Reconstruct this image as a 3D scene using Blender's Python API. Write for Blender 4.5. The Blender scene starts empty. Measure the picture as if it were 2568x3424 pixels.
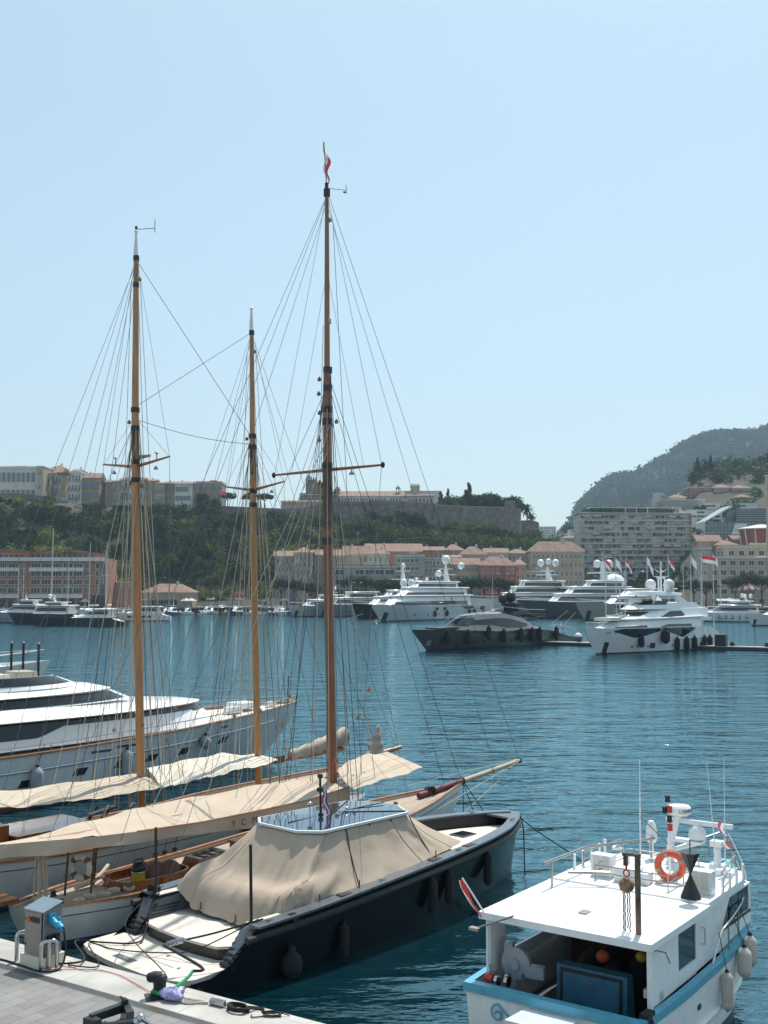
import bpy, bmesh, math, random
import numpy as np
from mathutils import Vector, Matrix
# ---------------------------------------------------------------- camera, sky, sun, exposure
SC = bpy.context.scene
COL = SC.collection
R = math.radians
F_PX, PITCH, CAM_Z = 3700.0, math.atan(263 / 3700.0), 8.7
cam_d = bpy.data.cameras.new('camera')
cam_d.sensor_fit = 'VERTICAL'
cam_d.sensor_height = 36.0
cam_d.lens = 36.0 * F_PX / 3424
cam_d.clip_start, cam_d.clip_end = 0.3, 20000
cam = bpy.data.objects.new('camera', cam_d)
COL.objects.link(cam)
cam.location = (0, 0, CAM_Z)
cam.rotation_euler = (R(90) + PITCH, 0, 0)
SC.camera = cam
SUN_AZ, SUN_EL = R(20), R(61)
world = bpy.data.worlds.new('World')
SC.world = world
world.use_nodes = True
wt = world.node_tree
for n in list(wt.nodes):
 wt.nodes.remove(n)
w_out = wt.nodes.new('ShaderNodeOutputWorld')
w_bg = wt.nodes.new('ShaderNodeBackground')
w_sky = wt.nodes.new('ShaderNodeTexSky')
w_sky.sky_type = 'NISHITA'
w_sky.sun_disc = False
w_sky.sun_elevation = SUN_EL
w_sky.sun_rotation = SUN_AZ
w_sky.air_density, w_sky.dust_density, w_sky.ozone_density = 1.0, 1.6, 1.0
w_bg.inputs['Strength'].default_value = 0.135
w_tint = wt.nodes.new('ShaderNodeMix')
w_tint.data_type, w_tint.blend_type = 'RGBA', 'MULTIPLY'
w_tint.inputs[0].default_value = 1.0
w_tint.inputs[7].default_value = (0.84, 0.97, 0.95, 1)
wt.links.new(w_sky.outputs[0], w_tint.inputs[6])
# thin bright summer haze lifts the whole sky towards a pale cyan
w_veil = wt.nodes.new('ShaderNodeMix')
w_veil.data_type = 'RGBA'
w_veil.inputs[0].default_value = 0.5
w_tc, w_sep, w_map, w_vc = (wt.nodes.new(k) for k in ('ShaderNodeTexCoord', 'ShaderNodeSeparateXYZ', 'ShaderNodeMapRange', 'ShaderNodeMix'))
w_map.inputs[2].default_value = 0.4
w_vc.data_type = 'RGBA'
w_vc.inputs[6].default_value = (6.0, 6.5, 6.6, 1)
w_vc.inputs[7].default_value = (4.0, 5.25, 5.7, 1)
wt.links.new(w_tc.outputs['Generated'], w_sep.inputs[0])
wt.links.new(w_sep.outputs['Z'], w_map.inputs[0])
wt.links.new(w_map.outputs[0], w_vc.inputs[0])
wt.links.new(w_vc.outputs[2], w_veil.inputs[7])
wt.links.new(w_tint.outputs[2], w_veil.inputs[6])
wt.links.new(w_veil.outputs[2], w_bg.inputs[0])
wt.links.new(w_bg.outputs[0], w_out.inputs[0])
sun_d = bpy.data.lights.new('sun', 'SUN')
sun_d.energy, sun_d.angle, sun_d.color = 5.0, R(0.5), (1.0, 0.95, 0.87)
sun = bpy.data.objects.new('sun', sun_d)
COL.objects.link(sun)
_sd = Vector((math.sin(SUN_AZ) * math.cos(SUN_EL), math.cos(SUN_AZ) * math.cos(SUN_EL), math.sin(SUN_EL)))
sun.rotation_euler = _sd.to_track_quat('Z', 'Y').to_euler()
sun.location = (40, 200, 300)
SC.view_settings.view_transform = 'Standard'
SC.view_settings.look = 'None'
SC.view_settings.exposure = 0.17
SC.view_settings.gamma = 1.0
SC.cycles.max_bounces = 8
SC.cycles.transparent_max_bounces = 12
SC.cycles.volume_bounces = 0
SC.cycles.caustics_reflective = False
SC.cycles.caustics_refractive = False
SC.cycles.use_denoising = True
rnd = random.Random(7)
nrs = np.random.RandomState(11)
def U(px, py, z=None, d=None):
 """the world point seen at a photo pixel, on the level z or at the depth d"""
 x, u = px - 1284, 1712 - py
 v = Vector((x, F_PX * math.cos(PITCH) - u * math.sin(PITCH), F_PX * math.sin(PITCH) + u * math.cos(PITCH)))
 v /= v.y
 t = d if d is not None else (z - CAM_Z) / v.z
 return Vector((0, 0, CAM_Z)) + v * t
# ---------------------------------------------------------------- materials
def mat(name, col, rough=0.6, metal=0.0, var=0.12, scale=3.0, bump=0.0, bscale=20.0, spec=0.5, coat=0.0, col2=None,
  stretch=(1, 1, 1), dirt=0.0, trans=0.0):
 m = bpy.data.materials.new(name)
 m.use_nodes = True
 nt = m.node_tree
 b = nt.nodes['Principled BSDF']
 b.inputs['Roughness'].default_value = rough
 b.inputs['Metallic'].default_value = metal
 b.inputs['Specular IOR Level'].default_value = spec
 if coat:
  b.inputs['Coat Weight'].default_value = coat
  b.inputs['Coat Roughness'].default_value = 0.05
 tc = nt.nodes.new('ShaderNodeTexCoord')
 mp = nt.nodes.new('ShaderNodeMapping')
 mp.inputs['Scale'].default_value = stretch
 nt.links.new(tc.outputs['Object'], mp.inputs[0])
 no = nt.nodes.new('ShaderNodeTexNoise')
 no.inputs['Scale'].default_value = scale
 no.inputs['Detail'].default_value = 6
 nt.links.new(mp.outputs[0], no.inputs[0])
 cr = nt.nodes.new('ShaderNodeValToRGB')
 c2 = col2 or tuple(max(0, c * (1 - 2 * var)) for c in col)
 c1 = tuple(min(1, c * (1 + var)) for c in col) if not col2 else col
 cr.color_ramp.elements[0].color = (*c2, 1)
 cr.color_ramp.elements[1].color = (*c1, 1)
 cr.color_ramp.elements[0].position, cr.color_ramp.elements[1].position = 0.3, 0.65
 nt.links.new(no.outputs[0], cr.inputs[0])
 src = cr.outputs[0]
 if dirt:
  n2 = nt.nodes.new('ShaderNodeTexNoise')
  n2.inputs['Scale'].default_value = scale * 0.35
  n2.inputs['Detail'].default_value = 9
  n2.inputs['Roughness'].default_value = 0.7
  m2 = nt.nodes.new('ShaderNodeMapping')
  m2.inputs['Scale'].default_value = (1, 1, 0.25)
  nt.links.new(tc.outputs['Object'], m2.inputs[0])
  nt.links.new(m2.outputs[0], n2.inputs[0])
  r2 = nt.nodes.new('ShaderNodeMapRange')
  r2.inputs[1].default_value, r2.inputs[2].default_value = 0.52, 0.75
  r2.inputs[4].default_value = dirt
  nt.links.new(n2.outputs[0], r2.inputs[0])
  mx = nt.nodes.new('ShaderNodeMix')
  mx.data_type = 'RGBA'
  nt.links.new(r2.outputs[0], mx.inputs[0])
  nt.links.new(src, mx.inputs[6])
  mx.inputs[7].default_value = (col[0] * .45, col[1] * .42, col[2] * .36, 1)
  src = mx.outputs[2]
 nt.links.new(src, b.inputs['Base Color'])
 if bump:
  nb = nt.nodes.new('ShaderNodeTexNoise')
  nb.inputs['Scale'].default_value = bscale
  nb.inputs['Detail'].default_value = 5
  nt.links.new(mp.outputs[0], nb.inputs[0])
  bp = nt.nodes.new('ShaderNodeBump')
  bp.inputs['Strength'].default_value = bump
  bp.inputs['Distance'].default_value = 0.05
  nt.links.new(nb.outputs[0], bp.inputs['Height'])
  nt.links.new(bp.outputs[0], b.inputs['Normal'])
 if trans:
  out = nt.nodes['Material Output']
  tr = nt.nodes.new('ShaderNodeBsdfTranslucent')
  nt.links.new(src, tr.inputs[0])
  ms = nt.nodes.new('ShaderNodeMixShader')
  ms.inputs[0].default_value = trans
  nt.links.new(b.outputs[0], ms.inputs[1])
  nt.links.new(tr.outputs[0], ms.inputs[2])
  nt.links.new(ms.outputs[0], out.inputs[0])
 return m
def stripes(m, axis='Y', scale=8.0, dark=0.6, width=0.06, mixcol=None):
 """thin darker joints across a material (planking, tiles)"""
 nt = m.node_tree
 b = nt.nodes['Principled BSDF']
 src = b.inputs['Base Color'].links[0].from_socket
 tc = nt.nodes.new('ShaderNodeTexCoord')
 sp = nt.nodes.new('ShaderNodeSeparateXYZ')
 nt.links.new(tc.outputs['Object'], sp.inputs[0])
 mu = nt.nodes.new('ShaderNodeMath'); mu.operation = 'MULTIPLY'; mu.inputs[1].default_value = scale
 nt.links.new(sp.outputs[axis], mu.inputs[0])
 fr = nt.nodes.new('ShaderNodeMath'); fr.operation = 'FRACT'
 nt.links.new(mu.outputs[0], fr.inputs[0])
 lt = nt.nodes.new('ShaderNodeMath'); lt.operation = 'LESS_THAN'; lt.inputs[1].default_value = width
 nt.links.new(fr.outputs[0], lt.inputs[0])
 mx = nt.nodes.new('ShaderNodeMix'); mx.data_type = 'RGBA'
 ml = nt.nodes.new('ShaderNodeMath'); ml.operation = 'MULTIPLY'; ml.inputs[1].default_value = 1 - dark
 nt.links.new(lt.outputs[0], ml.inputs[0])
 nt.links.new(ml.outputs[0], mx.inputs[0])
 nt.links.new(src, mx.inputs[6])
 mx.inputs[7].default_value = (*(mixcol or (0.03, 0.03, 0.03)), 1)
 nt.links.new(mx.outputs[2], b.inputs['Base Color'])
 return m
# ---------------------------------------------------------------- mesh builder
class MB:
 def __init__(s):
  s.v, s.f, s.m, s.cur = [], [], [], 0
 def mi(s, i):
  s.cur = i
  return s
 def add(s, vs, fs):
  o = len(s.v)
  s.v.extend(tuple(p) for p in vs)
  for f in fs:
   s.f.append([i + o for i in f])
   s.m.append(s.cur)
  return s
 def box(s, c, d, rz=0.0, tx=1.0, ty=1.0):
  hx, hy, hz = d[0] / 2, d[1] / 2, d[2] / 2
  ca, sa = math.cos(rz), math.sin(rz)
  vs = []
  for k, (a, b) in ((-1, (1, 1)), (1, (tx, ty))):
   for i, j in ((-1, -1), (1, -1), (1, 1), (-1, 1)):
    x, y = i * hx * a, j * hy * b
    vs.append((c[0] + x * ca - y * sa, c[1] + x * sa + y * ca, c[2] + k * hz))
  return s.add(vs, [(3, 2, 1, 0), (4, 5, 6, 7), (0, 1, 5, 4), (1, 2, 6, 5), (2, 3, 7, 6), (3, 0, 4, 7)])
 def b2(s, x0, x1, y0, y1, z0, z1):
  return s.box(((x0 + x1) / 2, (y0 + y1) / 2, (z0 + z1) / 2), (abs(x1 - x0), abs(y1 - y0), abs(z1 - z0)))
 def hexa(s, p):
  return s.add(p, [(3, 2, 1, 0), (4, 5, 6, 7), (0, 1, 5, 4), (1, 2, 6, 5), (2, 3, 7, 6), (3, 0, 4, 7)])
 def poly(s, pts):
  return s.add(pts, [tuple(range(len(pts)))])
 def loft(s, secs, closed=True, cap=True):
  n = len(secs[0])
  vs = [p for q in secs for p in q]
  fs = []
  for i in range(len(secs) - 1):
   for j in range(n if closed else n - 1):
    k = (j + 1) % n
    fs.append((i * n + j, i * n + k, (i + 1) * n + k, (i + 1) * n + j))
  if cap:
   fs.append(tuple(reversed(range(n))))
   fs.append(tuple((len(secs) - 1) * n + j for j in range(n)))
  return s.add(vs, fs)
 def tube(s, pts, r, n=6, cap=True):
  pts = [Vector(p) for p in pts]
  rs = r if isinstance(r, (list, tuple)) else [r] * len(pts)
  secs = []
  prev = None
  for i, p in enumerate(pts):
   t = (pts[min(i + 1, len(pts) - 1)] - pts[max(i - 1, 0)])
   if t.length < 1e-9:
    t = Vector((0, 0, 1))
   t.normalize()
   if prev is None:
    a = Vector((0, 0, 1)) if abs(t.z) < 0.9 else Vector((1, 0, 0))
    e = t.cross(a).normalized()
   else:
    e = (prev - t * prev.dot(t))
    e = e.normalized() if e.length > 1e-6 else t.orthogonal().normalized()
   prev = e
   b = t.cross(e)
   secs.append([p + (e * math.cos(2 * math.pi * k / n) + b * math.sin(2 * math.pi * k / n)) * rs[i] for k in range(n)])
  return s.loft(secs, True, cap)
 def lathe(s, prof, c=(0, 0, 0), n=12, axis='Z'):
  secs = []
  for r, h in prof:
   q = []
   for k in range(n):
    a = 2 * math.pi * k / n
    x, y = r * math.cos(a), r * math.sin(a)
    q.append({'Z': (c[0] + x, c[1] + y, c[2] + h), 'X': (c[0] + h, c[1] + x, c[2] + y), 'Y': (c[0] + y, c[1] + h, c[2] + x)}[axis])
   secs.append(q)
  return s.loft(secs, True, True)
 def ell(s, c, r, n=12, m=8, z0=-1.0):
  secs = []
  a0 = math.asin(z0)
  for i in range(m + 1):
   a = a0 + (math.pi / 2 - a0) * i / m
   q = max(math.cos(a), 1e-3)
   secs.append([(c[0] + r[0] * q * math.cos(2 * math.pi * k / n), c[1] + r[1] * q * math.sin(2 * math.pi * k / n), c[2] + r[2] * math.sin(a)) for k in range(n)])
  return s.loft(secs, True, True)
 def prism(s, pts, z0, z1):
  n = len(pts)
  vs = [(p[0], p[1], z0) for p in pts] + [(p[0], p[1], z1) for p in pts]
  fs = [tuple(reversed(range(n))), tuple(range(n, 2 * n))] + [(i, (i + 1) % n, n + (i + 1) % n, n + i) for i in range(n)]
  return s.add(vs, fs)
 def prism_y(s, pts, y0, y1):
  n = len(pts)
  vs = [(p[0], y0, p[1]) for p in pts] + [(p[0], y1, p[1]) for p in pts]
  fs = [tuple(range(n)), tuple(reversed(range(n, 2 * n)))] + [((i + 1) % n, i, n + i, n + (i + 1) % n) for i in range(n)]
  return s.add(vs, fs)
 def torus(s, c, R_, r, axis='Z', n=20, m=8, a0=0.0, a1=2 * math.pi):
  pts = []
  full = abs(a1 - a0 - 2 * math.pi) < 1e-6
  for k in range(n + (0 if full else 1)):
   a = a0 + (a1 - a0) * k / n
   x, y = R_ * math.cos(a), R_ * math.sin(a)
   pts.append({'Z': (c[0] + x, c[1] + y, c[2]), 'X': (c[0], c[1] + x, c[2] + y), 'Y': (c[0] + x, c[1], c[2] + y)}[axis])
  if full:
   pts.append(pts[0])
  return s.tube(pts, r, m, not full)
 def grid(s, P, thick=0.0):
  """P[i][j] rows of points; an open sheet, or a slab of the given thickness downwards"""
  a, b = len(P), len(P[0])
  vs = [p for q in P for p in q]
  fs = [(i * b + j, i * b + j + 1, (i + 1) * b + j + 1, (i + 1) * b + j) for i in range(a - 1) for j in range(b - 1)]
  if thick:
   n = a * b
   vs = vs + [(p[0], p[1], p[2] - thick) for p in vs]
   fs = fs + [tuple(n + k for k in reversed(f)) for f in fs]
   edge = [(0, j) for j in range(b)] + [(i, b - 1) for i in range(1, a)] + [(a - 1, j) for j in range(b - 2, -1, -1)] + [(i, 0) for i in range(a - 2, 0, -1)]
   e = [i * b + j for i, j in edge]
   fs += [(e[k], e[k - 1], n + e[k - 1], n + e[k]) for k in range(len(e))]
  return s.add(vs, fs)
 def build(s, name, mats, parent=None, smooth=True, angle=35):
  me = bpy.data.meshes.new(name)
  me.from_pydata(s.v, [], s.f)
  for m in (mats if isinstance(mats, (list, tuple)) else [mats]):
   me.materials.append(m)
  me.polygons.foreach_set('material_index', s.m)
  bm = bmesh.new()
  bm.from_mesh(me)
  bmesh.ops.recalc_face_normals(bm, faces=bm.faces)
  bm.to_mesh(me)
  bm.free()
  if smooth:
   me.polygons.foreach_set('use_smooth', [True] * len(me.polygons))
   me.set_sharp_from_angle(angle=R(angle))
  me.update()
  o = bpy.data.objects.new(name, me)
  COL.objects.link(o)
  if parent:
   o.parent = parent
  return o
def tag(o, label=None, cat=None, group=None, kind=None):
 if label: o['label'] = label
 if cat: o['category'] = cat
 if group: o['group'] = group
 if kind: o['kind'] = kind
 return o
def thing(name, label, cat, loc=(0, 0, 0), heading=0.0, group=None):
 o = bpy.data.objects.new(name, None)
 o.empty_display_size = 0.3
 COL.objects.link(o)
 o.location = loc
 o.rotation_euler = (0, 0, heading)
 return tag(o, label, cat, group)
def twin(o, parent, loc=None, rot=None, scale=None):
 c = o.copy()
 COL.objects.link(c)
 c.parent = parent
 if loc is not None: c.location = loc
 if rot is not None: c.rotation_euler = rot
 if scale is not None: c.scale = scale
 return c
def copy_tree(o, parent=None):
 c = o.copy()
 COL.objects.link(c)
 c.parent = parent
 for ch in list(o.children):
  copy_tree(ch, c)
 return c
def lettering(text, size, m, parent, loc, rot, extrude=0.004, name='lettering', align='CENTER', sx=1.0):
 cu = bpy.data.curves.new(name, 'FONT')
 cu.body, cu.size, cu.extrude = text, size, extrude
 cu.align_x, cu.align_y = align, 'CENTER'
 tmp = bpy.data.objects.new(name, cu)
 COL.objects.link(tmp)
 bpy.context.view_layer.update()
 me = bpy.data.meshes.new_from_object(tmp)
 bpy.data.objects.remove(tmp)
 me.materials.clear()
 me.materials.append(m)
 o = bpy.data.objects.new(name, me)
 COL.objects.link(o)
 o.parent = parent
 o.location = loc
 o.rotation_euler = rot
 o.scale = (sx, 1, 1)
 return o
def lerp(a, b, t):
 return a + (b - a) * t
def interp(pts, x):
 """piecewise-linear through [(x, y), ...]"""
 if x <= pts[0][0]: return pts[0][1]
 for (x0, y0), (x1, y1) in zip(pts, pts[1:]):
  if x <= x1:
   return y0 + (y1 - y0) * (x - x0) / (x1 - x0)
 return pts[-1][1]
def sinterp(pts, x):
 """smooth (Catmull-Rom style monotone) interpolation"""
 n = len(pts)
 if x <= pts[0][0]: return pts[0][1]
 if x >= pts[-1][0]: return pts[-1][1]
 for i in range(n - 1):
  if x <= pts[i + 1][0]:
   break
 def sl(k):
  if k == 0: return (pts[1][1] - pts[0][1]) / (pts[1][0] - pts[0][0])
  if k == n - 1: return (pts[-1][1] - pts[-2][1]) / (pts[-1][0] - pts[-2][0])
  a = (pts[k][1] - pts[k - 1][1]) / (pts[k][0] - pts[k - 1][0])
  b = (pts[k + 1][1] - pts[k][1]) / (pts[k + 1][0] - pts[k][0])
  return 0 if a * b <= 0 else 2 * a * b / (a + b)
 h = pts[i + 1][0] - pts[i][0]
 t = (x - pts[i][0]) / h
 return ((2 * t ** 3 - 3 * t ** 2 + 1) * pts[i][1] + (t ** 3 - 2 * t ** 2 + t) * h * sl(i)
   + (-2 * t ** 3 + 3 * t ** 2) * pts[i + 1][1] + (t ** 3 - t ** 2) * h * sl(i + 1))
def hnoise(x, y, seed=0):
 """cheap smooth value noise (arrays allowed), -1..1"""
 x, y = np.asarray(x, float), np.asarray(y, float)
 xi, yi = np.floor(x), np.floor(y)
 xf, yf = x - xi, y - yi
 xf, yf = xf * xf * (3 - 2 * xf), yf * yf * (3 - 2 * yf)
 h = lambda a, b: np.mod(np.sin(a * 127.1 + b * 311.7 + seed * 74.7) * 43758.5453, 1.0) * 2 - 1
 return (h(xi, yi) * (1 - xf) + h(xi + 1, yi) * xf) * (1 - yf) + (h(xi, yi + 1) * (1 - xf) + h(xi + 1, yi + 1) * xf) * yf
def fbm(x, y, o=4, seed=0):
 s, a = 0, 1.0
 for k in range(o):
  s = s + a * hnoise(np.asarray(x) * 2 ** k, np.asarray(y) * 2 ** k, seed + k)
  a *= 0.5
 return s
# ---------------------------------------------------------------- shared materials
M = {}
M['white'] = mat('white_gelcoat', (0.80, 0.81, 0.81), 0.25, var=0.02, scale=0.8, coat=0.3)
M['cream'] = mat('cream_gelcoat', (0.72, 0.66, 0.56), 0.3, var=0.03)
M['offwhite'] = mat('aged_white_paint', (0.70, 0.70, 0.68), 0.4, var=0.05, scale=2, dirt=0.35)
M['paint_white'] = mat('brushed_white_paint', (0.82, 0.83, 0.83), 0.45, var=0.03, scale=5, dirt=0.22, bump=0.05, bscale=30)
M['glass'] = mat('dark_tinted_glass', (0.012, 0.014, 0.018), 0.04, var=0.1, spec=0.6)
M['bglass'] = mat('window_glass', (0.03, 0.045, 0.05), 0.08, var=0.3, scale=0.4)
M['black'] = mat('black_fittings', (0.012, 0.012, 0.013), 0.4, var=0.1)
M['rubber'] = mat('black_rubber', (0.018, 0.018, 0.02), 0.7, var=0.15, scale=6)
M['navy'] = mat('dark_navy_hull', (0.006, 0.007, 0.009), 0.2, var=0.06, spec=0.22)
M['greyhull'] = mat('grey_hull_paint', (0.27, 0.30, 0.33), 0.25, var=0.03, coat=0.3)
M['paleblue'] = mat('pale_blue_hull_paint', (0.63, 0.655, 0.675), 0.25, var=0.03, coat=0.3)
M['bronze'] = mat('metallic_bronze_hull', (0.10, 0.092, 0.082), 0.28, metal=0.5, var=0.05, coat=0.4)
M['bronze_top'] = mat('metallic_bronze_deckhouse', (0.26, 0.24, 0.215), 0.25, metal=0.55, var=0.04, coat=0.4)
M['boot'] = mat('antifouling_black', (0.02, 0.024, 0.03), 0.5, var=0.2, scale=2)
M['steel'] = mat('stainless_steel', (0.55, 0.55, 0.56), 0.2, metal=1.0, var=0.05)
M['brushed'] = mat('brushed_steel_sheet', (0.34, 0.33, 0.31), 0.38, metal=0.85, var=0.08, scale=9, stretch=(1, 1, 8), dirt=0.3)
M['teak'] = stripes(mat('bleached_teak_deck', (0.66, 0.60, 0.53), 0.7, var=0.08, scale=2.5, stretch=(0.6, 14, 1), bump=0.05, bscale=60), 'Y', 17, 0.55, 0.06, (0.30, 0.26, 0.22))
M['teak_old'] = stripes(mat('weathered_teak_deck', (0.42, 0.33, 0.26), 0.75, var=0.18, scale=2.5, stretch=(0.6, 14, 1)), 'Y', 16, 0.45, 0.09, (0.12, 0.09, 0.07))
M['varnish'] = mat('varnished_mahogany', (0.27, 0.085, 0.022), 0.22, var=0.22, scale=4, stretch=(6, 6, 0.4), coat=0.6)
M['varnish_x'] = mat('varnished_teak_rail', (0.40, 0.16, 0.05), 0.3, var=0.2, scale=4, stretch=(0.5, 6, 6), coat=0.4)
M['mast'] = mat('varnished_spruce_mast', (0.47, 0.22, 0.075), 0.3, var=0.16, scale=5, stretch=(7, 7, 0.25), coat=0.4)
M['mast_dark'] = mat('dark_varnished_mast', (0.24, 0.075, 0.025), 0.25, var=0.25, scale=5, stretch=(7, 7, 0.25), coat=0.5)
M['darkwood'] = mat('dark_mahogany', (0.09, 0.032, 0.014), 0.3, var=0.25, scale=5, coat=0.4)
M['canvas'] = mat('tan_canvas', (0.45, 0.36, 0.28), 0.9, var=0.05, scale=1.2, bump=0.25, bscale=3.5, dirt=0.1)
M['canvas_light'] = mat('pale_tan_canvas', (0.56, 0.46, 0.36), 0.9, var=0.04, scale=1.2, bump=0.2, bscale=3.0, trans=0.12)  # tan canvas in a paler tone
M['canvas_white'] = mat('offwhite_canvas', (0.70, 0.63, 0.53), 0.9, var=0.04, scale=1.2, bump=0.2, bscale=3.0, trans=0.12)
M['canvas_grey'] = mat('grey_sailcloth', (0.42, 0.36, 0.30), 0.9, var=0.1, scale=3, bump=0.4, bscale=6)
M['rope'] = mat('pale_rope', (0.55, 0.48, 0.38), 0.9, var=0.15, scale=30)
M['rope_dark'] = mat('black_rope', (0.015, 0.015, 0.016), 0.85, var=0.2, scale=30)
M['wire'] = mat('steel_wire', (0.16, 0.16, 0.16), 0.5, metal=0.3, var=0.1)
M['wire_dark'] = mat('tarred_wire', (0.045, 0.04, 0.036), 0.6, var=0.1)
M['fender_grey'] = mat('grey_fender', (0.30, 0.33, 0.36), 0.75, var=0.08, scale=3, dirt=0.2)
M['fender_black'] = mat('black_fender_sock', (0.013, 0.013, 0.015), 0.85, var=0.1)
M['fender_white'] = mat('soiled_white_fender', (0.56, 0.52, 0.46), 0.6, var=0.08, scale=4, dirt=0.4)
M['fender_brown'] = mat('brown_fender', (0.16, 0.07, 0.055), 0.6, var=0.12, scale=4)
M['red'] = mat('red_paint', (0.55, 0.04, 0.035), 0.45, var=0.1)
M['flag_red'] = mat('red_cloth', (0.62, 0.06, 0.07), 0.8, var=0.08, trans=0.35)
M['flag_white'] = mat('white_cloth', (0.78, 0.78, 0.80), 0.8, var=0.04, trans=0.35)
M['flag_blue'] = mat('blue_cloth', (0.05, 0.09, 0.32), 0.8, var=0.08, trans=0.35)
M['orange'] = mat('orange_buoy', (0.72, 0.12, 0.05), 0.6, var=0.1, scale=6, dirt=0.15)
M['blue_stripe'] = mat('light_blue_boat_paint', (0.10, 0.38, 0.52), 0.35, var=0.07, scale=4, dirt=0.25)
M['blue_lid'] = mat('blue_hatch_paint', (0.03, 0.12, 0.19), 0.35, var=0.1, scale=4)
M['bluegrey'] = mat('anthracite_trim', (0.10, 0.115, 0.135), 0.3, var=0.08, coat=0.2)
M['tile'] = stripes(mat('terracotta_tiles', (0.42, 0.20, 0.14), 0.9, var=0.16, scale=0.6), 'X', 2.2, 0.75, 0.3, (0.16, 0.08, 0.06))
M['stone'] = mat('rampart_stone', (0.19, 0.165, 0.145), 0.95, var=0.22, scale=0.35, bump=0.5, bscale=2, dirt=0.5)
M['concrete'] = mat('harbour_concrete', (0.36, 0.34, 0.31), 0.9, var=0.12, scale=0.4, dirt=0.3)
M['umbrella'] = mat('cream_parasol_cloth', (0.72, 0.66, 0.55), 0.9, var=0.05, trans=0.2)
M['bark'] = mat('bark', (0.12, 0.085, 0.06), 0.95, var=0.2, scale=2)
M['leaf_a'] = mat('dark_foliage', (0.030, 0.055, 0.018), 0.95, spec=0.05, var=0.45, scale=0.22, trans=0.22)
M['leaf_b'] = mat('mid_foliage', (0.078, 0.118, 0.03), 0.95, spec=0.05, var=0.4, scale=0.22, trans=0.25)
M['leaf_c'] = mat('yellowish_foliage', (0.17, 0.20, 0.045), 0.95, spec=0.05, var=0.35, scale=0.22, trans=0.3)
M['leaf_d'] = mat('pine_foliage', (0.040, 0.060, 0.024), 0.95, spec=0.05, var=0.4, scale=0.3, trans=0.15)
M['leaf_e'] = mat('dry_scrub', (0.14, 0.10, 0.055), 0.95, spec=0.05, var=0.3, scale=0.2, trans=0.1)
M['pink_flower'] = mat('bougainvillea_bloom', (0.45, 0.06, 0.13), 0.95, spec=0.05, var=0.2, trans=0.3)
M['boot_blue'] = mat('dark_blue_paint', (0.03, 0.06, 0.14), 0.4, var=0.1)
# ---------------------------------------------------------------- foliage helpers
class Leaves:
 def __init__(s):
  s.q, s.mi = [], []
 def blob(s, c, r, n, size, mi=0, rs=nrs, shell=0.45, up=0.25):
  """n leaf-clump quads through an ellipsoid, denser toward its outside"""
  d = rs.normal(size=(n, 3))
  d /= np.linalg.norm(d, axis=1, keepdims=True) + 1e-9
  rad = (shell + (1 - shell) * rs.rand(n) ** 0.5)[:, None]
  rad *= 1 + 0.16 * rs.normal(size=(n, 1))
  p = np.asarray(c) + d * rad * np.asarray(r)
  nn = d + rs.normal(size=(n, 3)) * 0.5 + np.array([0, 0, up])
  nn /= np.linalg.norm(nn, axis=1, keepdims=True) + 1e-9
  a = np.cross(nn, rs.normal(size=(n, 3)))
  a /= np.linalg.norm(a, axis=1, keepdims=True) + 1e-9
  b = np.cross(nn, a)
  sz = (size * (0.55 + 0.9 * rs.rand(n)))[:, None]
  a, b = a * sz * 0.6, b * sz * 0.42
  s.q.append(np.stack([p - a, p - b * 0.9 + a * 0.1, p + a, p + b], 1))
  s.mi.append(np.full(n, mi) if np.isscalar(mi) else np.asarray(mi))
  return s
 def crown(s, c, r, h, n, size, mi, rs=nrs, lumps=7, flat=0.75):
  """an uneven crown of several lumps; r = radius, h = crown height, c = crown base centre"""
  k = max(3, lumps)
  for i in range(k):
   a = 2 * math.pi * (i + rs.rand()) / k
   q = r * (0.25 + 0.45 * rs.rand())
   cz = c[2] + h * (0.25 + 0.5 * rs.rand())
   br = r * (0.38 + 0.26 * rs.rand())
   s.blob((c[0] + q * math.cos(a), c[1] + q * math.sin(a), cz), (br, br, br * flat * h / (r * 1.3)), n // k, size, mi, rs)
  return s
 def build(s, name, mats, parent=None):
  V = np.concatenate(s.q).reshape(-1, 3).astype(np.float32)
  mi = np.concatenate(s.mi).astype(np.int32)
  n = len(mi)
  me = bpy.data.meshes.new(name)
  me.vertices.add(len(V)); me.loops.add(4 * n); me.polygons.add(n)
  me.vertices.foreach_set('co', V.ravel())
  me.loops.foreach_set('vertex_index', np.arange(4 * n, dtype=np.int32))
  me.polygons.foreach_set('loop_start', np.arange(0, 4 * n, 4, dtype=np.int32))
  for m in (mats if isinstance(mats, (list, tuple)) else [mats]):
   me.materials.append(m)
  me.polygons.foreach_set('material_index', mi)
  me.update(calc_edges=True)
  o = bpy.data.objects.new(name, me)
  COL.objects.link(o)
  if parent: o.parent = parent
  return o
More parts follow.
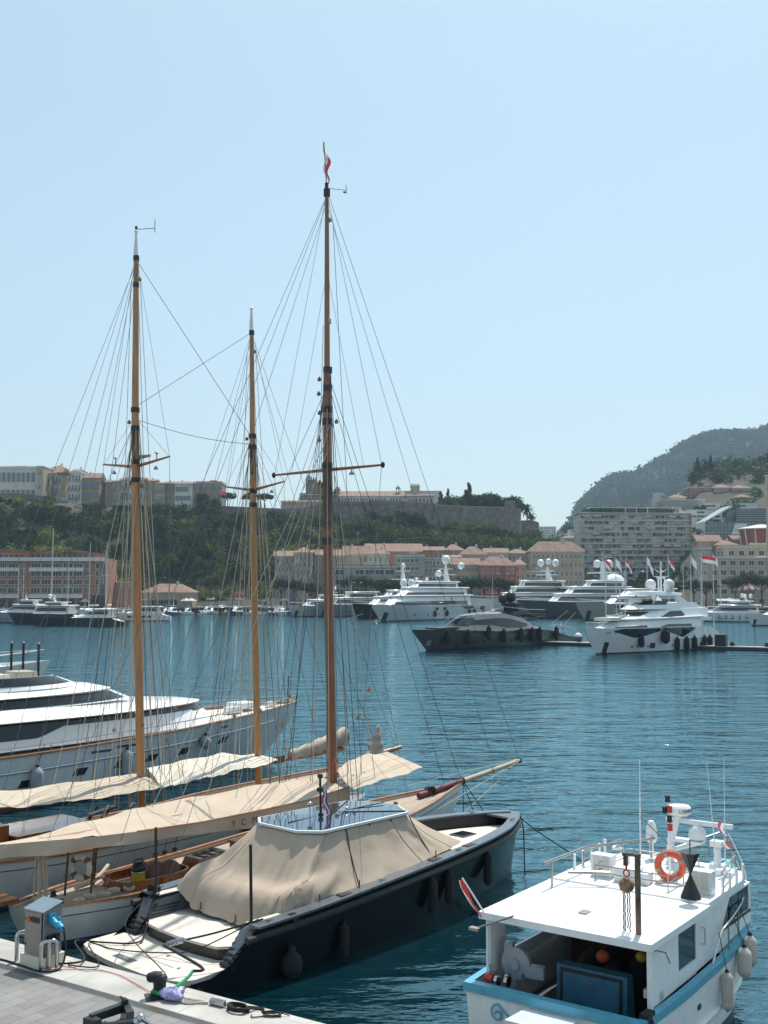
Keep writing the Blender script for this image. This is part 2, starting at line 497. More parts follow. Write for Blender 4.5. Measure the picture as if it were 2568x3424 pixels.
def tree(name, label, p, h, r, kind='round', leaf='leaf_a', group=None, n=700, size=0.75, cat='tree', seed=0):
 """trunk with limbs + crown of leaf clumps; p = foot of the trunk"""
 rs = np.random.RandomState(seed + int(abs(p[0] * 13 + p[1] * 7)) % 9999)
 t = thing(name, label, cat, p, 0, group)
 tb, lv = MB(), Leaves()
 if kind == 'cypress':
  tb.tube([(0, 0, -0.6), (0, 0, h * 0.5)], [r * .25, r * .08], 6)
  for k in range(10):
   f = (k + .5) / 10
   w = r * (1.0 - 0.75 * f ** 1.6) * (0.75 if k == 0 else 1)
   lv.blob((rs.normal() * .1 * r, rs.normal() * .1 * r, h * (0.06 + 0.9 * f)), (w, w, h * .085), n // 10, size, 0, rs)
 elif kind == 'pine':
  tr = max(.18, h * .028)
  tb.tube([(0, 0, -0.5), (rs.normal() * .15, 0, h * .3), (rs.normal() * .3, rs.normal() * .3, h * .72)], [tr * 1.3, tr, tr * .6], 7)
  ch = h * .42
  for k in range(6):
   a = 2 * math.pi * (k + rs.rand()) / 6
   q = r * (.45 + .25 * rs.rand())
   e = (q * math.cos(a), q * math.sin(a), h * (.68 + .14 * rs.rand()))
   tb.tube([(0, 0, h * (.4 + .15 * rs.rand())), (e[0] * .5, e[1] * .5, h * .58), e], [tr * .55, tr * .4, tr * .2], 5)
   lv.blob((e[0], e[1], e[2] + ch * .05), (r * .5, r * .5, ch * .36), n // 8, size, 0, rs, .3, .6)
  lv.blob((0, 0, h * .84), (r * .62, r * .62, ch * .36), n // 4, size, 0, rs, .3, .6)
 else:
  tr = max(.15, h * .03)
  tb.tube([(0, 0, -0.8), (rs.normal() * .1, 0, h * .25), (rs.normal() * .3, rs.normal() * .3, h * .6)], [tr * 1.3, tr, tr * .5], 7)
  for k in range(5):
   a = 2 * math.pi * (k + rs.rand()) / 5
   e = (r * .55 * math.cos(a), r * .55 * math.sin(a), h * (.5 + .25 * rs.rand()))
   tb.tube([(0, 0, h * .22), (e[0] * .5, e[1] * .5, h * .42), e], [tr * .55, tr * .4, tr * .15], 5)
  for k in range(11):
   a = 2.4 * k
   q = r * .62 * math.sqrt((k + .5) / 11)
   br = r * (.42 + .2 * rs.rand())
   f = .22 + .5 * rs.rand() * (1 - .5 * q / r)
   lv.blob((q * math.cos(a), q * math.sin(a), h * f), (br, br, h * .24), n // 10, size, 0, rs, .35)
 tb.build('trunk', M['bark'], t)
 lv.build('crown', M[leaf], t)
 return t
def terrain(name, X, Y, Z, m):
 """a height-field sheet from 2-D arrays"""
 a, b = Z.shape
 V = np.stack([X, Y, Z], -1).reshape(-1, 3)
 mb = MB()
 fs = [(i * b + j, i * b + j + 1, (i + 1) * b + j + 1, (i + 1) * b + j) for i in range(a - 1) for j in range(b - 1)]
 mb.add(V.tolist(), fs)
 o = mb.build(name, m, None, True, 180)
 o['kind'] = 'structure'
 return o
# ---------------------------------------------------------------- water
def water_mat():
 m = bpy.data.materials.new('harbour_water')
 m.use_nodes = True
 nt = m.node_tree
 nt.nodes.remove(nt.nodes['Principled BSDF'])
 deep = nt.nodes.new('ShaderNodeBsdfDiffuse')
 deep.inputs['Color'].default_value = (0.002, 0.020, 0.028, 1)
 gl = nt.nodes.new('ShaderNodeBsdfGlossy')
 gl.inputs['Color'].default_value = (0.58, 0.90, 0.99, 1)
 gl.inputs['Roughness'].default_value = 0.06
 fr = nt.nodes.new('ShaderNodeFresnel')
 fr.inputs['IOR'].default_value = 1.9
 mxs = nt.nodes.new('ShaderNodeMixShader')
 fm = nt.nodes.new('ShaderNodeMath')
 fm.operation, fm.use_clamp = 'MULTIPLY', True
 fm.inputs[1].default_value = 1.3
 nt.links.new(fr.outputs[0], fm.inputs[0])
 nt.links.new(fm.outputs[0], mxs.inputs[0])
 nt.links.new(deep.outputs[0], mxs.inputs[1])
 nt.links.new(gl.outputs[0], mxs.inputs[2])
 nt.links.new(mxs.outputs[0], nt.nodes['Material Output'].inputs[0])
 tc = nt.nodes.new('ShaderNodeTexCoord')
 def wave(scale, st, rot, det, rough=0.5):
  mp = nt.nodes.new('ShaderNodeMapping')
  mp.inputs['Scale'].default_value = st
  mp.inputs['Rotation'].default_value = (0, 0, R(rot))
  nt.links.new(tc.outputs['Object'], mp.inputs[0])
  n = nt.nodes.new('ShaderNodeTexNoise')
  n.inputs['Scale'].default_value = scale
  n.inputs['Detail'].default_value = det
  n.inputs['Roughness'].default_value = rough
  n.inputs['Distortion'].default_value = 0.4
  nt.links.new(mp.outputs[0], n.inputs[0])
  return n.outputs[0]
 chain = None
 for sc, st, rot, det, strength, dist in ((0.30, (0.7, 1.5, 1), 12, 2, 1.0, 0.28), (1.1, (0.6, 1.6, 1), -8, 3, 1.0, 0.11), (4.2, (0.7, 1.3, 1), 20, 2, 1.0, 0.016)):
  bp = nt.nodes.new('ShaderNodeBump')
  bp.inputs['Strength'].default_value = strength
  bp.inputs['Distance'].default_value = dist
  nt.links.new(wave(sc, st, rot, det), bp.inputs['Height'])
  if chain: nt.links.new(chain, bp.inputs['Normal'])
  chain = bp.outputs[0]
 for sh in (deep, gl, fr):
  nt.links.new(chain, sh.inputs['Normal'])
 return m
wm = MB()
wm.poly([(-3000, -80, 0), (3000, -80, 0), (3000, 3600, 0), (-3000, 3600, 0)])
tag(wm.build('water', water_mat(), None, False), kind='structure')
# ---------------------------------------------------------------- the stone quay in front
Q_HEAD = math.atan2(-4.57, 7.03)
Q_O = (-4.5, 21.81, 0)
def brick_mat(name, c1, c2, mortar, bw, bh, scale, rough=0.8, msize=0.012, turn=0):
 m = bpy.data.materials.new(name)
 m.use_nodes = True
 nt = m.node_tree
 b = nt.nodes['Principled BSDF']
 b.inputs['Roughness'].default_value = rough
 tc = nt.nodes.new('ShaderNodeTexCoord')
 br = nt.nodes.new('ShaderNodeTexBrick')
 br.inputs['Scale'].default_value = scale
 br.inputs['Color1'].default_value = (*c1, 1)
 br.inputs['Color2'].default_value = (*c2, 1)
 br.inputs['Mortar'].default_value = (*mortar, 1)
 br.inputs['Mortar Size'].default_value = msize
 br.inputs['Brick Width'].default_value = bw
 br.inputs['Row Height'].default_value = bh
 mpb = nt.nodes.new('ShaderNodeMapping')
 mpb.inputs['Rotation'].default_value = (0, 0, R(turn))
 nt.links.new(tc.outputs['Object'], mpb.inputs[0])
 nt.links.new(mpb.outputs[0], br.inputs[0])
 n = nt.nodes.new('ShaderNodeTexNoise')
 n.inputs['Scale'].default_value = 1.1
 n.inputs['Detail'].default_value = 8
 nt.links.new(tc.outputs['Object'], n.inputs[0])
 mx = nt.nodes.new('ShaderNodeMix')
 mx.data_type, mx.blend_type = 'RGBA', 'MULTIPLY'
 mx.inputs[0].default_value = 0.6
 cr = nt.nodes.new('ShaderNodeValToRGB')
 cr.color_ramp.elements[0].position, cr.color_ramp.elements[1].position = 0.3, 0.6
 cr.color_ramp.elements[0].color = (0.55, 0.53, 0.5, 1)
 nt.links.new(n.outputs[0], cr.inputs[0])
 nt.links.new(br.outputs[0], mx.inputs[6])
 nt.links.new(cr.outputs[0], mx.inputs[7])
 nt.links.new(mx.outputs[2], b.inputs['Base Color'])
 bp = nt.nodes.new('ShaderNodeBump')
 bp.inputs['Strength'].default_value = 0.4
 bp.inputs['Distance'].default_value = 0.01
 nt.links.new(br.outputs['Fac'], bp.inputs['Height'])
 bp.invert = True
 nt.links.new(bp.outputs[0], b.inputs['Normal'])
 return m
def qobj(name, mb, m):
 o = mb.build(name, m, None, False)
 o.location, o.rotation_euler = Q_O, (0, 0, Q_HEAD)
 return tag(o, kind='structure')
M['coping'] = brick_mat('pale_granite_coping', (0.50, 0.48, 0.45), (0.45, 0.435, 0.41), (0.2, 0.19, 0.17), 1.5, 2.9, 1.0, 0.75, 0.006)
M['paver'] = brick_mat('grey_quay_pavers', (0.20, 0.195, 0.19), (0.25, 0.243, 0.235), (0.13, 0.125, 0.12), 0.62, 0.30, 1.0, 0.8, 0.008, 90)
qobj('quay', MB().b2(-26, 22, -16, 0.185, -4, 1.17), M['concrete'])
mb = MB()
mb.b2(-26, 22, -.818, 0.2, 1.171, 1.2)
qobj('quay_coping', mb, M['coping'])
qobj('quay_paving', MB().b2(-26, 22, -16, -1.042, 1.171, 1.197), M['paver'])
mb = MB().mi(0)
mb.b2(-26, 22, -1.04, -.82, 1.171, 1.182)
mb.mi(1)
for k in range(330):
 x = -9 + k * 0.05
 mb.b2(x, x + 0.022, -1.035, -.827, 1.1822, 1.198)
mb.b2(-26, 22, -1.0395, -1.02, 1.1824, 1.1985)
mb.b2(-26, 22, -.842, -.8225, 1.1824, 1.1985)
qobj('quay_drain', mb, [M['black'], M['brushed']])
# ---------------------------------------------------------------- the far shore
LAND = 2.3
mb = MB()
mb.poly([(-420, 400, LAND), (-100, 400, LAND), (-88, 440, LAND), (-40, 450, LAND), (120, 450, LAND), (140, 438, LAND), (420, 420, LAND), (420, 1200, LAND), (-420, 1200, LAND)])
for a, b in (((-420, 400), (-100, 400)), ((-100, 400), (-88, 440)), ((-88, 440), (-40, 450)), ((-40, 450), (120, 450)), ((120, 450), (140, 438)), ((140, 438), (420, 420))):
 mb.poly([(*a, LAND), (*b, LAND), (*b, -3), (*a, -3)])
tag(mb.build('promenade', M['concrete'], None, False), kind='structure')
def ground_mat(name, cols, scales=(0.05, 0.3), bump=0.6):
 m = mat(name, cols[0], 0.95, col2=cols[1], scale=scales[0], bump=bump, bscale=scales[1])
 return m
M['hill'] = ground_mat('hillside_soil', ((0.075, 0.06, 0.036), (0.028, 0.036, 0.016)))
M['cliff'] = mat('limestone_cliff_with_scrub', (0.075, 0.07, 0.064), 0.95, col2=(0.024, 0.036, 0.022), scale=0.02, bump=1.0, bscale=0.03)
HT = [(-420, 62), (-250, 60), (-199, 57), (-150, 53), (-100, 51), (-45, 47), (35, 42), (80, 38), (92, 31), (103, 20), (116, 6), (135, 2.3), (260, 2.3)]
YB = [(-420, 432), (-130, 445), (-60, 480), (0, 510), (110, 545), (260, 545)]
YT = [(-420, 560), (-199, 572), (-100, 580), (-45, 600), (35, 615), (110, 620), (260, 600)]
def rock_z(x, y):
 h = np.interp(x, *zip(*HT)); yb = np.interp(x, *zip(*YB)); yt = np.interp(x, *zip(*YT))
 t = np.clip((y - yb) / (yt - yb), 0, 1)
 s = t * t * (3 - 2 * t)
 s = 0.5 * s + 0.5 * t
 n = fbm(x / 34, y / 26, 4, 3) * 5 * np.sin(np.pi * np.clip(t, 0.02, 0.98))
 back = np.clip((y - 690) / 120, 0, 1)
 return LAND - 0.3 + (h - LAND) * s * (1 - back) + n
gx, gy = np.meshgrid(np.linspace(-420, 260, 170), np.linspace(428, 830, 90))
terrain('rock_hillside', gx, gy, rock_z(gx, gy), M['hill'])
# the big limestone headland far behind, ridge traced in the picture and put 2.3 km away
RIDGE = [(1870, 1790), (1912, 1737), (1939, 1674), (1972, 1636), (2015, 1606), (2048, 1577), (2118, 1568), (2151, 1558), (2178, 1541), (2210, 1525), (2243, 1518),
   (2259, 1493), (2308, 1471), (2346, 1454), (2417, 1432), (2482, 1430), (2547, 1428), (2568, 1418), (2760, 1370), (3100, 1330), (3500, 1330)]
sx = np.linspace(1860, 3500, 150)
tt = np.linspace(0, 1.6, 60)
RX, RY, RZ = (np.zeros((len(tt), len(sx))) for _ in range(3))
for j, s_ in enumerate(sx):
 py = np.interp(s_, *zip(*RIDGE)) + 14
 for i, t in enumerate(tt):
  d = 1500 + 800 * t
  ridge = U(s_, py, d=2300).z
  foot = 10
  f = min(1, t) ** 0.85
  z = foot + (ridge - foot) * f if t <= 1 else ridge * (1 - 0.5 * (t - 1) / .6)
  RX[i, j] = U(s_, 1975, d=d).x
  RY[i, j] = d
  RZ[i, j] = z
amp = np.sin(np.pi * np.clip(tt, 0, 1))[:, None] * 26 + 4
RZ += fbm(RX / 130, RY / 110, 5, 9) * amp
terrain('mountain', RX, RY, RZ, M['cliff'])
lv = Leaves()
for k in range(8000):
 i, j = nrs.randint(0, 38), nrs.randint(0, len(sx) - 1)
 a, b = nrs.rand(2)
 p = [lerp(lerp(A[i, j], A[i, j + 1], a), lerp(A[i + 1, j], A[i + 1, j + 1], a), b) for A in (RX, RY, RZ)]
 if hnoise(p[0] / 60, p[2] / 45, 5) < -0.75 and i < 33: continue
 r = 5 + 7 * nrs.rand()
 lv.blob((p[0], p[1], p[2] + r * .3), (r * 1.2, r, r * .75), 24, 6.0, int(nrs.rand() < .35), nrs, .5, .3)
tag(lv.build('mountain_scrub', [M['leaf_a'], M['leaf_d']]), kind='stuff')
# nearer wooded slopes right (upper town) and between the rock and the tower block
UT = [(2080, 1990), (2250, 1790), (2285, 1660), (2310, 1600), (2350, 1570), (2420, 1565), (2500, 1560), (2568, 1545), (2800, 1500), (3200, 1500)]
ux = np.linspace(2060, 3200, 60)
ut = np.linspace(0, 1.5, 24)
TX, TY, TZ = (np.zeros((len(ut), len(ux))) for _ in range(3))
for j, s_ in enumerate(ux):
 py = np.interp(s_, *zip(*UT))
 for i, t in enumerate(ut):
  d = 520 + 280 * t
  top = U(s_, py, d=800).z
  TX[i, j], TY[i, j] = U(s_, 1975, d=d).x, d
  TZ[i, j] = LAND + (top - LAND) * (min(1, t) ** .9) * (1 if t < 1 else 1 - .5 * (t - 1))
TZ += fbm(TX / 30, TY / 30, 3, 4) * 2
terrain('upper_town_slope', TX, TY, TZ, M['hill'])
LH = [(1560, 2005), (1740, 1960), (1800, 1850), (1850, 1800), (1900, 1772), (1950, 1768), (2000, 1760), (2100, 1780), (2300, 1800)]
lx = np.linspace(1560, 2300, 40)
LX, LY, LZ = (np.zeros((20, len(lx))) for _ in range(3))
for j, s_ in enumerate(lx):
 py = np.interp(s_, *zip(*LH))
 for i, t in enumerate(np.linspace(0, 1.5, 20)):
  d = 760 + 340 * t
  top = U(s_, py, d=1100).z
  LX[i, j], LY[i, j] = U(s_, 1975, d=d).x, d
  LZ[i, j] = LAND + (top - LAND) * min(1, t) ** .8
terrain('valley_slope', LX, LY, LZ + fbm(LX / 30, LY / 30, 3, 6) * 3, M['hill'])
lv = Leaves()
for (GX, GY, GZ, N, i0) in ((TX, TY, TZ, 760, 1), (LX, LY, LZ, 240, 1)):
 for k in range(N):
  i, j = nrs.randint(i0, GX.shape[0] - 7), nrs.randint(0, GX.shape[1] - 1)
  a, b = nrs.rand(2)
  p = [lerp(lerp(A[i, j], A[i, j + 1], a), lerp(A[i + 1, j], A[i + 1, j + 1], a), b) for A in (GX, GY, GZ)]
  px, py = 1284 + p[0] * 3700 / p[1], 1975 - (p[2] - 8.7) * 3700 / p[1]
  if px > 2225 and 1612 < py and nrs.rand() < .9: continue
  r = 4 + 3.5 * nrs.rand()
  lv.crown((p[0], p[1], p[2] - 1), r, r * 1.5, 130, 1.5, nrs.choice([0, 0, 1, 1, 2]), nrs, 5)
tag(lv.build('upper_town_wood', [M['leaf_a'], M['leaf_b'], M['leaf_d']]), kind='stuff')
# the wood on the rock: one mass of crowns
lv = Leaves()
cnt = 0
while cnt < 1500:
 x = nrs.uniform(-330, 112)
 yb, yt = np.interp(x, *zip(*YB)), np.interp(x, *zip(*YT))
 t = nrs.rand() ** 0.85
 y = yb + (yt - yb - 4) * t
 g = float(hnoise(x / 22, t * 5, 21))
 if -215 < x < -120 and .35 < t < .75 and g < -0.25 and nrs.rand() < .5: continue
 z = float(rock_z(x, y))
 if z < LAND + .5 and nrs.rand() < .6: continue
 r = nrs.uniform(3.2, 7.8) * (1.0 if t < .8 else (.7 if x > -150 or t < .9 else .4))
 g2 = float(hnoise(x / 30 + 9, t * 4, 33)) + nrs.normal() * .45
 mi = 2 if g2 > .42 and x < -20 else (1 if g2 > -.2 else 0)
 lv.crown((x, y, z - r * .5), r, r * nrs.uniform(1.3, 1.9), int(150 + 11 * r * r), 1.0, mi, nrs, 8)
 cnt += 1
for k in range(95):     # trees at the foot of the ramparts
 x = nrs.uniform(-58, 92)
 r = nrs.uniform(3.5, 7)
 z = nrs.uniform(34, 47) if x < 30 else nrs.uniform(28, 43)
 if float(hnoise(x / 14, 3, 17)) < -.25: z -= 6
 lv.crown((x, nrs.uniform(598, 606) if x < 30 else nrs.uniform(608, 614), z - r * .6), r, r * 1.5, int(150 + 11 * r * r), 1.0, int(nrs.rand() < .4), nrs, 8)
for k in range(500):
 x = nrs.uniform(-330, 150)
 yb, yt = np.interp(x, *zip(*YB)), np.interp(x, *zip(*YT))
 y = lerp(yb, yt, nrs.rand())
 r = nrs.uniform(.8, 2.2)
 lv.blob((x, y, float(rock_z(x, y)) + r * .2), (r * 1.4, r * 1.4, r * .8), 40, .8, 3 if nrs.rand() < .5 else 1, nrs)
tag(lv.build('hillside_wood', [M['leaf_a'], M['leaf_b'], M['leaf_c'], M['leaf_e']]), kind='stuff')
# ---------------------------------------------------------------- things on the quay
def q2w(x, y, z=1.2):
 c, s = math.cos(Q_HEAD), math.sin(Q_HEAD)
 return (Q_O[0] + x * c - y * s, Q_O[1] + x * s + y * c, z)
# power pedestal
t = thing('power_pedestal', 'stainless steel shore power pedestal with sloped top and blue plugs on the quay', 'power pedestal', q2w(-2.58, -.4), Q_HEAD)
w, dp = .285, .225
mb = MB()
mb.hexa([(-w, -dp, .22), (w, -dp, .22), (w, dp, .22), (-w, dp, .22), (-w, -dp, 1.10), (w, -dp, 1.10), (w, dp, 1.22), (-w, dp, 1.22)])
mb.build('cabinet', M['brushed'], t, False)
mb = MB()
mb.hexa([(-w - .02, -dp - .025, 1.102), (w + .02, -dp - .025, 1.102), (w + .02, dp + .02, 1.224), (-w - .02, dp + .02, 1.224),
   (-w - .02, -dp - .025, 1.115), (w + .02, -dp - .025, 1.115), (w + .02, dp + .02, 1.237), (-w - .02, dp + .02, 1.237)])
mb.build('sloped_lid', M['steel'], t, False)
MB().box((0, 0, .115), (.68, .56, .23)).build('plinth', M['cream'], t, False)
mb = MB().mi(0)
mb.box((0, -dp - .006, .66), (.44, .01, .8))
mb.mi(1).box((.245, -dp - .004, .66), (.012, .012, .86))
mb.box((-.235, -dp - .012, .42), (.02, .02, .05))
mb.build('door_panel', [M['brushed'], M['black']], t, False)
mb = MB()
mb.box((.06, -dp - .014, .93), (.2, .025, .11))
mb.build('meter_window', M['glass'], t, False)
mb = MB().mi(0)
mb.lathe([(.05, 0), (.05, .03), (.03, .05)], (-.13, -dp - .055, .92), 10, 'Y')
mb.mi(1).box((-.19, -dp - .03, .92), (.07, .03, .03))
mb.build('rotary_switch', [M['orange'], M['black']], t)
M['plug_blue'] = mat('blue_plug_plastic', (0.02, 0.30, 0.50), 0.4)
for (y, z) in ((-.05, .93), (.09, .82)):
 mb = MB()
 mb.box((w + .03, y, z + .04), (.06, .15, .17))
 mb.tube([(w + .04, y, z), (w + .15, y, z - .06), (w + .19, y + .01, z - .13)], [.065, .06, .035], 10)
 mb.torus((w + .09, y, z - .03), .075, .016, 'X', 12, 6)
 mb.build('blue_plug', M['plug_blue'], t)
for y in (-.08, .08):
 mb = MB()
 mb.box((w + .03, y, .58), (.06, .12, .11))
 mb.tube([(w + .05, y, .56), (w + .1, y, .48)], .045, 8)
 mb.build('grey_socket', M['black'], t)
for i, (x, y, a, n, lab) in enumerate(((-3.12, -.42, 1.2, 2, 'brushed steel hoop guard left of the power pedestal'), (-2.2, -.56, .95, 3, 'three legged brushed steel guard in front of the power pedestal'))):
 t = thing('hoop_guard', lab, 'guard rail', q2w(x, y), Q_HEAD)
 ca, sa = math.cos(a), math.sin(a)
 def arch(l, a):
  ca, sa = math.cos(a), math.sin(a)
  pts = [(-l * ca, -l * sa, -.02), (-l * ca, -l * sa, .47)]
  for k in range(1, 8):
   b = math.pi * k / 8
   q = -l * math.cos(b) if l < .1 else -l + (.08 * (1 - math.cos(b)) if b < math.pi / 2 else 2 * l - .08 * (1 + math.cos(b)))
   pts.append((q * ca, q * sa, .47 + .085 * math.sin(b)))
  return pts + [(l * ca, l * sa, .47), (l * ca, l * sa, -.02)]
 MB().tube(arch(.15, a), .042, 12).build('hoop', M['steel'], t)
 if n == 3:
  MB().tube([(0, 0, -.02), (0, 0, .53)], .042, 12).build('post', M['steel'], t)
# mooring bollard with green sling, bag, chain spring, rope coils
t = thing('mooring_bollard', 'black cast iron mooring bollard with a hooked head at the quay edge', 'bollard', q2w(.68, -.42), Q_HEAD + .9)
mb = MB()
mb.lathe([(.2, 0), (.2, .03), (.125, .05), (.115, .16), (.12, .26), (.135, .32), (.11, .38), (.05, .4)], (0, 0, 0), 18)
mb.tube([(.02, 0, .33), (-.1, .02, .36), (-.2, .03, .35), (-.24, .03, .34)], [.12, .105, .085, .05], 12)
mb.build('bollard_body', M['rubber'], t)
MB().b2(-.26, .24, -.2, .2, 0, .012).build('base_plate', M['boot'], t)
M['green_rope'] = mat('green_webbing', (0.02, 0.30, 0.11), 0.8, var=.15, scale=20)
M['bag'] = mat('lilac_plastic_bag', (0.42, 0.42, 0.70), 0.35, var=.15, scale=12, bump=.5, bscale=14, trans=.2)
def rope(name, label, pts, r, m, cat='rope', sub=5, n=6):
 """a rope through points, smoothed"""
 P = [Vector(p) for p in pts]
 out = []
 for i in range(len(P) - 1):
  p0, p1, p2, p3 = P[max(i - 1, 0)], P[i], P[i + 1], P[min(i + 2, len(P) - 1)]
  for k in range(sub):
   s = k / sub
   out.append(.5 * ((2 * p1) + (p2 - p0) * s + (2 * p0 - 5 * p1 + 4 * p2 - p3) * s * s + (3 * p1 - p0 - 3 * p2 + p3) * s ** 3))
 out.append(P[-1])
 o = MB().tube(out, r, n).build(name, m)
 return tag(o, label, cat) if label else o
bx, by = .68, -.42
P = [q2w(bx + .135 * math.cos(a), by + .135 * math.sin(a), 1.3 + .02 * math.sin(3 * a)) for a in np.linspace(0, 6.28, 14)]
rope('green_sling', 'green webbing sling looped round the bollard', P + [q2w(.85, -.2, 1.32), q2w(.75, .25, 1.36), q2w(.70, .45, 1.42)], .035, M['green_rope'], 'sling', 4)
lab = MB()
lv_pts = []
secs = []
for i in range(9):
 a = -math.pi / 2 + math.pi * i / 8
 secs.append([(.24 * math.cos(a) * math.cos(b) * (1 + .25 * math.sin(3 * b + i)), .16 * math.cos(a) * math.sin(b) * (1 + .2 * math.cos(4 * b + i * 2)), .11 + .11 * math.sin(a) + .015 * math.sin(5 * b + i)) for b in np.linspace(0, 2 * math.pi, 16)[:-1]])
lab.loft(secs)
o = lab.build('plastic_bag', M['bag'])
o.location, o.rotation_euler = q2w(1.02, -.42, 1.2), (0, 0, Q_HEAD + .3)
tag(o, 'crumpled lilac plastic bag beside the bollard', 'bag')
for k, dy in enumerate((-.05, .0, .04)):
 pass
o = rope('webbing_strap', 'soiled beige webbing strap between the plastic bag and the spring', [q2w(1.15, -.4, 1.24), q2w(1.35, -.45, 1.225), q2w(1.55, -.3, 1.222), q2w(1.68, -.22, 1.225), q2w(1.5, -.22, 1.224), q2w(1.2, -.32, 1.24)], .022, M['rope'], 'strap')
def spring(name, label, a, b, r=.05):
 a, b = Vector(a), Vector(b)
 t = thing(name, label, 'mooring spring', a)
 d = b - a
 e1 = d.normalized().orthogonal().normalized(); e2 = d.normalized().cross(e1)
 pts = [d * (.12 + .76 * k / 90) + e1 * r * math.cos(k * .9) + e2 * r * math.sin(k * .9) for k in range(91)]
 MB().tube(pts, .011, 5).build('coil', M['steel'], t)
 for f, g in ((.04, .16), (.96, .84)):
  MB().tube([d * f, d * g], [.032, .014], 6).build('shackle', M['steel'], t)
 return t
spring('mooring_spring', 'steel mooring spring lying by the black rope coil on the quay', q2w(1.7, -.2, 1.26), q2w(2.1, -.16, 1.26), .06)
P = []
for k in range(46):
 a = k * .55
 P.append(q2w(2.36 + (.20 + .03 * math.sin(k)) * math.cos(a), -.17 + .13 * math.sin(a), 1.225 + .0015 * k))
rope('rope_coil', 'thick black rope coiled on the quay beside the spring', [q2w(2.1, -.16, 1.24)] + P + [q2w(2.6, .05, 1.22), q2w(2.75, .08, 1.22), q2w(2.62, .12, 1.22), q2w(2.3, -.05, 1.23)], .02, M['rope_dark'], 'rope', 3)
P = []
for k in range(30):
 a = k * .6
 P.append(q2w(3.02 + .16 * math.cos(a), -.02 + .1 * math.sin(a * 1.1), 1.222 + .002 * k))
rope('rope_coil', 'thin black line tangled near the quay edge', [q2w(2.72, -.22, 1.22), q2w(2.8, -.3, 1.22), q2w(2.95, -.15, 1.22)] + P + [q2w(3.3, .12, 1.22)], .011, M['rope_dark'], 'rope', 3)
rope('supply_cable', 'black power cable curving along the quay to the pedestal plug', [q2w(-4.6, -.9, 1.22), q2w(-3.5, -.72, 1.22), q2w(-2.8, -.74, 1.22), q2w(-2.2, -.76, 1.22), q2w(-1.98, -.5, 1.23), q2w(-2.02, -.3, 1.5), q2w(-2.1, -.3, 1.98)], .02, M['rope_dark'], 'cable')
rope('red_twine', 'thin red twine strung from the pedestal to the bollard', [q2w(-2.3, -.72, 1.3), q2w(-2.1, -.6, 1.24), q2w(-1.44, -.13, 1.22), q2w(-.76, -.06, 1.22), q2w(.4, -.4, 1.23), q2w(.56, -.46, 1.3)], .008, M['red'], 'twine')
# the black lifting machine whose top shows at the lower edge
t = thing('lifting_truck', 'black pallet lifting truck head with white maker lettering on the quay', 'lifting truck', q2w(.85, -2.1), Q_HEAD)
M['truck'] = mat('black_machine_paint', (0.022, 0.026, 0.028), 0.35, var=.15, scale=6)
t.location = q2w(1.9, -2.6)
mb = MB()
mb.b2(-.35, .35, -.28, .02, 0, .42)
mb.b2(-.25, .15, .02, .30, 0, .40)
mb.build('chassis', M['truck'], t, False)
mb = MB()
mb.hexa([(-.45, -.36, .30), (-.12, -.36, .30), (-.02, -.30, .30), (-.38, -.22, .30), (-.45, -.36, .57), (-.18, -.36, .57), (-.08, -.30, .60), (-.38, -.22, .60)])
mb.build('name_plate', M['truck'], t, False)
M['sign_grey'] = mat('grey_lettering', (0.5, 0.5, 0.48), 0.6)
lettering('FENWICK', .085, M['sign_grey'], t, (-.30, -.366, .44), (R(90), 0, 0))
mb = MB()
mb.hexa([(-.40, -.28, .50), (-.30, -.30, .50), (-.18, .38, .50), (-.30, .40, .50), (-.40, -.28, .62), (-.30, -.30, .62), (-.18, .38, .64), (-.30, .40, .64)])
mb.build('upper_beam', M['truck'], t, False)
mb = MB()
mb.hexa([(-.30, .30, .30), (-.20, .30, .30), (.24, .10, .30), (.16, .0, .30), (-.30, .36, .64), (-.20, .40, .64), (.10, .24, .60), (.04, .12, .60)])
mb.build('cheek_plate', M['truck'], t, False)
mb = MB()
mb.box((-.24, .36, .67), (.14, .06, .06), -.3)
mb.box((-.24, .32, .71), (.22, .03, .03), -.3)
mb.build('hook_bracket', M['black'], t, False)
mb = MB()
mb.tube([(-.1, -.25, .48), (.26, .10, .5)], .05, 10)
mb.build('hydraulic_cylinder', M['truck'], t)
mb = MB()
mb.ell((.33, .16, .56), (.075, .075, .075), 14, 8)
mb.tube([(.26, .1, .5), (.33, .16, .56)], .06, 10)
mb.tube([(.33, .16, .56), (.95, -.05, .56)], .032, 10)
mb.build('chrome_rod', M['steel'], t)
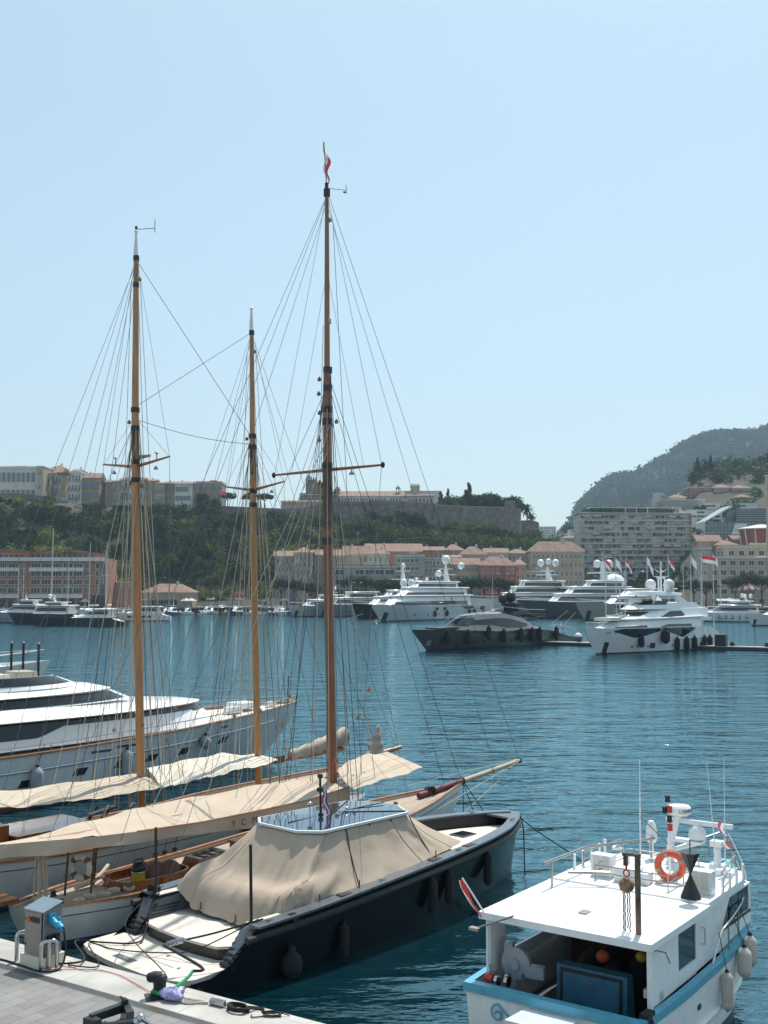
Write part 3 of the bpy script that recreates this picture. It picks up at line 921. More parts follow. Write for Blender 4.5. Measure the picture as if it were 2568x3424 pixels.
# ---------------------------------------------------------------- hull and deckhouse helpers for every boat
class Hull:
 """lofted hull; x forward from the stern, y to port, z up from the waterline"""
 def __init__(s, L, beam, sheer, wr=.86, ov=1.0, tr=0.0, d=.6, p=1.0, q=1.0, bowtip=.02, wline=None):
  s.L, s.beam, s.sheer, s.wr, s.ov, s.tr, s.d, s.p, s.q = L, beam, sheer, wr, ov, tr, d, p, q
  s.wline = wline
 def hb(s, x): return max(.02, sinterp(s.beam, x))
 def zs(s, x): return sinterp(s.sheer, x)
 def pt(s, xd, z, side=1, off=0.0):
  f = xd / s.L
  zs = s.zs(xd)
  t = max(0.0, min(1.0, (z + s.d) / (zs + s.d)))
  xw = s.tr + f * (s.L - s.ov - s.tr)
  x = xd + (xw - xd) * (1 - t) ** s.q
  wr = s.wr * (1 - .55 * max(0, f - .55) / .45) if not s.wline else s.wline(f)
  h = s.hb(xd) * (wr + (1 - wr) * t ** s.p)
  return Vector((x, side * (h + off), z if z <= zs else zs))
 def xs(s, n, x0=0.0, x1=None):
  x1 = s.L if x1 is None else x1
  return [x0 + (x1 - x0) * (1 - (1 - k / n) ** 1.35) for k in range(n + 1)]
 def build(s, name, m, parent, n=28, nv=9, boot=None, zboot=.12, mats=None, cap=True):
  mb = MB()
  secs = []
  for x in s.xs(n):
   zs = s.zs(x)
   zz = [-s.d, 0.0, zboot] + [zboot + (zs - zboot) * k / (nv - 2) for k in range(1, nv - 1)]
   prt = [s.pt(x, z, 1) for z in zz]
   stb = [s.pt(x, z, -1) for z in zz]
   secs.append(list(reversed(stb)) + prt)
  mb.loft(secs, False, cap)
  nn = len(secs[0])
  for i, f in enumerate(mb.f):
   if len(f) == 4:
    zc = sum(mb.v[k][2] for k in f) / 4
    mb.m[i] = 1 if zc < zboot - 1e-4 else 0
  return mb.build(name, [m, boot or M['boot']], parent, True, 50)
 def deck(s, name, m, parent, drop=.1, x0=0.0, x1=None, n=24, camber=.04, inset=.03):
  mb = MB()
  rows = []
  for x in s.xs(n, x0, x1):
   z = s.zs(x) - drop
   p = s.pt(x, z, 1)
   w = max(.01, p.y - inset)
   rows.append([(p.x, w * k, z + camber * (1 - k * k)) for k in (-1, -.5, 0, .5, 1)])
  mb.grid(rows)
  return mb.build(name, m, parent)
 def rail(s, mb, r, dz=0.0, side=1, x0=0.0, x1=None, n=26, off=0.0, w=None):
  xs = s.xs(n, x0, x1)
  if w is None:
   mb.tube([s.pt(x, s.zs(x), side, off) + Vector((0, 0, dz)) for x in xs], r, 6)
  else:
   secs = []
   for x in xs:
    p = s.pt(x, s.zs(x), side, off)
    yi = p.y - side * min(w, max(.01, abs(p.y) - .005))
    secs.append([(p.x, p.y, p.z + dz), (p.x, yi, p.z + dz), (p.x, yi, p.z + dz + r), (p.x, p.y, p.z + dz + r)])
   mb.loft(secs, True, True)
  return mb
 def strip(s, mb, za, zb, side=-1, x0=0.0, x1=None, n=16, off=.012, m=3):
  """a patch on the topsides; za, zb: heights or functions of x"""
  fa = za if callable(za) else (lambda x: za)
  fb = zb if callable(zb) else (lambda x: zb)
  x1 = s.L if x1 is None else x1
  rows = []
  for k in range(n + 1):
   x = x0 + (x1 - x0) * k / n
   rows.append([s.pt(x, fa(x) + (fb(x) - fa(x)) * j / m, side, off) for j in range(m + 1)])
  return mb.grid(rows)
class Tier:
 """one storey of a deckhouse: lofted plan outline with raked ends"""
 def __init__(s, a0, b0, a1, b1, w0, w1, z0, z1, nose=.35, p=2.2, aft=.0, crown=.12):
  s.a0, s.b0, s.a1, s.b1, s.w0, s.w1, s.nose, s.p, s.aft, s.crown = a0, b0, a1, b1, w0, w1, nose, p, aft, crown
  s.z0 = z0 if callable(z0) else (lambda u: z0)
  s.z1 = z1 if callable(z1) else (lambda u: z1)
 def wid(s, u):
  if u > 1 - s.nose:
   k = (u - 1 + s.nose) / s.nose
   return max(.0, 1 - k ** s.p) ** (1 / s.p)
  if s.aft and u < s.aft:
   k = 1 - u / s.aft
   return max(.0, 1 - k ** s.p) ** (1 / s.p) * .25 + .75
  return 1.0
 def pt(s, u, t, side=1, off=0.0):
  u = max(0, min(1, u))
  x = lerp(lerp(s.a0, s.b0, u), lerp(s.a1, s.b1, u), t)
  w = s.wid(u) * lerp(s.w0, s.w1, t)
  if u > .985: x += off
  return Vector((x, side * (w + off), lerp(s.z0(u), s.z1(u), t)))
 def us(s, n=30):
  return [1 - (1 - k / n) ** 2.0 for k in range(n + 1)]
 def build(s, name, m, parent, n=30, nt=4):
  mb = MB()
  us = s.us(n)
  rings = []
  for j in range(nt + 1):
   t = j / nt
   rings.append([s.pt(u, t, -1) for u in us] + [s.pt(u, t, 1) for u in reversed(us[:-1])])
  c = s.pt(.45, 1, 0); c.y = 0
  for f, h in ((.8, .55), (.45, .9), (.1, 1.0)):
   rings.append([Vector((lerp(c.x, p.x, f), p.y * f, p.z + s.crown * h)) for p in rings[nt]])
  mb.loft(rings, True, True)
  return mb.build(name, m, parent, True, 40)
 def slab(s, name, m, parent, th=.12, over=.15, over_f=.15, n=30, dz=0.0):
  """an overhanging roof slab on top of this tier"""
  mb = MB()
  us = s.us(n)
  rings = []
  for dzz, o in ((dz, over * .7), (dz + th * .3, over), (dz + th * .7, over), (dz + th, over * .7)):
   r = []
   for side, seq in ((-1, us), (1, list(reversed(us[:-1])))):
    for u in seq:
     p = s.pt(u, 1, side)
     k = s.wid(u)
     p.y += side * o * k
     p.x += over_f * o / max(over, 1e-6) * (1 if u > .5 else -1) * (1 - k * .999 if u > .5 else (1 if u < .02 else 0))
     p.z += dzz
     r.append(p)
   rings.append(r)
  mb.loft(rings, True, True)
  return mb.build(name, m, parent, True, 50)
 def band(s, mb, u0, u1, t0, t1, side=-1, off=.02, n=14, m=2):
  fa = t0 if callable(t0) else (lambda u: t0)
  fb = t1 if callable(t1) else (lambda u: t1)
  rows = []
  for k in range(n + 1):
   u = u0 + (u1 - u0) * k / n
   rows.append([s.pt(u, lerp(fa(u), fb(u), j / m), side, off) for j in range(m + 1)])
  return mb.grid(rows)
def fender(parent, p, L, r, m, top=None, name='fender', rope_m=None, ball=False):
 """a hanging fender with its lanyard; p = its centre"""
 mb = MB().mi(0)
 p = Vector(p)
 prof = [(.02, -L / 2 - .02), (r * .5, -L / 2 + r * .15), (r * .9, -L / 2 + r * .6), (r, -L / 2 + r), (r, L / 2 - r), (r * .9, L / 2 - r * .6), (r * .45, L / 2 - r * .1), (r * .3, L / 2 + r * .15)]
 mb.lathe(prof, p, 12)
 mb.mi(1)
 mb.lathe([(r * .42, L / 2 - r * .1), (r * .3, L / 2 + r * .35), (.02, L / 2 + r * .5)], p, 8)
 if top is not None:
  mb.tube([p + Vector((0, 0, L / 2 + r * .2)), Vector(top)], max(.008, r * .06), 4)
 return mb.build(name, [m, rope_m or M['rope_dark']], parent)
# ---------------------------------------------------------------- dark day tender in the foreground
T = thing('motor_tender', 'dark navy motor tender with tan canvas cover and mirror glass roof by the quay', 'motor boat', (-5.67, 25.07, 0), R(47))
TH = Hull(14.3, [(0, 2.02), (2, 2.2), (5, 2.27), (8, 2.14), (10.4, 1.85), (12.2, 1.4), (13.3, .88), (14.0, .45), (14.3, .16)],
   [(0, 1.2), (3, 1.32), (6, 1.5), (9, 1.64), (12, 1.72), (14.3, 1.74)], wr=.84, ov=.35, tr=.0, d=.6, q=1.2)
# the topsides start at x=1.2; a low swim platform runs aft of that
hb_old = TH.hb
TS = Hull(14.3, TH.beam, TH.sheer, wr=.84, ov=.35, tr=.0, d=.6, q=1.2)
mb = MB()
secs = []
for x in [0.35, .8, 1.3, 1.85] + TS.xs(26, 2.4):
 zs = TS.zs(x) if x >= 1.85 else (interp([(0.35, .40), (1.0, .42), (1.3, .62), (1.85, 1.2)], x))
 zz = [-.6, 0, .1] + [.1 + (zs - .1) * k / 6 for k in range(1, 7)]
 secs.append([TS.pt(x, z, -1) for z in reversed(zz)] + [TS.pt(x, z, 1) for z in zz])
mb.loft(secs, False, True)
mb.build('hull', M['navy'], T, True, 40)
# gunwale, rubbing strake
for sd in (-1, 1):
 mb = MB()
 TS.rail(mb, .05, -.02, sd, 1.9, 14.28, 30, .03, .36)
 mb.build('gunwale', M['bluegrey'], T, True, 30)
 mb = MB()
 mb.tube([TS.pt(x, TS.zs(x) - .2, sd, .03) for x in TS.xs(30, 1.6, 14.3)], [.085] * 30 + [.06], 10)
 mb.build('rubbing_strake', M['rubber'], T)
mb = MB()
mb.ell((14.32, 0, 1.57), (.13, .2, .14), 12, 8)
mb.build('bow_pad', M['rubber'], T)
# swim platform and steps
def rr(pts, z0, z1, m, name, mat2=None):
 mb = MB().mi(0)
 mb.prism(pts, z0 + .035 if mat2 else z0, z1)
 o = mb.build(name, m, T, False)
 return o
plat = [(1.75, -1.62), (1.6, -1.8), (.45, -1.88), (.15, -1.75), (-.02, -1.4), (-.12, -.7), (-.14, 0), (-.12, .7), (-.02, 1.55), (.12, 1.95), (.4, 2.12), (1.25, 2.15), (1.75, 1.7)]
rr(plat, .36, .47, M['teak'], 'swim_platform')
mb = MB()
mb.prism([(x * .985 + .03, y * 1.015) for x, y in plat], .12, .36)
mb.build('platform_edge', M['rubber'], T, False)
up = [(3.6, -1.55), (1.75, -1.5), (1.48, -1.25), (1.4, -.6), (1.36, 0), (1.4, .8), (1.48, 1.4), (1.75, 1.62), (3.6, 1.66)]
rr(up, .72, .78, M['teak'], 'aft_deck')
mb = MB()
mb.prism([(x + .05, y) for x, y in up], .47, .72)
mb.build('deck_riser', M['black'], T, False)
# stern quarters: coaming boxes with louvred air intakes
for sd in (-1, 1):
 mb = MB()
 yo, yi = 2.12, 1.62
 x0 = 1.75
 mb.hexa([(x0 - .45, sd * yi, .47), (3.4, sd * yi, .47), (3.4, sd * 1.78, .47), (x0 - .45, sd * 1.74, .47), (x0 + .15, sd * yi, 1.17), (3.4, sd * yi, 1.25), (3.4, sd * yo, 1.25), (x0 + .1, sd * yo * .98, 1.17)])
 mb.build('quarter_coaming', M['bluegrey'], T, False)
 mb = MB()
 mb.prism([(x0 + .25, sd * (yi + .02)), (3.3, sd * (yi + .02)), (3.3, sd * (yo - .12)), (x0 + .25, sd * (yo - .14))], 1.262, 1.285)
 mb.build('side_deck', M['teak'], T, False)
 mb = MB()
 for k in range(7):
  f = k / 7
  mb.hexa([(x0 - .46 + .62 * f, sd * (yi - .03), .50 + .62 * f), (x0 - .36 + .62 * f, sd * (yi - .03), .50 + .62 * f), (x0 - .36 + .62 * f, sd * (yo - .1), .50 + .62 * f), (x0 - .46 + .62 * f, sd * (yo - .1), .50 + .62 * f),
     (x0 - .43 + .62 * f, sd * (yi - .03), .56 + .62 * f), (x0 - .33 + .62 * f, sd * (yi - .03), .56 + .62 * f), (x0 - .33 + .62 * f, sd * (yo - .1), .56 + .62 * f), (x0 - .43 + .62 * f, sd * (yo - .1), .56 + .62 * f)])
 for k in range(7):
  z = .55 + k * .075
  mb.box((x0 + .25 + .12 * k / 3, sd * (yi - .008), z), (.75, .012, .03))
 mb.build('air_intake', M['black'], T, False)
mb = MB()
mb.b2(2.5, 4.2, -1.62, 1.62, .55, .77)
mb.build('cockpit_sole', M['bluegrey'], T, False)
# platform hatches, fittings, name plate
mb = MB()
for x0_, x1_, y0_, y1_ in ((.5, 1.25, -.04, -.02), (.55, .60, -.9, .2), (1.0, 1.02, -1.2, .1)):
 MB().b2(x0_, x1_, y0_, y1_, .471, .476).build('hatch_seam', M['canvas_grey'], T, False)
for x, y in ((.95, -.2), (.62, -1.05), (1.05, 1.0)):
 MB().box((x, y, .474), (.1, .06, .008), .3).build('deck_fitting', M['steel'], T, False)
mb = MB()
mb.b2(.10, .30, .05, .75, .471, .478)
mb.build('name_panel', M['bluegrey'], T, False)
lettering('WALLY', .11, M['sign_grey'], T, (.2, .4, .482), (0, 0, R(90)))
# foredeck inside the bulwark
mb = MB()
rows = []
for x in TS.xs(16, 8.2, 13.7):
 w = max(.02, TS.hb(x) - .42)
 z = TS.zs(x) - .36
 rows.append([(x, w * k, z + .03 * (1 - k * k)) for k in (-1, -.5, 0, .5, 1)])
mb.grid(rows)
mb.build('foredeck', M['teak'], T)
for sd in (-1, 1):
 mb = MB()
 rows = []
 for x in TS.xs(18, 4, 13.75):
  w = max(.02, TS.hb(x) - .325)
  rows.append([(x, sd * w, TS.zs(x) - .01), (x, sd * (w - .02), TS.zs(x) - .4)])
 mb.grid(rows)
 mb.build('inner_bulwark', M['black'], T)
mb = MB()
mb.prism([(13.5, -.66), (14.25, -.14), (14.25, .14), (13.5, .66)], 1.68, 1.735)
mb.build('bow_cap', M['bluegrey'], T, False)
mb = MB().mi(0)
mb.box((11.9, .1, 1.40), (.62, .55, .04)); mb.mi(1).box((11.9, .1, 1.425), (.52, .45, .02))
mb.build('foredeck_hatch', [M['bluegrey'], M['glass']], T, False)
# glass roof
roof = [(4.38, -.72), (4.8, -1.24), (8.0, -1.2), (8.55, -.35), (8.55, .35), (8.0, 1.2), (4.8, 1.24), (4.38, .72)]
M['mirror'] = mat('mirror_glass_roof', (0.20, 0.26, 0.32), 0.03, metal=0.9, var=.05)
mb = MB()
n = len(roof)
mb.add([(6.4, 0, 2.86)] + [(x * .97 + .19, y * .94, 2.80) for x, y in roof], [(0, 1 + i, 1 + (i + 1) % n) for i in range(n)])
mb.build('glass_roof', M['mirror'], T, False)
mb = MB()
mb.loft([[(x * .97 + .19, y * .94, 2.797) for x, y in roof], [(x, y, 2.79) for x, y in roof], [(x, y, 2.73) for x, y in roof], [(x * .97 + .19, y * .94, 2.72) for x, y in roof]], True, False)
mb.build('roof_rim', M['paleblue'], T, False)
mb = MB()
mb.tube([(4.8, .05, 2.82), (8.3, .02, 2.85)], .015, 6)
mb.tube([(6.4, 0, 2.868), (8.0, 1.1, 2.812)], .012, 6).tube([(6.4, 0, 2.868), (8.0, -1.1, 2.812)], .012, 6)
mb.build('roof_seam', M['black'], T, False)
for (x, y) in ((4.9, -1.19), (5.6, -1.19), (6.5, -1.18), (7.3, -1.18), (4.45, -.5), (4.45, .5)):
 MB().box((x, y, 2.66), (.03, .03, .14)).build('cover_hook', M['black'], T)
# canvas cover: from the roof rim down to the gunwales, a fold at a time
anchors = [  # (top x, top y), (foot x, y, z)
 ((4.42, 0), (2.75, 0.0, .84)), ((4.42, -.66), (2.72, -.9, .84)), ((4.62, -.98), (2.80, -1.45, .90)), ((4.82, -1.2), (3.1, -1.80, 1.22)), ((5.6, -1.19), (4.4, -1.92, 1.43)), ((6.4, -1.18), (6.0, -1.93, 1.53)), ((7.2, -1.17), (7.6, -1.84, 1.61)),
 ((7.96, -1.15), (9.0, -1.62, 1.67)), ((8.25, -.75), (10.1, -1.36, 1.71)), ((8.5, -.3), (10.5, -.5, 1.42)), ((8.5, .3), (10.8, .5, 1.42)), ((8.25, .75), (10.9, 1.22, 1.70)), ((7.96, 1.15), (9.2, 1.6, 1.68)), ((6.8, 1.18), (7.0, 1.9, 1.58)),
 ((5.6, 1.19), (5.0, 1.93, 1.48)), ((4.82, 1.2), (3.2, 1.88, 1.34)), ((4.62, .98), (2.62, 1.72, 1.31)), ((4.42, .66), (2.65, 1.1, .90))]
rows = [[] for _ in range(15)]
NA, SUB = len(anchors), 12
c_rs = np.random.RandomState(5)
for i in range(NA):
 for k in range(SUB):
  f = k / SUB
  a, b = anchors[i], anchors[(i + 1) % NA]
  top = Vector((lerp(a[0][0], b[0][0], f), lerp(a[0][1], b[0][1], f), 2.70))
  ft = Vector([lerp(a[1][j], b[1][j], f) for j in range(3)])
  idx = i * SUB + k
  sag = math.sin(math.pi * f)
  for r in range(15):
   v = r / 14
   p = top.lerp(ft, v)
   out = Vector((ft.x - top.x, ft.y - top.y, 0))
   out = out.normalized() if out.length > .05 else Vector((0, 0, 0))
   aft = max(0, 1 - abs(p.x - 3.3) / 1.6)
   fr = max(0, 1 - abs(p.x - 9.3) / 1.8)
   p += out * (-.07 * math.sin(math.pi * v) * (1 + 1.2 * fr))
   wv = .03 * float(hnoise(idx * .22, v * 1.5, 4)) * v + .018 * float(hnoise(idx * .9, v * 2, 6)) * v
   wv += .035 * aft * v * float(hnoise(idx * .35, v * 4, 8)) * 2 + .03 * aft * v * math.sin(idx * .9 - 6 * v)
   wv += .02 * float(hnoise(idx * .25, v * 6, 2)) * (.3 + v)
   p += out * wv
   p.z -= .05 * sag * (1 - v) * (0 if r == 0 else 1)
   if aft > 0 and v > .55:
    bulge = math.sin(math.pi * min(1, (v - .55) / .45)) * aft
    p.z += .24 * bulge * (1 if p.y < 0 else .6)
    p += out * .22 * bulge
   if -2.1 < p.y < -1.2 and p.x < 4.9 and v > .3:      # pleats gathered at the aft corner
    q = math.atan2(p.z - 1.15, p.x - 3.5)
    p += Vector((0, -1, 0)) * .045 * math.sin(q * 14) * min(1, (v - .3) * 3)
   rows[r].append(p)
for r in rows:
 r.append(r[0])
mb = MB()
mb.grid(rows)
cov = mb.build('canvas_cover', M['canvas'], T, True, 180)
for idx in (38, 56, 74, 88, 104, 168, 200):
 MB().tube([r[idx] + Vector((0, -.004, .004)) for r in rows], .009, 4).build('seam', M['canvas_grey'], cov)
for pts in ([(5.62, -1.22, 2.7), (5.55, -1.42, 2.2), (5.42, -1.72, 1.8), (5.3, -1.99, 1.5)], [(8.0, -1.2, 2.7), (8.2, -1.36, 2.2), (8.35, -1.66, 1.7)]):
 MB().tube(pts, .016, 5).build('cover_zip', M['black'], cov)
for (x, y, z) in ((5.3, -1.99, 1.5), (8.4, -1.8, 1.66), (4.0, -1.95, 1.4), (2.72, -.4, .9), (2.85, -1.3, .93), (2.7, .9, .95)):
 mb = MB()
 mb.tube([(x, y, z + .16), (x - .01, y - .02, z), (x - .12, y + .03, z - .05)], .016, 5)
 mb.build('tie_strap', M['black'], cov)
# poles, cleats, roof aerials, flag
for (x, y, z, h) in ((2.05, -1.78, 1.26, 1.75), (1.98, 1.72, 1.28, 1.62)):
 mb = MB()
 mb.tube([(x, y, z), (x - .04, y, z + h)], .035, 8)
 mb.lathe([(.09, 0), (.09, .03), (.05, .06)], (x, y, z), 10)
 mb.build('stern_pole', M['black'], T)
for (x, sd) in ((2.35, -1), (6.0, -1), (9.3, -1), (13.2, -1), (13.2, 1), (2.3, 1), (7.5, 1)):
 p = TS.pt(x, TS.zs(x), sd) + Vector((0, -sd * .16, .035))
 mb = MB()
 mb.box(p + Vector((0, 0, .01)), (.1, .06, .05)); mb.tube([p + Vector((-.14, 0, .04)), p + Vector((.14, 0, .04))], .02, 6)
 mb.build('cleat', M['steel'], T)
for (x, sd) in ((4.7, -1), (8.2, -1), (9.9, -1)):
 p = TS.pt(x, TS.zs(x), sd) + Vector((0, -sd * .18, .035))
 MB().box(p, (.4, .2, .02)).build('boarding_plate', M['black'], T)
mb = MB()
mb.tube([(5.6, .1, 2.84), (5.6, .1, 3.12)], .02, 6); mb.ell((5.6, .1, 3.16), (.075, .075, .07), 10, 6)
mb.build('aerial', M['steel'], T)
mb = MB()
mb.tube([(5.75, -.15, 2.84), (5.72, -.15, 3.85)], .03, 8); mb.box((5.72, -.15, 3.9), (.1, .1, .1)); mb.box((5.72, -.15, 3.55), (.12, .12, .1))
mb.tube([(5.75, -.15, 2.86), (5.75, -.15, 2.95)], .07, 8)
mb.build('light_pole', M['black'], T)
fl = MB()
for j, m0 in enumerate((0, 1, 2)):
 fl.mi(j)
 rows = []
 for k in range(8):
  s_ = k / 7
  x0 = 5.72 + .04 * math.sin(k * 1.3) + .05 * s_
  rows.append([(x0 + .06 * j, -.17 - .14 * s_ - .02 * math.sin(k + j), 3.6 - .66 * s_ - .02 * j), (x0 + .06 * (j + 1) + .01, -.17 - .14 * s_ - .02 * math.sin(k + j + 1), 3.58 - .64 * s_ - .02 * (j + 1))])
 fl.grid(rows)
fl.build('ensign', [M['flag_red'], M['flag_white'], M['flag_blue']], T)
mb = MB()
mb.tube([(6.2, -.3, 2.86), (6.75, -.1, 2.92)], .018, 6); mb.ell((6.75, -.1, 2.93), (.05, .05, .04), 8, 5); mb.ell((6.2, -.3, 2.88), (.06, .06, .06), 8, 5)
mb.build('horn', M['steel'], T)
for k, (x, L_, r_, z) in enumerate(((4.6, .78, .115, .42), (7.9, .85, .125, .8), (8.7, .85, .125, .84), (10.9, .9, .125, .88))):
 p = TS.pt(x, z, -1, r_ + .02)
 tp = TS.pt(x, TS.zs(x), -1, -.05) + Vector((0, 0, .05))
 fender(T, p, L_, r_, M['fender_black'], tp)
p = TS.pt(2.9, .28, -1, .2)
fender(T, p, .6, .24, M['fender_black'], None)
# stern lines
TL = lambda x, y, z: T_M @ Vector((x, y, z))
T_M = Matrix.Translation((-5.67, 25.07, 0)) @ Matrix.Rotation(R(47), 4, 'Z')
for sd, pts in ((1, [(2.4, 1.9, 1.3), (1.2, 1.95, 1.05), (1.0, 1.9, 1.1)]),):
 pass
mb = MB()
for k in range(14):
 a = k * .8
 mb.torus((2.0 + .015 * k, 1.98, 1.30 + .06 * math.sin(k)), .13, .016, 'X', 10, 5)
mb.build('coiled_line', M['rope_dark'], T)
mb = MB()
for k in range(6):
 mb.torus((2.9 + .03 * k, -2.12, 1.22), .14, .018, 'X', 10, 5)
mb.build('coiled_line', M['rope_dark'], T)
rope('stern_line', 'black stern line from the tender over its teak platform to the pedestal side', [TL(1.95, 1.75, 1.3), TL(1.3, 1.2, .62), TL(.9, 1.0, .52), TL(.4, 1.6, .52), TL(0.05, 2.2, .5), q2w(-2.0, .18, 1.23), q2w(-2.3, -.3, 1.22)], .02, M['rope_dark'], 'mooring line')
rope('stern_line', 'black line sagging across the teak swim platform to the quay', [TL(2.2, -1.85, 1.35), TL(1.2, -1.0, .75), TL(.8, -.2, .58), TL(.35, 1.0, .5), TL(.1, 1.7, .55), q2w(-1.5, .1, 1.22), q2w(-2.05, -.2, 1.22)], .014, M['rope_dark'], 'mooring line')
rope('stern_line', 'black stern line stretched from the tender quarter to the green sling', [TL(2.25, -1.95, 1.36), TL(1.2, -1.6, 1.22), TL(.55, -1.32, 1.15)], .022, M['rope_dark'], 'mooring line')
spring('mooring_spring', 'steel mooring spring in the stern line above the swim platform', TL(.6, -1.34, 1.16), TL(.1, -1.2, 1.12), .055)
rope('stern_line', 'short dark line joining the green sling to the mooring spring', [TL(.1, -1.2, 1.12), q2w(.78, .62, 1.45), q2w(.70, .45, 1.42)], .03, M['rope_dark'], 'mooring line')
rope('stern_line', 'thin black line dropping from the port coaming to the bollard', [TL(2.0, 1.75, 1.35), TL(.2, .4, 1.2), q2w(.5, -.1, 1.5), q2w(.62, -.35, 1.5)], .012, M['rope_dark'], 'mooring line')
# mooring lines at the bow, running into the water
rope('bow_line', 'grey bow line slanting from the tender stem down into the water', [TL(14.2, -.15, 1.72), TL(14.5, -.8, 1.2), TL(15.0, -1.9, .5), TL(15.3, -2.7, -.1)], .018, M['rope_dark'], 'mooring line')
rope('bow_line', 'dark line hanging straight down from the tender bow', [TL(14.3, -.25, 1.7), TL(14.4, -.3, 1.3), TL(14.42, -.32, .6), TL(14.43, -.33, -.3)], .02, M['rope_dark'], 'mooring line')
# ---------------------------------------------------------------- the two classic sailing yachts
def on_plane(org, head, px, py, y):
 """where the sight line of a pixel meets the fore-and-aft plane at local y of a boat"""
 n = Vector((-math.sin(head), math.cos(head), 0))
 c = Vector((0, 0, CAM_Z))
 v = U(px, py, d=1.0) - c
 t = (y - (c - Vector(org)).dot(n)) / v.dot(n)
 p = c + v * t - Vector(org)
 return Vector((p.x * math.cos(head) + p.y * math.sin(head), y, p.z))
def sail_yacht(root, L, beam, sheer, hullm, stern_x=0.0):
 H = Hull(L, beam, sheer, wr=.72, ov=2.4, tr=1.2, d=.7, p=.8, q=1.6)
 H.build('hull', hullm, root, 32, 9, M['boot_blue'], .14)
 H.deck('deck', M['teak_old'], root, .10, 0, L - .15, 26, .05, .02)
 for sd in (-1, 1):
  H.rail(MB(), .06, -.01, sd, 0, L - .02, 30, .035, .11).build('caprail', M['varnish_x'], root, True, 30)
  mb = MB()
  rows = [[H.pt(x, H.zs(x), sd, -.03), H.pt(x, H.zs(x), sd, -.03) - Vector((0, 0, .14))] for x in H.xs(24, 0, L - .2)]
  mb.grid(rows)
  mb.build('bulwark', M['offwhite'], root)
  mb = MB()
  mb.tube([H.pt(x, H.zs(x) - .24, sd, .006) for x in H.xs(26, .3, L - .3)], .012, 5)
  mb.build('cove_line', M['boot'], root)
 return H
def spar(name, parent, pts, rs, m, n=12):
 return MB().tube(pts, rs, n).build(name, m, parent)
def stay(parent, a, b, r=.007, m=None, name='stay'):
 r *= 1.5 if name != 'stay' else 1.1
 return MB().tube([a, b], r, 4, False).build(name, m or M['wire'], parent)
def block(parent, p, r=.07):
 r *= .72
 mb = MB()
 mb.lathe([(r * .55, -.035), (r, -.03), (r, .03), (r * .55, .035)], p, 10, 'Y')
 mb.box((p[0], p[1], p[2] + r * .9), (.03, .05, r))
 return mb.build('block', M['varnish_x'], parent)
def sag_line(parent, a, b, sag, r=.012, m=None, name='halyard'):
 a, b = Vector(a), Vector(b)
 return MB().tube([a.lerp(b, k / 8) - Vector((0, 0, sag * math.sin(math.pi * k / 8))) for k in range(9)], r, 4, False).build(name, m or M['rope'], parent)
def awning(root, far, near, name, m, sag=.08, n=20, drop=0.0, mid=.06, seed=0):
 """canvas stretched between two edges, with creases; far/near: lists of points of equal length"""
 rows = []
 m_ = len(far) - 1
 for k in range(n + 1):
  f = k / n * m_
  i = min(int(f), m_ - 1)
  a, b = Vector(far[i]).lerp(Vector(far[i + 1]), f - i), Vector(near[i]).lerp(Vector(near[i + 1]), f - i)
  row = []
  for j in range(9):
   v = j / 8
   p = a.lerp(b, v)
   p.z -= sag * math.sin(math.pi * v) * (.7 + .3 * math.sin(k * .9)) - mid * math.sin(math.pi * v) * 0
   p.z += .016 * math.sin(k * 1.9 + v * 4 + seed) * (.25 + v * v) + .02 * math.sin(k * .7 - 6 * v + seed)
   p.z -= .05 * math.sin(math.pi * (f - i)) * (abs(v - .5) * 2)
   row.append(p)
  rows.append(row)
 o = MB().grid(rows).build(name, m, root, True, 180)
 for k in range(3, n - 1, 5):
  MB().tube([p + Vector((0, 0, .004)) for p in rows[k]], .007, 4).build('seam', M['canvas_grey'], o)
 return o
# ---- the nearer cutter with the tall dark mast
C_O, C_H = (-8.87, 27.43, 0), R(50)
Cy = thing('sailing_yacht', 'classic cutter with tall dark varnished mast, tan boom tent and long bowsprit', 'sailing yacht', C_O, C_H)
CH = sail_yacht(Cy, 18.2, [(0, .42), (2.3, 1.12), (3.6, 1.3), (6.4, 1.55), (9.5, 1.68), (12.5, 1.5), (15, 1.02), (17, .42), (18.2, .05)], [(0, 1.02), (5, .98), (10, 1.12), (14, 1.34), (18.2, 1.62)], M['offwhite'])
bs = spar('bowsprit', Cy, [(15.8, 0, 1.52), (18.2, 0, 1.68), (20, 0, 1.82), (22.2, 0, 2.0)], [.10, .10, .09, .075], M['canvas_light'])
MB().tube([(15.7, 0, 1.515), (18.3, 0, 1.69)], .107, 12).build('heel_cover', mat('maroon_cover', (.13, .025, .03), .6), bs)
mb = MB(); mb.torus((22.15, 0, 2.0), .085, .03, 'X', 12, 6); mb.torus((18.3, 0, 1.7), .115, .03, 'X', 12, 6); mb.tube([(20.2, 0, 1.83), (20.24, 0, 1.835)], .1, 12)
mb.build('sprit_band', M['wire_dark'], bs)
for (a, b, r) in (((22.1, 0, 1.95), (17.4, .0, .15), .014), ((22.1, 0.05, 2), (15.6, .95, 1.2), .010), ((22.1, -.05, 2), (15.6, -.95, 1.2), .010), ((22.1, 0.05, 2.05), (16.0, .75, 1.75), .008)):
 stay(bs, a, b, r, M['rope'])
for (a, b, r) in (((18.35, 0, 1.62), (18.3, -.9, -.2), .013), ((18.35, 0, 1.62), (18.9, .4, -.2), .012), ((18.4, 0, 1.62), (19.4, -.8, -.2), .012)):
 stay(bs, a, b, r, M['rope_dark'], 'mooring_line')
m3 = spar('mast', Cy, [(11.25, 0, .9), (11.22, 0, 3), (11.0, 0, 9), (10.93, 0, 12.7), (10.9, 0, 15.9)], [.155, .16, .16, .145, .12], M['mast_dark'], 14)
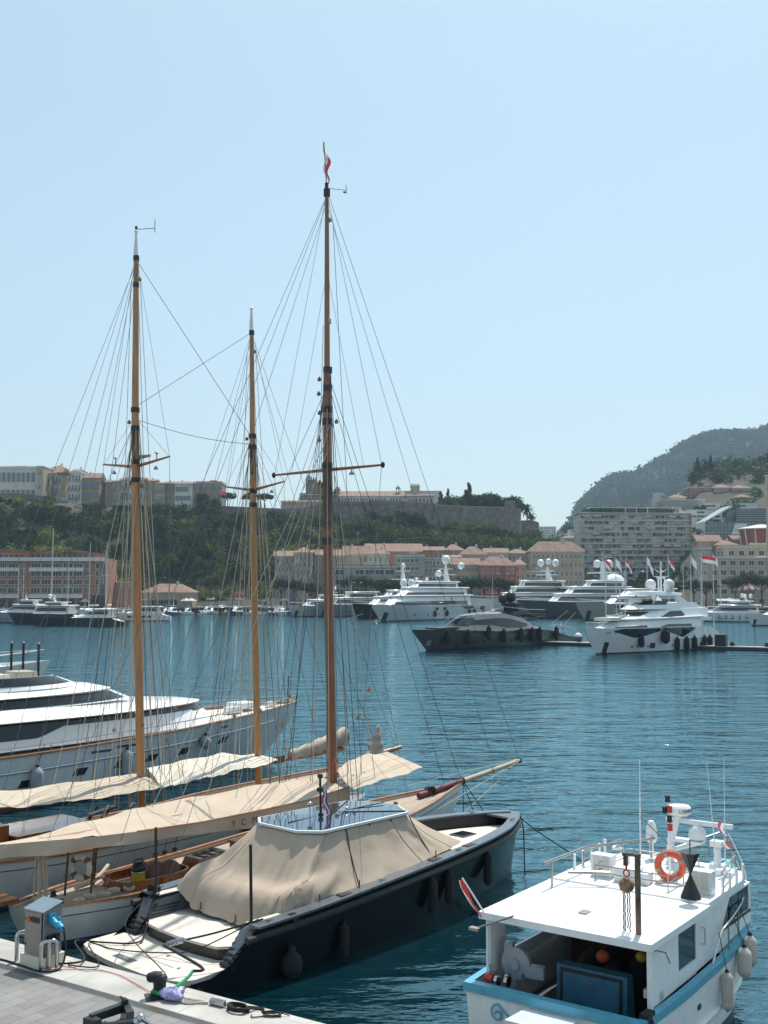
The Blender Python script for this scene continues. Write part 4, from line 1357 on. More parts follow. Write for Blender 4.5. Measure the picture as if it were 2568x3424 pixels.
tm = spar('topmast', m3, [(10.93, 0, 14.1), (10.9, 0, 16), (10.88, 0, 19), (10.86, 0, 21.8)], [.10, .10, .085, .065], mat('varnished_topmast', (0.33, 0.125, 0.05), .3, var=.15, scale=5, stretch=(7, 7, .25), coat=.4), 12)
for z, r in ((15.9, .15), (15.3, .15), (14.6, .155), (14.2, .17), (12.75, .175), (10.3, .165)):
 MB().tube([(10.93, 0, z - .1), (10.93, 0, z + .1)], r, 14).build('mast_band', M['wire_dark'], m3)
MB().tube([(10.95, 0, 10.7), (10.93, 0, 12.6)], .163, 14).build('tarred_sleeve', M['darkwood'], m3)
MB().tube([(11.02, .02, 14.2), (10.99, .02, 16.0)], .09, 10).build('doubling', M['wire_dark'], m3)
mb = MB(); mb.tube([(10.93, 0, 17.45), (10.93, 0, 17.6)], .11, 12); mb.build('rope_lashing', M['rope'], m3)
mb = MB(); mb.tube([(10.86, 0, 21.7), (10.86, 0, 21.95)], .11, 10); mb.tube([(10.86, 0, 21.9), (10.84, 0, 22.15)], .06, 8)
mb.tube([(10.86, 0, 21.98), (11.5, -.28, 22.02)], .012, 5); mb.tube([(11.5, -.28, 21.9), (11.5, -.28, 22.2)], .012, 5); mb.ell((11.45, -.25, 21.95), (.05, .05, .03), 8, 4)
mb.build('wind_vane', M['wire_dark'], m3)
cx = spar('crosstree', m3, [(11.0, 2.55, 12.62), (10.95, 0, 12.62), (11.0, -2.3, 12.62)], [.035, .06, .035], mat('reddish_spar', (.32, .11, .06), .35), 8)
mb = MB()
for y in (2.55, -2.3):
 mb.ell((11, y, 12.62), (.06, .08, .1), 8, 5)
mb.build('crosstree_cap', M['black'], cx)
for y in (.9, -1.0):
 mb = MB(); mb.lathe([(.09, 0), (.07, .06), (.02, .12), (.02, .18)], (11, y, 12.4), 8); mb.build('deck_lamp', M['brushed'], cx)
fl = MB()
fs = spar('flagstaff', m3, [(10.85, 0, 22), (10.78, 0, 22.8), (10.70, 0, 23.5)], .022, M['varnish_x'], 6)
for j in (0, 1):
 fl.mi(1 - j)
 rows = []
 for k in range(13):
  v = k / 12
  w = .32 * math.sin(math.pi * min(1, .15 + v * .85)) ** .8 * (1 - .55 * v) + .05
  x0, z = 10.83 - .12 * (1 - v), 23.45 - 1.25 * v
  rows.append([(x0 + .1 * math.sin(k * .7) * .4 + w * (a * .9 - .15), .06 * math.sin(k * .9 + 3 * a), z - .35 * a * (1 - .4 * v)) for a in ((.5 * j), .5 * j + .17, .5 * j + .33, .5 * j + .5)])
 fl.grid(rows)
fl.build('burgee', [M['flag_red'], M['flag_white']], fs)
for p in ((10.8, .25, 15.6), (10.85, .28, 14.5), (10.8, .25, 13.6), (10.85, .26, 12.2), (11.15, -.2, 14.2), (10.95, -.05, 20.9), (10.9, .2, 12.1), (11.1, -.2, 11.9), (10.7, .18, 15.1)):
 block(m3, p, .09)
# standing rigging of the cutter
cp = lambda dx, sd: CH.pt(11 + dx, CH.zs(11 + dx), sd, -.02)
W, WD = M['wire'], M['wire_dark']
for sd in (-1, 1):
 tip = (11, 2.5 if sd > 0 else -2.25, 12.65)
 stay(m3, (10.86, .04 * sd, 21.7), tip, .008, W)
 stay(m3, tip, cp(-.5, sd), .009, W)
 for dx, z, r in ((-.25, 15.7, .012), (-.75, 15.6, .012), (-1.25, 15.5, .012), (-.5, 12.4, .012)):
  stay(m3, (10.93, .12 * sd, z), cp(dx, sd), r, WD if dx > -.6 else W)
 stay(m3, (10.9, .1 * sd, 15.2), (3.6, 1.15 * sd, 1.0), .009, W)
 stay(m3, (10.86, .05 * sd, 21.6), (1.8, .9 * sd, 1.05), .008, W)
 stay(m3, (10.88, .05 * sd, 19.0), (10.9, 1.6 * sd, 12.6), .007, W)
 stay(m3, (10.9, .14 * sd, 14.2), (6.5, .6 * sd, 2.8), .008, M['rope'], 'lazyjack')
 stay(m3, (10.9, .14 * sd, 13.4), (4.4, .5 * sd, 2.7), .008, M['rope'], 'lazyjack')
for (z, b, r) in ((21.75, (22.1, 0, 2.06), .009), (21.3, (20.4, 0, 1.95), .008), (15.8, (18.2, 0, 1.75), .011), (15.5, (17.2, 0, 1.7), .010), (14.9, (15.2, .1, 1.6), .008)):
 stay(m3, (10.95, 0, z), b, r, WD)
stay(m3, (10.84, 0, 21.7), (.1, 0, 1.2), .008, W)
for (dx, dy, z0, z1, r) in ((.25, -.12, 15.3, 1.4, .011), (.3, .1, 14.8, 1.4, .011), (-.25, .14, 15.5, 1.4, .012), (-.3, -.15, 14.6, 1.4, .010), (.35, -.25, 20.8, 1.5, .008), (.2, .2, 21.2, 1.5, .008), (-.2, 0.2, 17.4, 1.5, .008), (.5, -.4, 12.4, 1.4, .010), (-.45, .5, 12.4, 1.4, .010), (.62, .35, 13.8, 1.4, .009), (-.6, -.3, 13.0, 1.4, .009)):
 stay(m3, (10.9 + dx * .3, dy * .6, z0), (11.2 + dx * 2.0, dy * 3, z1), r, M['rope'] if r > .0095 else W, 'halyard')
for p in ((11.9, -.5, 4.6), (12.6, -.4, 3.8), (11.7, .5, 4.2), (10.6, -.75, 3.4), (12.9, -.1, 5.4)):
 block(m3, p, .085)
# boom tent: paler canvas top, darker tan flap with lettering
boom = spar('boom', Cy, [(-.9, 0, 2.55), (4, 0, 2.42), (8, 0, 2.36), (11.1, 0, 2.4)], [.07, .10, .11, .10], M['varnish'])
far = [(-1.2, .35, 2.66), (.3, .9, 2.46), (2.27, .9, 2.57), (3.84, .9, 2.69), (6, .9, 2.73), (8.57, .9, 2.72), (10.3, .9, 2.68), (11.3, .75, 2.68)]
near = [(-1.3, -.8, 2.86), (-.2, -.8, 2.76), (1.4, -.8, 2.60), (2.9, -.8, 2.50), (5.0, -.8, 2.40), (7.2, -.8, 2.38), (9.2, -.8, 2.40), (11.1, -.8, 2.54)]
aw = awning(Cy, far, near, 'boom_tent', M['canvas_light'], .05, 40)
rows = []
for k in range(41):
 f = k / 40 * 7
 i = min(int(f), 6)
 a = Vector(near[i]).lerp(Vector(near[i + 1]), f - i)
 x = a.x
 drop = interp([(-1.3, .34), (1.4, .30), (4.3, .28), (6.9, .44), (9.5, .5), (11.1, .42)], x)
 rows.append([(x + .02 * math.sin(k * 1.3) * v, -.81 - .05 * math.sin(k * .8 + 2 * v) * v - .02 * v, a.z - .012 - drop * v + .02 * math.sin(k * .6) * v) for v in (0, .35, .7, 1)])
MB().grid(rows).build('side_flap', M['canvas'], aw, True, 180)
spar('edge_batten', aw, [Vector(p) + Vector((0, -.015, -.01)) for p in near[3:]], .022, M['varnish_x'], 6)
ink = mat('brown_lettering', (0.06, 0.03, 0.02), .8)
for ch, x in (('Y', 6.15), ('C', 6.52), ('M', 6.95)):
 lettering(ch, .26, ink, aw, (x, -.925, interp([(p[0], p[2]) for p in near], x) - .22), (R(90), 0, R(0)), .002)
far4 = [(11.25, .1, 2.85), (12.6, .55, 2.98), (14.0, .95, 3.02), (14.9, 1.1, 3.0)]
near4 = [(11.1, -.15, 2.78), (11.0, -1.55, 2.50), (12.6, -1.5, 2.62), (14.3, -1.35, 2.70)]
far4 = [(11.4, .0, 2.9), (12.8, .8, 3.0), (14.3, 1.15, 3.05), (14.9, .8, 3.05)]
near4 = [(11.35, -.1, 2.85), (10.6, -1.45, 2.62), (12.4, -1.35, 2.72), (14.6, -1.05, 2.74)]
awning(Cy, far4, near4, 'fore_awning', M['canvas_light'], -.05, 20)
# deck furniture
def ring_coaming(x0, x1, w, z0, z1, th=.05):
 mb = MB()
 out = []
 for k in range(28):
  a = 2 * math.pi * k / 28
  c, s = math.cos(a), math.sin(a)
  out.append(((x0 + x1) / 2 + (x1 - x0) / 2 * math.copysign(abs(c) ** .55, c), w * math.copysign(abs(s) ** .55, s)))
 inn = [((x0 + x1) / 2 + (p[0] - (x0 + x1) / 2) * .96, p[1] * .93) for p in out]
 mb.loft([[(x, y, z0) for x, y in out], [(x, y, z1) for x, y in out], [(x, y, z1) for x, y in inn], [(x, y, z0) for x, y in inn]], True, False)
 return mb
ck = ring_coaming(2.7, 5.0, .72, .92, 1.16).build('cockpit_coaming', M['varnish'], Cy)
MB().b2(2.9, 4.85, -.6, .6, .80, .93).build('cockpit_well', M['teak_old'], ck, False)
mb = MB()
mb.hexa([(5.3, -.55, .95), (6.5, -.55, 1.0), (6.5, .35, 1.0), (5.3, .35, .95), (5.35, -.4, 1.28), (6.45, -.4, 1.32), (6.45, .2, 1.32), (5.35, .2, 1.28)])
sk = mb.build('skylight', M['varnish'], Cy, False)
for x in (5.55, 5.85, 6.15):
 mb = MB(); mb.hexa([(x, -.37, 1.297 + (x - 5.35) * .036), (x + .2, -.37, 1.304 + (x - 5.35) * .036), (x + .2, .17, 1.304 + (x - 5.35) * .036), (x, .17, 1.297 + (x - 5.35) * .036), (x, -.37, 1.306 + (x - 5.35) * .036), (x + .2, -.37, 1.313 + (x - 5.35) * .036), (x + .2, .17, 1.313 + (x - 5.35) * .036), (x, .17, 1.306 + (x - 5.35) * .036)])
 mb.build('skylight_pane', M['glass'], sk, False)
mb = MB()
mb.b2(7.2, 8.3, -.5, .4, 1.0, 1.34); mb.b2(7.15, 8.35, -.55, .45, 1.342, 1.38)
mb.build('companion_hatch', M['varnish'], Cy, False)
mb = MB()
mb.tube([(.75, .25, .95), (.75, .22, 2.5)], .05, 8)
for k in range(16):
 a = k * .9
 mb.tube([(.75 + .12 * math.cos(a), .22 + .12 * math.sin(a), 2.2 - .05 * (k % 4)), (.75 + .14 * math.cos(a + .3), .22 + .14 * math.sin(a), 1.5), (.75 + .17 * math.cos(a + .2), .22 + .16 * math.sin(a + .2), 1.05)], .018, 5)
mb.build('boom_crutch', M['rope'], Cy)
for x, y in ((1.55, .35), (2.05, -.05), (2.6, .6)):
 MB().tube([(x, y, .95), (x + .1, y, 2.3)], .03, 7).build('awning_post', M['darkwood'], Cy)
for x, y, s_ in ((1.0, -.3, .1), (1.35, .55, .09), (4.0, -.95, .08), (5.0, -1.05, .08), (12.9, .3, .12), (13.6, -.2, .12), (14.6, .15, .1)):
 mb = MB(); mb.lathe([(s_, 0), (s_ * 1.1, .03), (s_ * .7, .08), (s_ * .8, .16), (s_ * .3, .18)], (x, y, CH.zs(x) - .1), 10)
 mb.build('winch', M['wire_dark'], Cy)
for (x, y) in ((13.15, -.25), (13.55, .1)):
 MB().box((x, y, 1.42), (.28, .22, .26)).build('deck_box', M['black'], Cy, False)
mb = MB()
for k in range(5):
 for j in range(8):
  mb.torus((1.3 + .38 * k, -.62 + .12 * (k % 2), 1.0 + .01 * j), .10 + .015 * (j % 4), .014, 'Z', 10, 5)
mb.build('coiled_line', M['rope'], Cy)
mb = MB()
mb.tube([(2.0, .55, 1.0), (2.6, .6, 1.05), (3.0, .75, 1.2), (3.3, .95, 1.28)], .055, 8)
mb.build('tiller_cover', M['rope'], Cy)
for x in (5.5, 5.85, 6.25):
 z = CH.zs(x) - .25
 p = CH.pt(x, z, 1, .24)
 fender(Cy, p, .62, .21, M['fender_brown'], (x, p.y - .2, z + 1.3), ball=True)
mb = MB(); mb.tube([(16.3, 0, 1.62), (16.6, .1, 1.62)], .1, 8)
for k in range(7): mb.torus((16.2 + .05 * k, .05 * math.sin(k), 1.62), .12, .022, 'X', 10, 5)
mb.build('coiled_line', M['rope_dark'], Cy)
mb = MB(); mb.box((13.9, 0, 1.38), (.5, .5, .05)); mb.build('fore_hatch', M['varnish'], Cy, False)
CM = Matrix.Translation(C_O) @ Matrix.Rotation(C_H, 4, 'Z')
# loose things on the cutter
t = thing('lifebuoy', 'white lifebuoy with brown bands hung on the cutter stern posts', 'lifebuoy', CM @ Vector((1.85, .12, 1.62)), C_H + R(-70))
MB().torus((0, 0, 0), .27, .075, 'Y', 28, 10).build('ring', M['fender_white'], t)
for a in (.78, 2.35, 3.93, 5.5):
 MB().torus((0, 0, 0), .27, .079, 'Y', 3, 10, a - .22, a + .22).build('band', M['fender_brown'], t)
t = thing('wet_vacuum', 'yellow and black wet vacuum cleaner standing in the cutter cockpit', 'vacuum cleaner', CM @ Vector((3.55, -.05, .93)), C_H)
M['yellow'] = mat('yellow_plastic', (.62, .42, .03), .4)
MB().lathe([(.17, 0), (.19, .04), (.18, .3), (.19, .32)], (0, 0, 0), 14).build('tank', M['yellow'], t)
mb = MB(); mb.lathe([(.19, .321), (.2, .36), (.17, .47), (.1, .54), (.05, .56)], (0, 0, 0), 14); mb.tube([(-.15, 0, .5), (-.12, 0, .62), (.12, 0, .62), (.15, 0, .5)], .02, 6)
mb.build('motor_head', M['black'], t)
mb = MB(); mb.torus((0, 0, .31), .193, .012, 'Z', 16, 6); mb.build('rim', M['steel'], t)
mb = MB()
for (x, y, r) in ((4.2, .1, .42), (4.55, -.1, .38), (3.95, .35, .3)):
 mb.ell((x, y, .95), (r, r * .8, .42), 14, 8, -.2)
o = mb.build('sail_bag', M['fender_brown'])
o.location, o.rotation_euler = C_O, (0, 0, C_H)
tag(o, 'heap of dark brown canvas bags in the cutter cockpit', 'sail bag')
mb = MB(); mb.box((10.9, -1.05, 1.55), (.55, .3, .32)); mb.box((11.5, -1.15, 1.62), (.9, .22, .2))
mb.build('black_deck_box', M['black'], Cy, False)
# ---- the farther ketch with two golden masts
B_O, B_H = (-12.62, 30.58, 0), R(50)
Bk = thing('sailing_yacht', 'classic two masted yacht with golden varnished masts and pale awnings', 'sailing yacht', B_O, B_H)
BH = sail_yacht(Bk, 18.6, [(-2, 1.1), (0, 1.5), (3, 1.85), (7, 2.0), (11, 1.9), (14, 1.5), (16.5, .85), (18, .3), (18.6, .06)], [(0, 1.4), (4, 1.22), (8, 1.2), (12, 1.42), (15, 1.58), (18.6, 1.85)], M['offwhite'])
for nm, pts, rs, top in (('mast', [(7.5, 0, .9), (7.4, 0, 3), (7.05, 0, 11), (6.96, 0, 14.5), (6.9, 0, 19.75)], [.135, .14, .135, .12, .085], (6.88, 20.6)), ('mast', [(12.7, 0, .9), (12.58, 0, 3), (12.3, 0, 10), (12.2, 0, 14), (12.11, 0, 18.2)], [.125, .13, .12, .105, .075], (12.09, 18.95))):
 mm = spar(nm, Bk, pts, rs, M['mast'], 14)
 first = pts[0][0] < 10
 X = lambda z: interp([(p[2], p[0]) for p in pts], z)
 zt = pts[-1][2]
 mb = MB(); mb.lathe([(.07, zt - .02), (.075, zt + .1), (.035, zt + .75), (.07, zt + .8), (.02, zt + .86)], (top[0], 0, 0), 10)
 mb.build('mast_finial', M['paint_white'], mm)
 for z in ((14.6, 14.0, 12.9, 12.3, zt - .1, zt - 1.0) if first else (14.3, 13.9, 12.3, 11.8, zt - .1)):
  MB().tube([(X(z), 0, z - .08), (X(z), 0, z + .08)], .145 if z < 15 else .10, 12).build('mast_band', M['wire_dark'], mm)
 MB().tube([(X(13.5) - .1, -.06, 12.9), (X(13.5) - .12, -.06, 13.9)], .05, 6).build('cleat_plate', M['wire_dark'], mm)
 zc = 12.75 if first else 12.35
 yl, yr = (1.95, -1.55) if first else (1.65, -1.45)
 xc = X(zc)
 cx = MB(); cx.tube([(xc + .15, yl, zc + .22), (xc, .1, zc)], [.03, .06], 8); cx.tube([(xc, -.1, zc), (xc + .15, yr, zc + .22)], [.06, .03], 8)
 cx = cx.build('crosstree', M['varnish_x'], mm)
 for y in (yl * .65, yr * .6):
  mb = MB(); mb.lathe([(.08, -.16), (.06, -.1), (.02, -.04)], (xc + .1, y, zc), 8); mb.build('deck_lamp', M['brushed'], cx)
 if first:
  mb = MB()
  for y in (yl * .62, yr * .62):
   mb.lathe([(.02, .12), (.02, .34), (.09, .38), (.02, .42)], (xc + .1, y, zc), 8)
  mb.lathe([(.05, 0), (.05, .1), (.08, .5), (.12, .62), (.02, .6)], (xc + .3, -.35, zc + .35), 10, 'Y')
  mb.build('horn', M['brushed'], cx)
  mb = MB(); mb.tube([(6.88, 0, 20.62), (7.35, -.38, 20.7)], .012, 5); mb.tube([(7.35, -.38, 20.55), (7.35, -.38, 21.0)], .012, 5); mb.ell((6.88, 0, 20.68), (.05, .05, .06), 8, 5)
  mb.build('wind_vane', M['wire_dark'], mm)
 for p in ((X(14) - .1, .2, 14.2), (X(12) - .05, .22, 12.2), (X(12) + .1, -.2, 12.1), (X(zt) + .12, -.05, zt - .8), (X(11) + .2, -.25, 4.4), (X(8) + .6, -.8, 3.9), (X(8) + .9, -.9, 4.9), (X(8) - .4, .6, 4.2)):
  block(mm, p, .08)
 bp = lambda dx, sd: BH.pt(max(.2, min(18, pts[0][0] + dx)), BH.zs(max(.2, min(18, pts[0][0] + dx))), sd, -.02)
 for sd in (-1, 1):
  tip = (xc + .15, yl if sd > 0 else yr, zc + .2)
  stay(mm, (X(zt), .05 * sd, zt - .15), tip, .007, W)
  stay(mm, tip, bp(-.5, sd), .008, W)
  stay(mm, (X(14.2), .1 * sd, 14.3), tip, .006, W)
  for dx, z, r in ((-.2, 14.2, .011), (-.7, 14.1, .011), (-1.2, 14.0, .011), (.4, 12.2, .009)):
   stay(mm, (X(z), .1 * sd, z), bp(dx, sd), r, W if dx > -.6 else WD)
  for dx, z, r in ((-4.2, zt - .4, .008), (-3.4, 14.3, .008), (-5.6, zt - .2, .007)):
   stay(mm, (X(z), .06 * sd, z), bp(dx, sd), r, W)
  stay(mm, (X(13.8), .1 * sd, 13.8), (pts[0][0] - 3.0, .5 * sd, 2.8), .009, M['rope'], 'lazyjack')
  stay(mm, (X(12.2), .1 * sd, 12.0), (pts[0][0] - 1.6, .4 * sd, 2.8), .010, M['rope'], 'lazyjack')
 for (dx, dy, z0, z1, r) in ((.12, -.16, 14.1, 1.6, .016), (.25, -.25, 14.2, 1.6, .014), (-.15, .16, 13.9, 1.6, .013), (-.3, .25, 14.0, 1.6, .012), (.35, .1, zt - .6, 1.6, .009), (.2, -.35, zt - .8, 1.6, .009), (-.35, -.1, 12.2, 1.6, .012), (.45, -.5, 12.3, 1.6, .010), (-.2, .45, zt - .9, 1.6, .008)):
  stay(mm, (X(z0) + dx * .3, dy * .4, z0), (pts[0][0] + dx * 1.8, dy * 2.2, z1), r, M['rope'], 'halyard')
 if first:
  stay(mm, (X(19.6), 0, 19.6), (12.2, 0, 14.2), .010, WD)
  stay(mm, (X(14.6), 0, 14.7), (12.1, 0, 18.1), .009, WD)
  sag_line(mm, (X(14.2), 0, 14.3), (12.2, 0, 14.0), .15, .011, WD, 'stay')
  stay(mm, (X(19.5), 0, 19.5), (-.5, 0, 1.6), .007, W)
  stay(mm, (X(14.2), 0, 14.2), (1.2, .3, 2.6), .008, W)
 else:
  for b, z in (((18.4, 0, 1.9), zt - .3), ((20.4, 0, 2.2), zt - .15), ((17.4, 0, 1.8), 14.2), ((16.2, .1, 1.75), 13.9), ((19.4, 0, 2.1), 14.3)):
   stay(mm, (X(z), 0, z), b, .008, WD)
bs2 = spar('bowsprit', Bk, [(16.4, 0, 1.72), (18.6, 0, 1.9), (20.5, 0, 2.2)], [.10, .095, .07], M['varnish_x'])
BY = lambda px, py, y: on_plane(B_O, B_H, px, py, y)
z4 = lambda x, y: (x * .6028, 2150 + y * .6028)
far1 = [BY(*z4(-260, 870), .9), BY(*z4(0, 820), .9), BY(*z4(380, 770), .9), BY(*z4(740, 722), .9)]
near1 = [BY(*z4(-260, 965), -1.5), BY(*z4(0, 912), -1.5), BY(*z4(450, 868), -1.5), BY(*z4(885, 800), -1.5)]
a1 = awning(Bk, far1, near1, 'aft_awning', M['canvas_light'], -.05, 30, seed=2)
r1 = MB(); r1.poly([BY(*z4(742, 722), .9) + Vector((.01, 0, 0)), BY(*z4(886, 766), -.6), BY(*z4(886, 800), -1.5)]); r1.build('end_flap', M['canvas_light'], a1)
far2 = [BY(*z4(815, 690), .9), BY(*z4(1000, 650), .9), BY(*z4(1222, 608), .9), BY(*z4(1412, 615), .5)]
near2 = [BY(*z4(890, 800), -1.5), BY(*z4(1080, 758), -1.5), BY(*z4(1300, 705), -1.5), BY(*z4(1545, 652), -1.2)]
a2 = awning(Bk, far2, near2, 'fore_awning', M['canvas_white'], -.04, 30, seed=5)
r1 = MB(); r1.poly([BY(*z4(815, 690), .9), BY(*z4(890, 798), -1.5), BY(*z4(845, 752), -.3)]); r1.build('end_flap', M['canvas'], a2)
# main boom under the awnings, fore boom with stowed sail
spar('boom', Bk, [(-3, 0, 2.4), (3, 0, 2.45), (7.2, 0, 2.6)], [.06, .1, .1], M['varnish'])
b2_ = spar('boom', Bk, [(12.9, 0, 2.42), (13.6, 0, 2.5), (15.5, 0, 2.5), (17.2, 0, 2.55)], [.07, .08, .08, .07], M['varnish'])
MB().box((13.62, -.02, 2.55), (.5, .14, .26)).build('boom_end', M['darkwood'], b2_, False)
mb = MB()
secs = []
for k in range(15):
 f = k / 14
 x = 14.2 + 3.1 * f
 r = .16 + .16 * f + .03 * math.sin(k * 2.1)
 secs.append([(x, r * .8 * math.cos(a) * (1 + .1 * math.sin(3 * a + k)), 2.62 + .28 * f + .14 * f * f + r * 1.1 * math.sin(a) * (1 + .08 * math.cos(4 * a + k))) for a in np.linspace(0, 2 * math.pi, 13)[:-1]])
mb.loft(secs)
mb.build('sail_cover', M['canvas_grey'], b2_, True, 70)
mb = MB()
secs = []
for k in range(11):
 f = k / 10
 r = .40 * (1 - f) ** .8 * (1 + .18 * math.sin(k * 2.3)) + .03
 secs.append([(19.05 + .25 * f + r * math.cos(a) * (1 + .2 * math.sin(2 * a + k)), r * .7 * math.sin(a), 2.12 + 1.15 * f) for a in np.linspace(0, 2 * math.pi, 11)[:-1]])
mb.loft(secs)
mb.build('furled_jib', M['canvas_grey'], bs2, True, 60)
MB().tube([(19.2, .1, 2.1), (20.6, -.1, 2.25)], .08, 8).build('jib_club', M['varnish_x'], bs2)
# deckhouse, binnacle, rails and deck clutter of the ketch
mb = MB()
mb.b2(2.4, 5.0, -.95, .75, 1.1, 1.72)
mb.build('deckhouse', M['darkwood'], Bk, False)
mb = MB(); mb.b2(2.35, 5.05, -1.0, .8, 1.721, 1.78)
mb.build('deckhouse_roof', M['varnish'], Bk, False)
for x in (2.9, 3.6, 4.3):
 MB().b2(x, x + .4, -.962, -.951, 1.3, 1.6).build('window', M['glass'], Bk, False)
mb = MB(); mb.b2(1.9, 2.35, -.6, .4, 1.1, 2.05); mb.build('companionway', M['varnish'], Bk, False)
mb = MB()
for (x, y) in ((2.0, .2), (5.6, -.6), (6.4, -.75)):
 mb.tube([(x, y, 1.15), (x, y, 1.95), (x + .1, y, 2.1), (x + .22, y, 2.05)], .05, 8)
mb.build('cowl_vent', M['steel'], Bk)
mb = MB(); mb.tube([(5.2, -.3, 1.2), (5.9, -.4, 1.95)], .06, 6); mb.tube([(5.9, .2, 1.95), (5.3, .3, 1.2)], .06, 6)
mb.hexa([(5.2, -.5, 1.85), (6.1, -.6, 2.0), (6.1, -.35, 2.0), (5.2, -.25, 1.85), (5.2, -.5, 1.9), (6.1, -.6, 2.05), (6.1, -.35, 2.05), (5.2, -.25, 1.9)])
mb.build('folding_table', M['darkwood'], Bk, False)
mb = MB(); mb.b2(8.2, 9.6, -.7, .7, 1.15, 1.5); mb.build('saloon_skylight', M['darkwood'], Bk, False)
for k in range(6):
 mb = MB(); mb.tube([(8.3 + k * .32, -1.2, 1.2), (8.3 + k * .32, -1.2, 1.75)], .03, 6); mb.torus((8.3 + k * .32, -1.2, 1.6), .08, .03, 'Y', 8, 5)
 mb.build('pin_rail_coil', M['rope'], Bk)
for k, (x, r) in enumerate(((10.4, .14), (13.2, .13))):
 p = BH.pt(x, .75, -1, r)
 fender(Bk, p, .8, r, M['fender_black'], BH.pt(x, BH.zs(x), -1))
BM = Matrix.Translation(B_O) @ Matrix.Rotation(B_H, 4, 'Z')
mb = MB()
secs = []
for k in range(13):
 f = k / 12
 w = .62 * (1 - max(0, f - .55) ** 2.2 * 4.6) * (.75 + .25 * min(1, f * 4))
 secs.append([(2.7 * f, -w, .34 + .08 * f), (2.7 * f, -w * .8, .1), (2.7 * f, 0, 0), (2.7 * f, w * .8, .1), (2.7 * f, w, .34 + .08 * f)])
mb.loft(secs, False, True)
t = thing('dinghy', 'small white dinghy between the two classic yachts by the dark mast', 'dinghy', BM @ Vector((12.4, -2.75, 1.0)), B_H)
mb.build('hull', M['white'], t)
for sd in (0, 4):
 MB().tube([q[sd] for q in secs], .05, 6).build('rubbing_strake', M['greyhull'], t)
MB().b2(.8, 1.0, -.45, .45, .22, .25).build('thwart', M['teak_old'], t, False)
rope('stern_line', 'pale mooring rope from the cutter stern to the quay at the left edge', [CM @ Vector((.1, .25, 1.15)), CM @ Vector((-.8, .6, 1.0)), CM @ Vector((-2.4, 1.2, 1.1)), CM @ Vector((-4.5, 2.0, 1.25))], .03, M['rope'], 'mooring line')
o = MB().b2(-1.4, .25, -.55, .1, 1.12, 1.2).build('gangway', M['varnish'], None, False)
o.location, o.rotation_euler = CM @ Vector((-.1, .75, 0)), (0, 0, C_H)
tag(o, 'short mahogany gangplank at the cutter stern by the left edge', 'gangplank')
# ---------------------------------------------------------------- white and blue fishing boat, lower right
F_O, F_H = (2.90, 19.95, 0), R(54.3)
Fb = thing('fishing_boat', 'white fishing boat with light blue stripe and big flat wheelhouse roof', 'fishing boat', F_O, F_H)
FM = Matrix.Translation(F_O) @ Matrix.Rotation(F_H, 4, 'Z')
FL = lambda x, y, z: FM @ Vector((x, y, z))
FH = Hull(9.4, [(0, 1.72), (2, 1.80), (4, 1.80), (5.5, 1.68), (6.8, 1.36), (8, .84), (9, .28), (9.4, .06)], [(0, 1.50), (3, 1.56), (6, 1.70), (8, 1.92), (9.4, 2.15)], wr=.90, ov=.8, tr=.0, d=.6, p=1.2)
FH.build('hull', M['paint_white'], Fb, 26, 9, M['boot'], .30)
for sd in (-1, 1):
 mb = MB(); FH.strip(mb, lambda x: FH.zs(x) - .14, lambda x: FH.zs(x) + .0, sd, 0.0, 9.35, 30, .022, 2)
 FH.rail(mb, .03, 0.0, sd, 0, 9.35, 30, .024, .14)
 mb.build('blue_stripe', M['blue_stripe'], Fb, True, 30)
 mb = MB(); mb.tube([FH.pt(x, .66 + .012 * x * x * .3, sd, .03) for x in FH.xs(24, 0, 9.2)], [.05] * 24 + [.02], 8)
 mb.build('spray_rail', M['paint_white'], Fb)
# transom with cap, scroll ornament and registration board
mb = MB()
mb.hexa([(-.06, -1.74, 1.37), (-.06, 1.74, 1.37), (.12, 1.70, 1.37), (.12, -1.70, 1.37), (-.06, -1.74, 1.532), (-.06, 1.74, 1.532), (.12, 1.70, 1.532), (.12, -1.70, 1.532)])
mb.build('transom_cap', M['blue_stripe'], Fb, False)
def scroll(cy, cz, s, flip):
 pts = []
 for k in range(46):
  a = .2 + k * .17
  r = s * (.04 + .045 * a)
  pts.append((-.035, cy + flip * r * math.cos(a), cz + r * math.sin(a)))
 pts += [(-.035, cy - flip * s * .75, cz - s * .2), (-.035, cy - flip * s * 1.1, cz - s * .75)]
 return pts
mb = MB(); mb.tube(scroll(1.02, 1.10, .42, 1), .018, 5); mb.tube([(-.035, 1.02 + .06 * math.cos(a), 1.08 + .07 * math.sin(a)) for a in np.linspace(0, 4.5, 10)], .016, 5)
mb.build('scroll_ornament', M['blue_stripe'], Fb)
mb = MB(); mb.hexa([(-.75, -.52, 1.28), (-.12, -.60, 1.30), (-.12, .42, 1.30), (-.75, .48, 1.28), (-.75, -.52, 1.33), (-.12, -.60, 1.35), (-.12, .42, 1.35), (-.75, .48, 1.33)])
mb.build('stern_table', M['paleblue'], Fb, False)
# cockpit
FH.deck('cockpit_sole', M['bluegrey'], Fb, .95, .1, 4.2, 8, 0.0, .05)
for sd in (-1, 1):
 mb = MB()
 rows = [[FH.pt(x, FH.zs(x), sd, -.1), FH.pt(x, FH.zs(x), sd, -.12) - Vector((0, 0, .95))] for x in np.linspace(.12, 4, 8)]
 mb.grid(rows)
 mb.build('bulwark_lining', M['offwhite'], Fb)
FH.deck('foredeck', M['paint_white'], Fb, .06, 4.2, 9.3, 14, .05, .03)
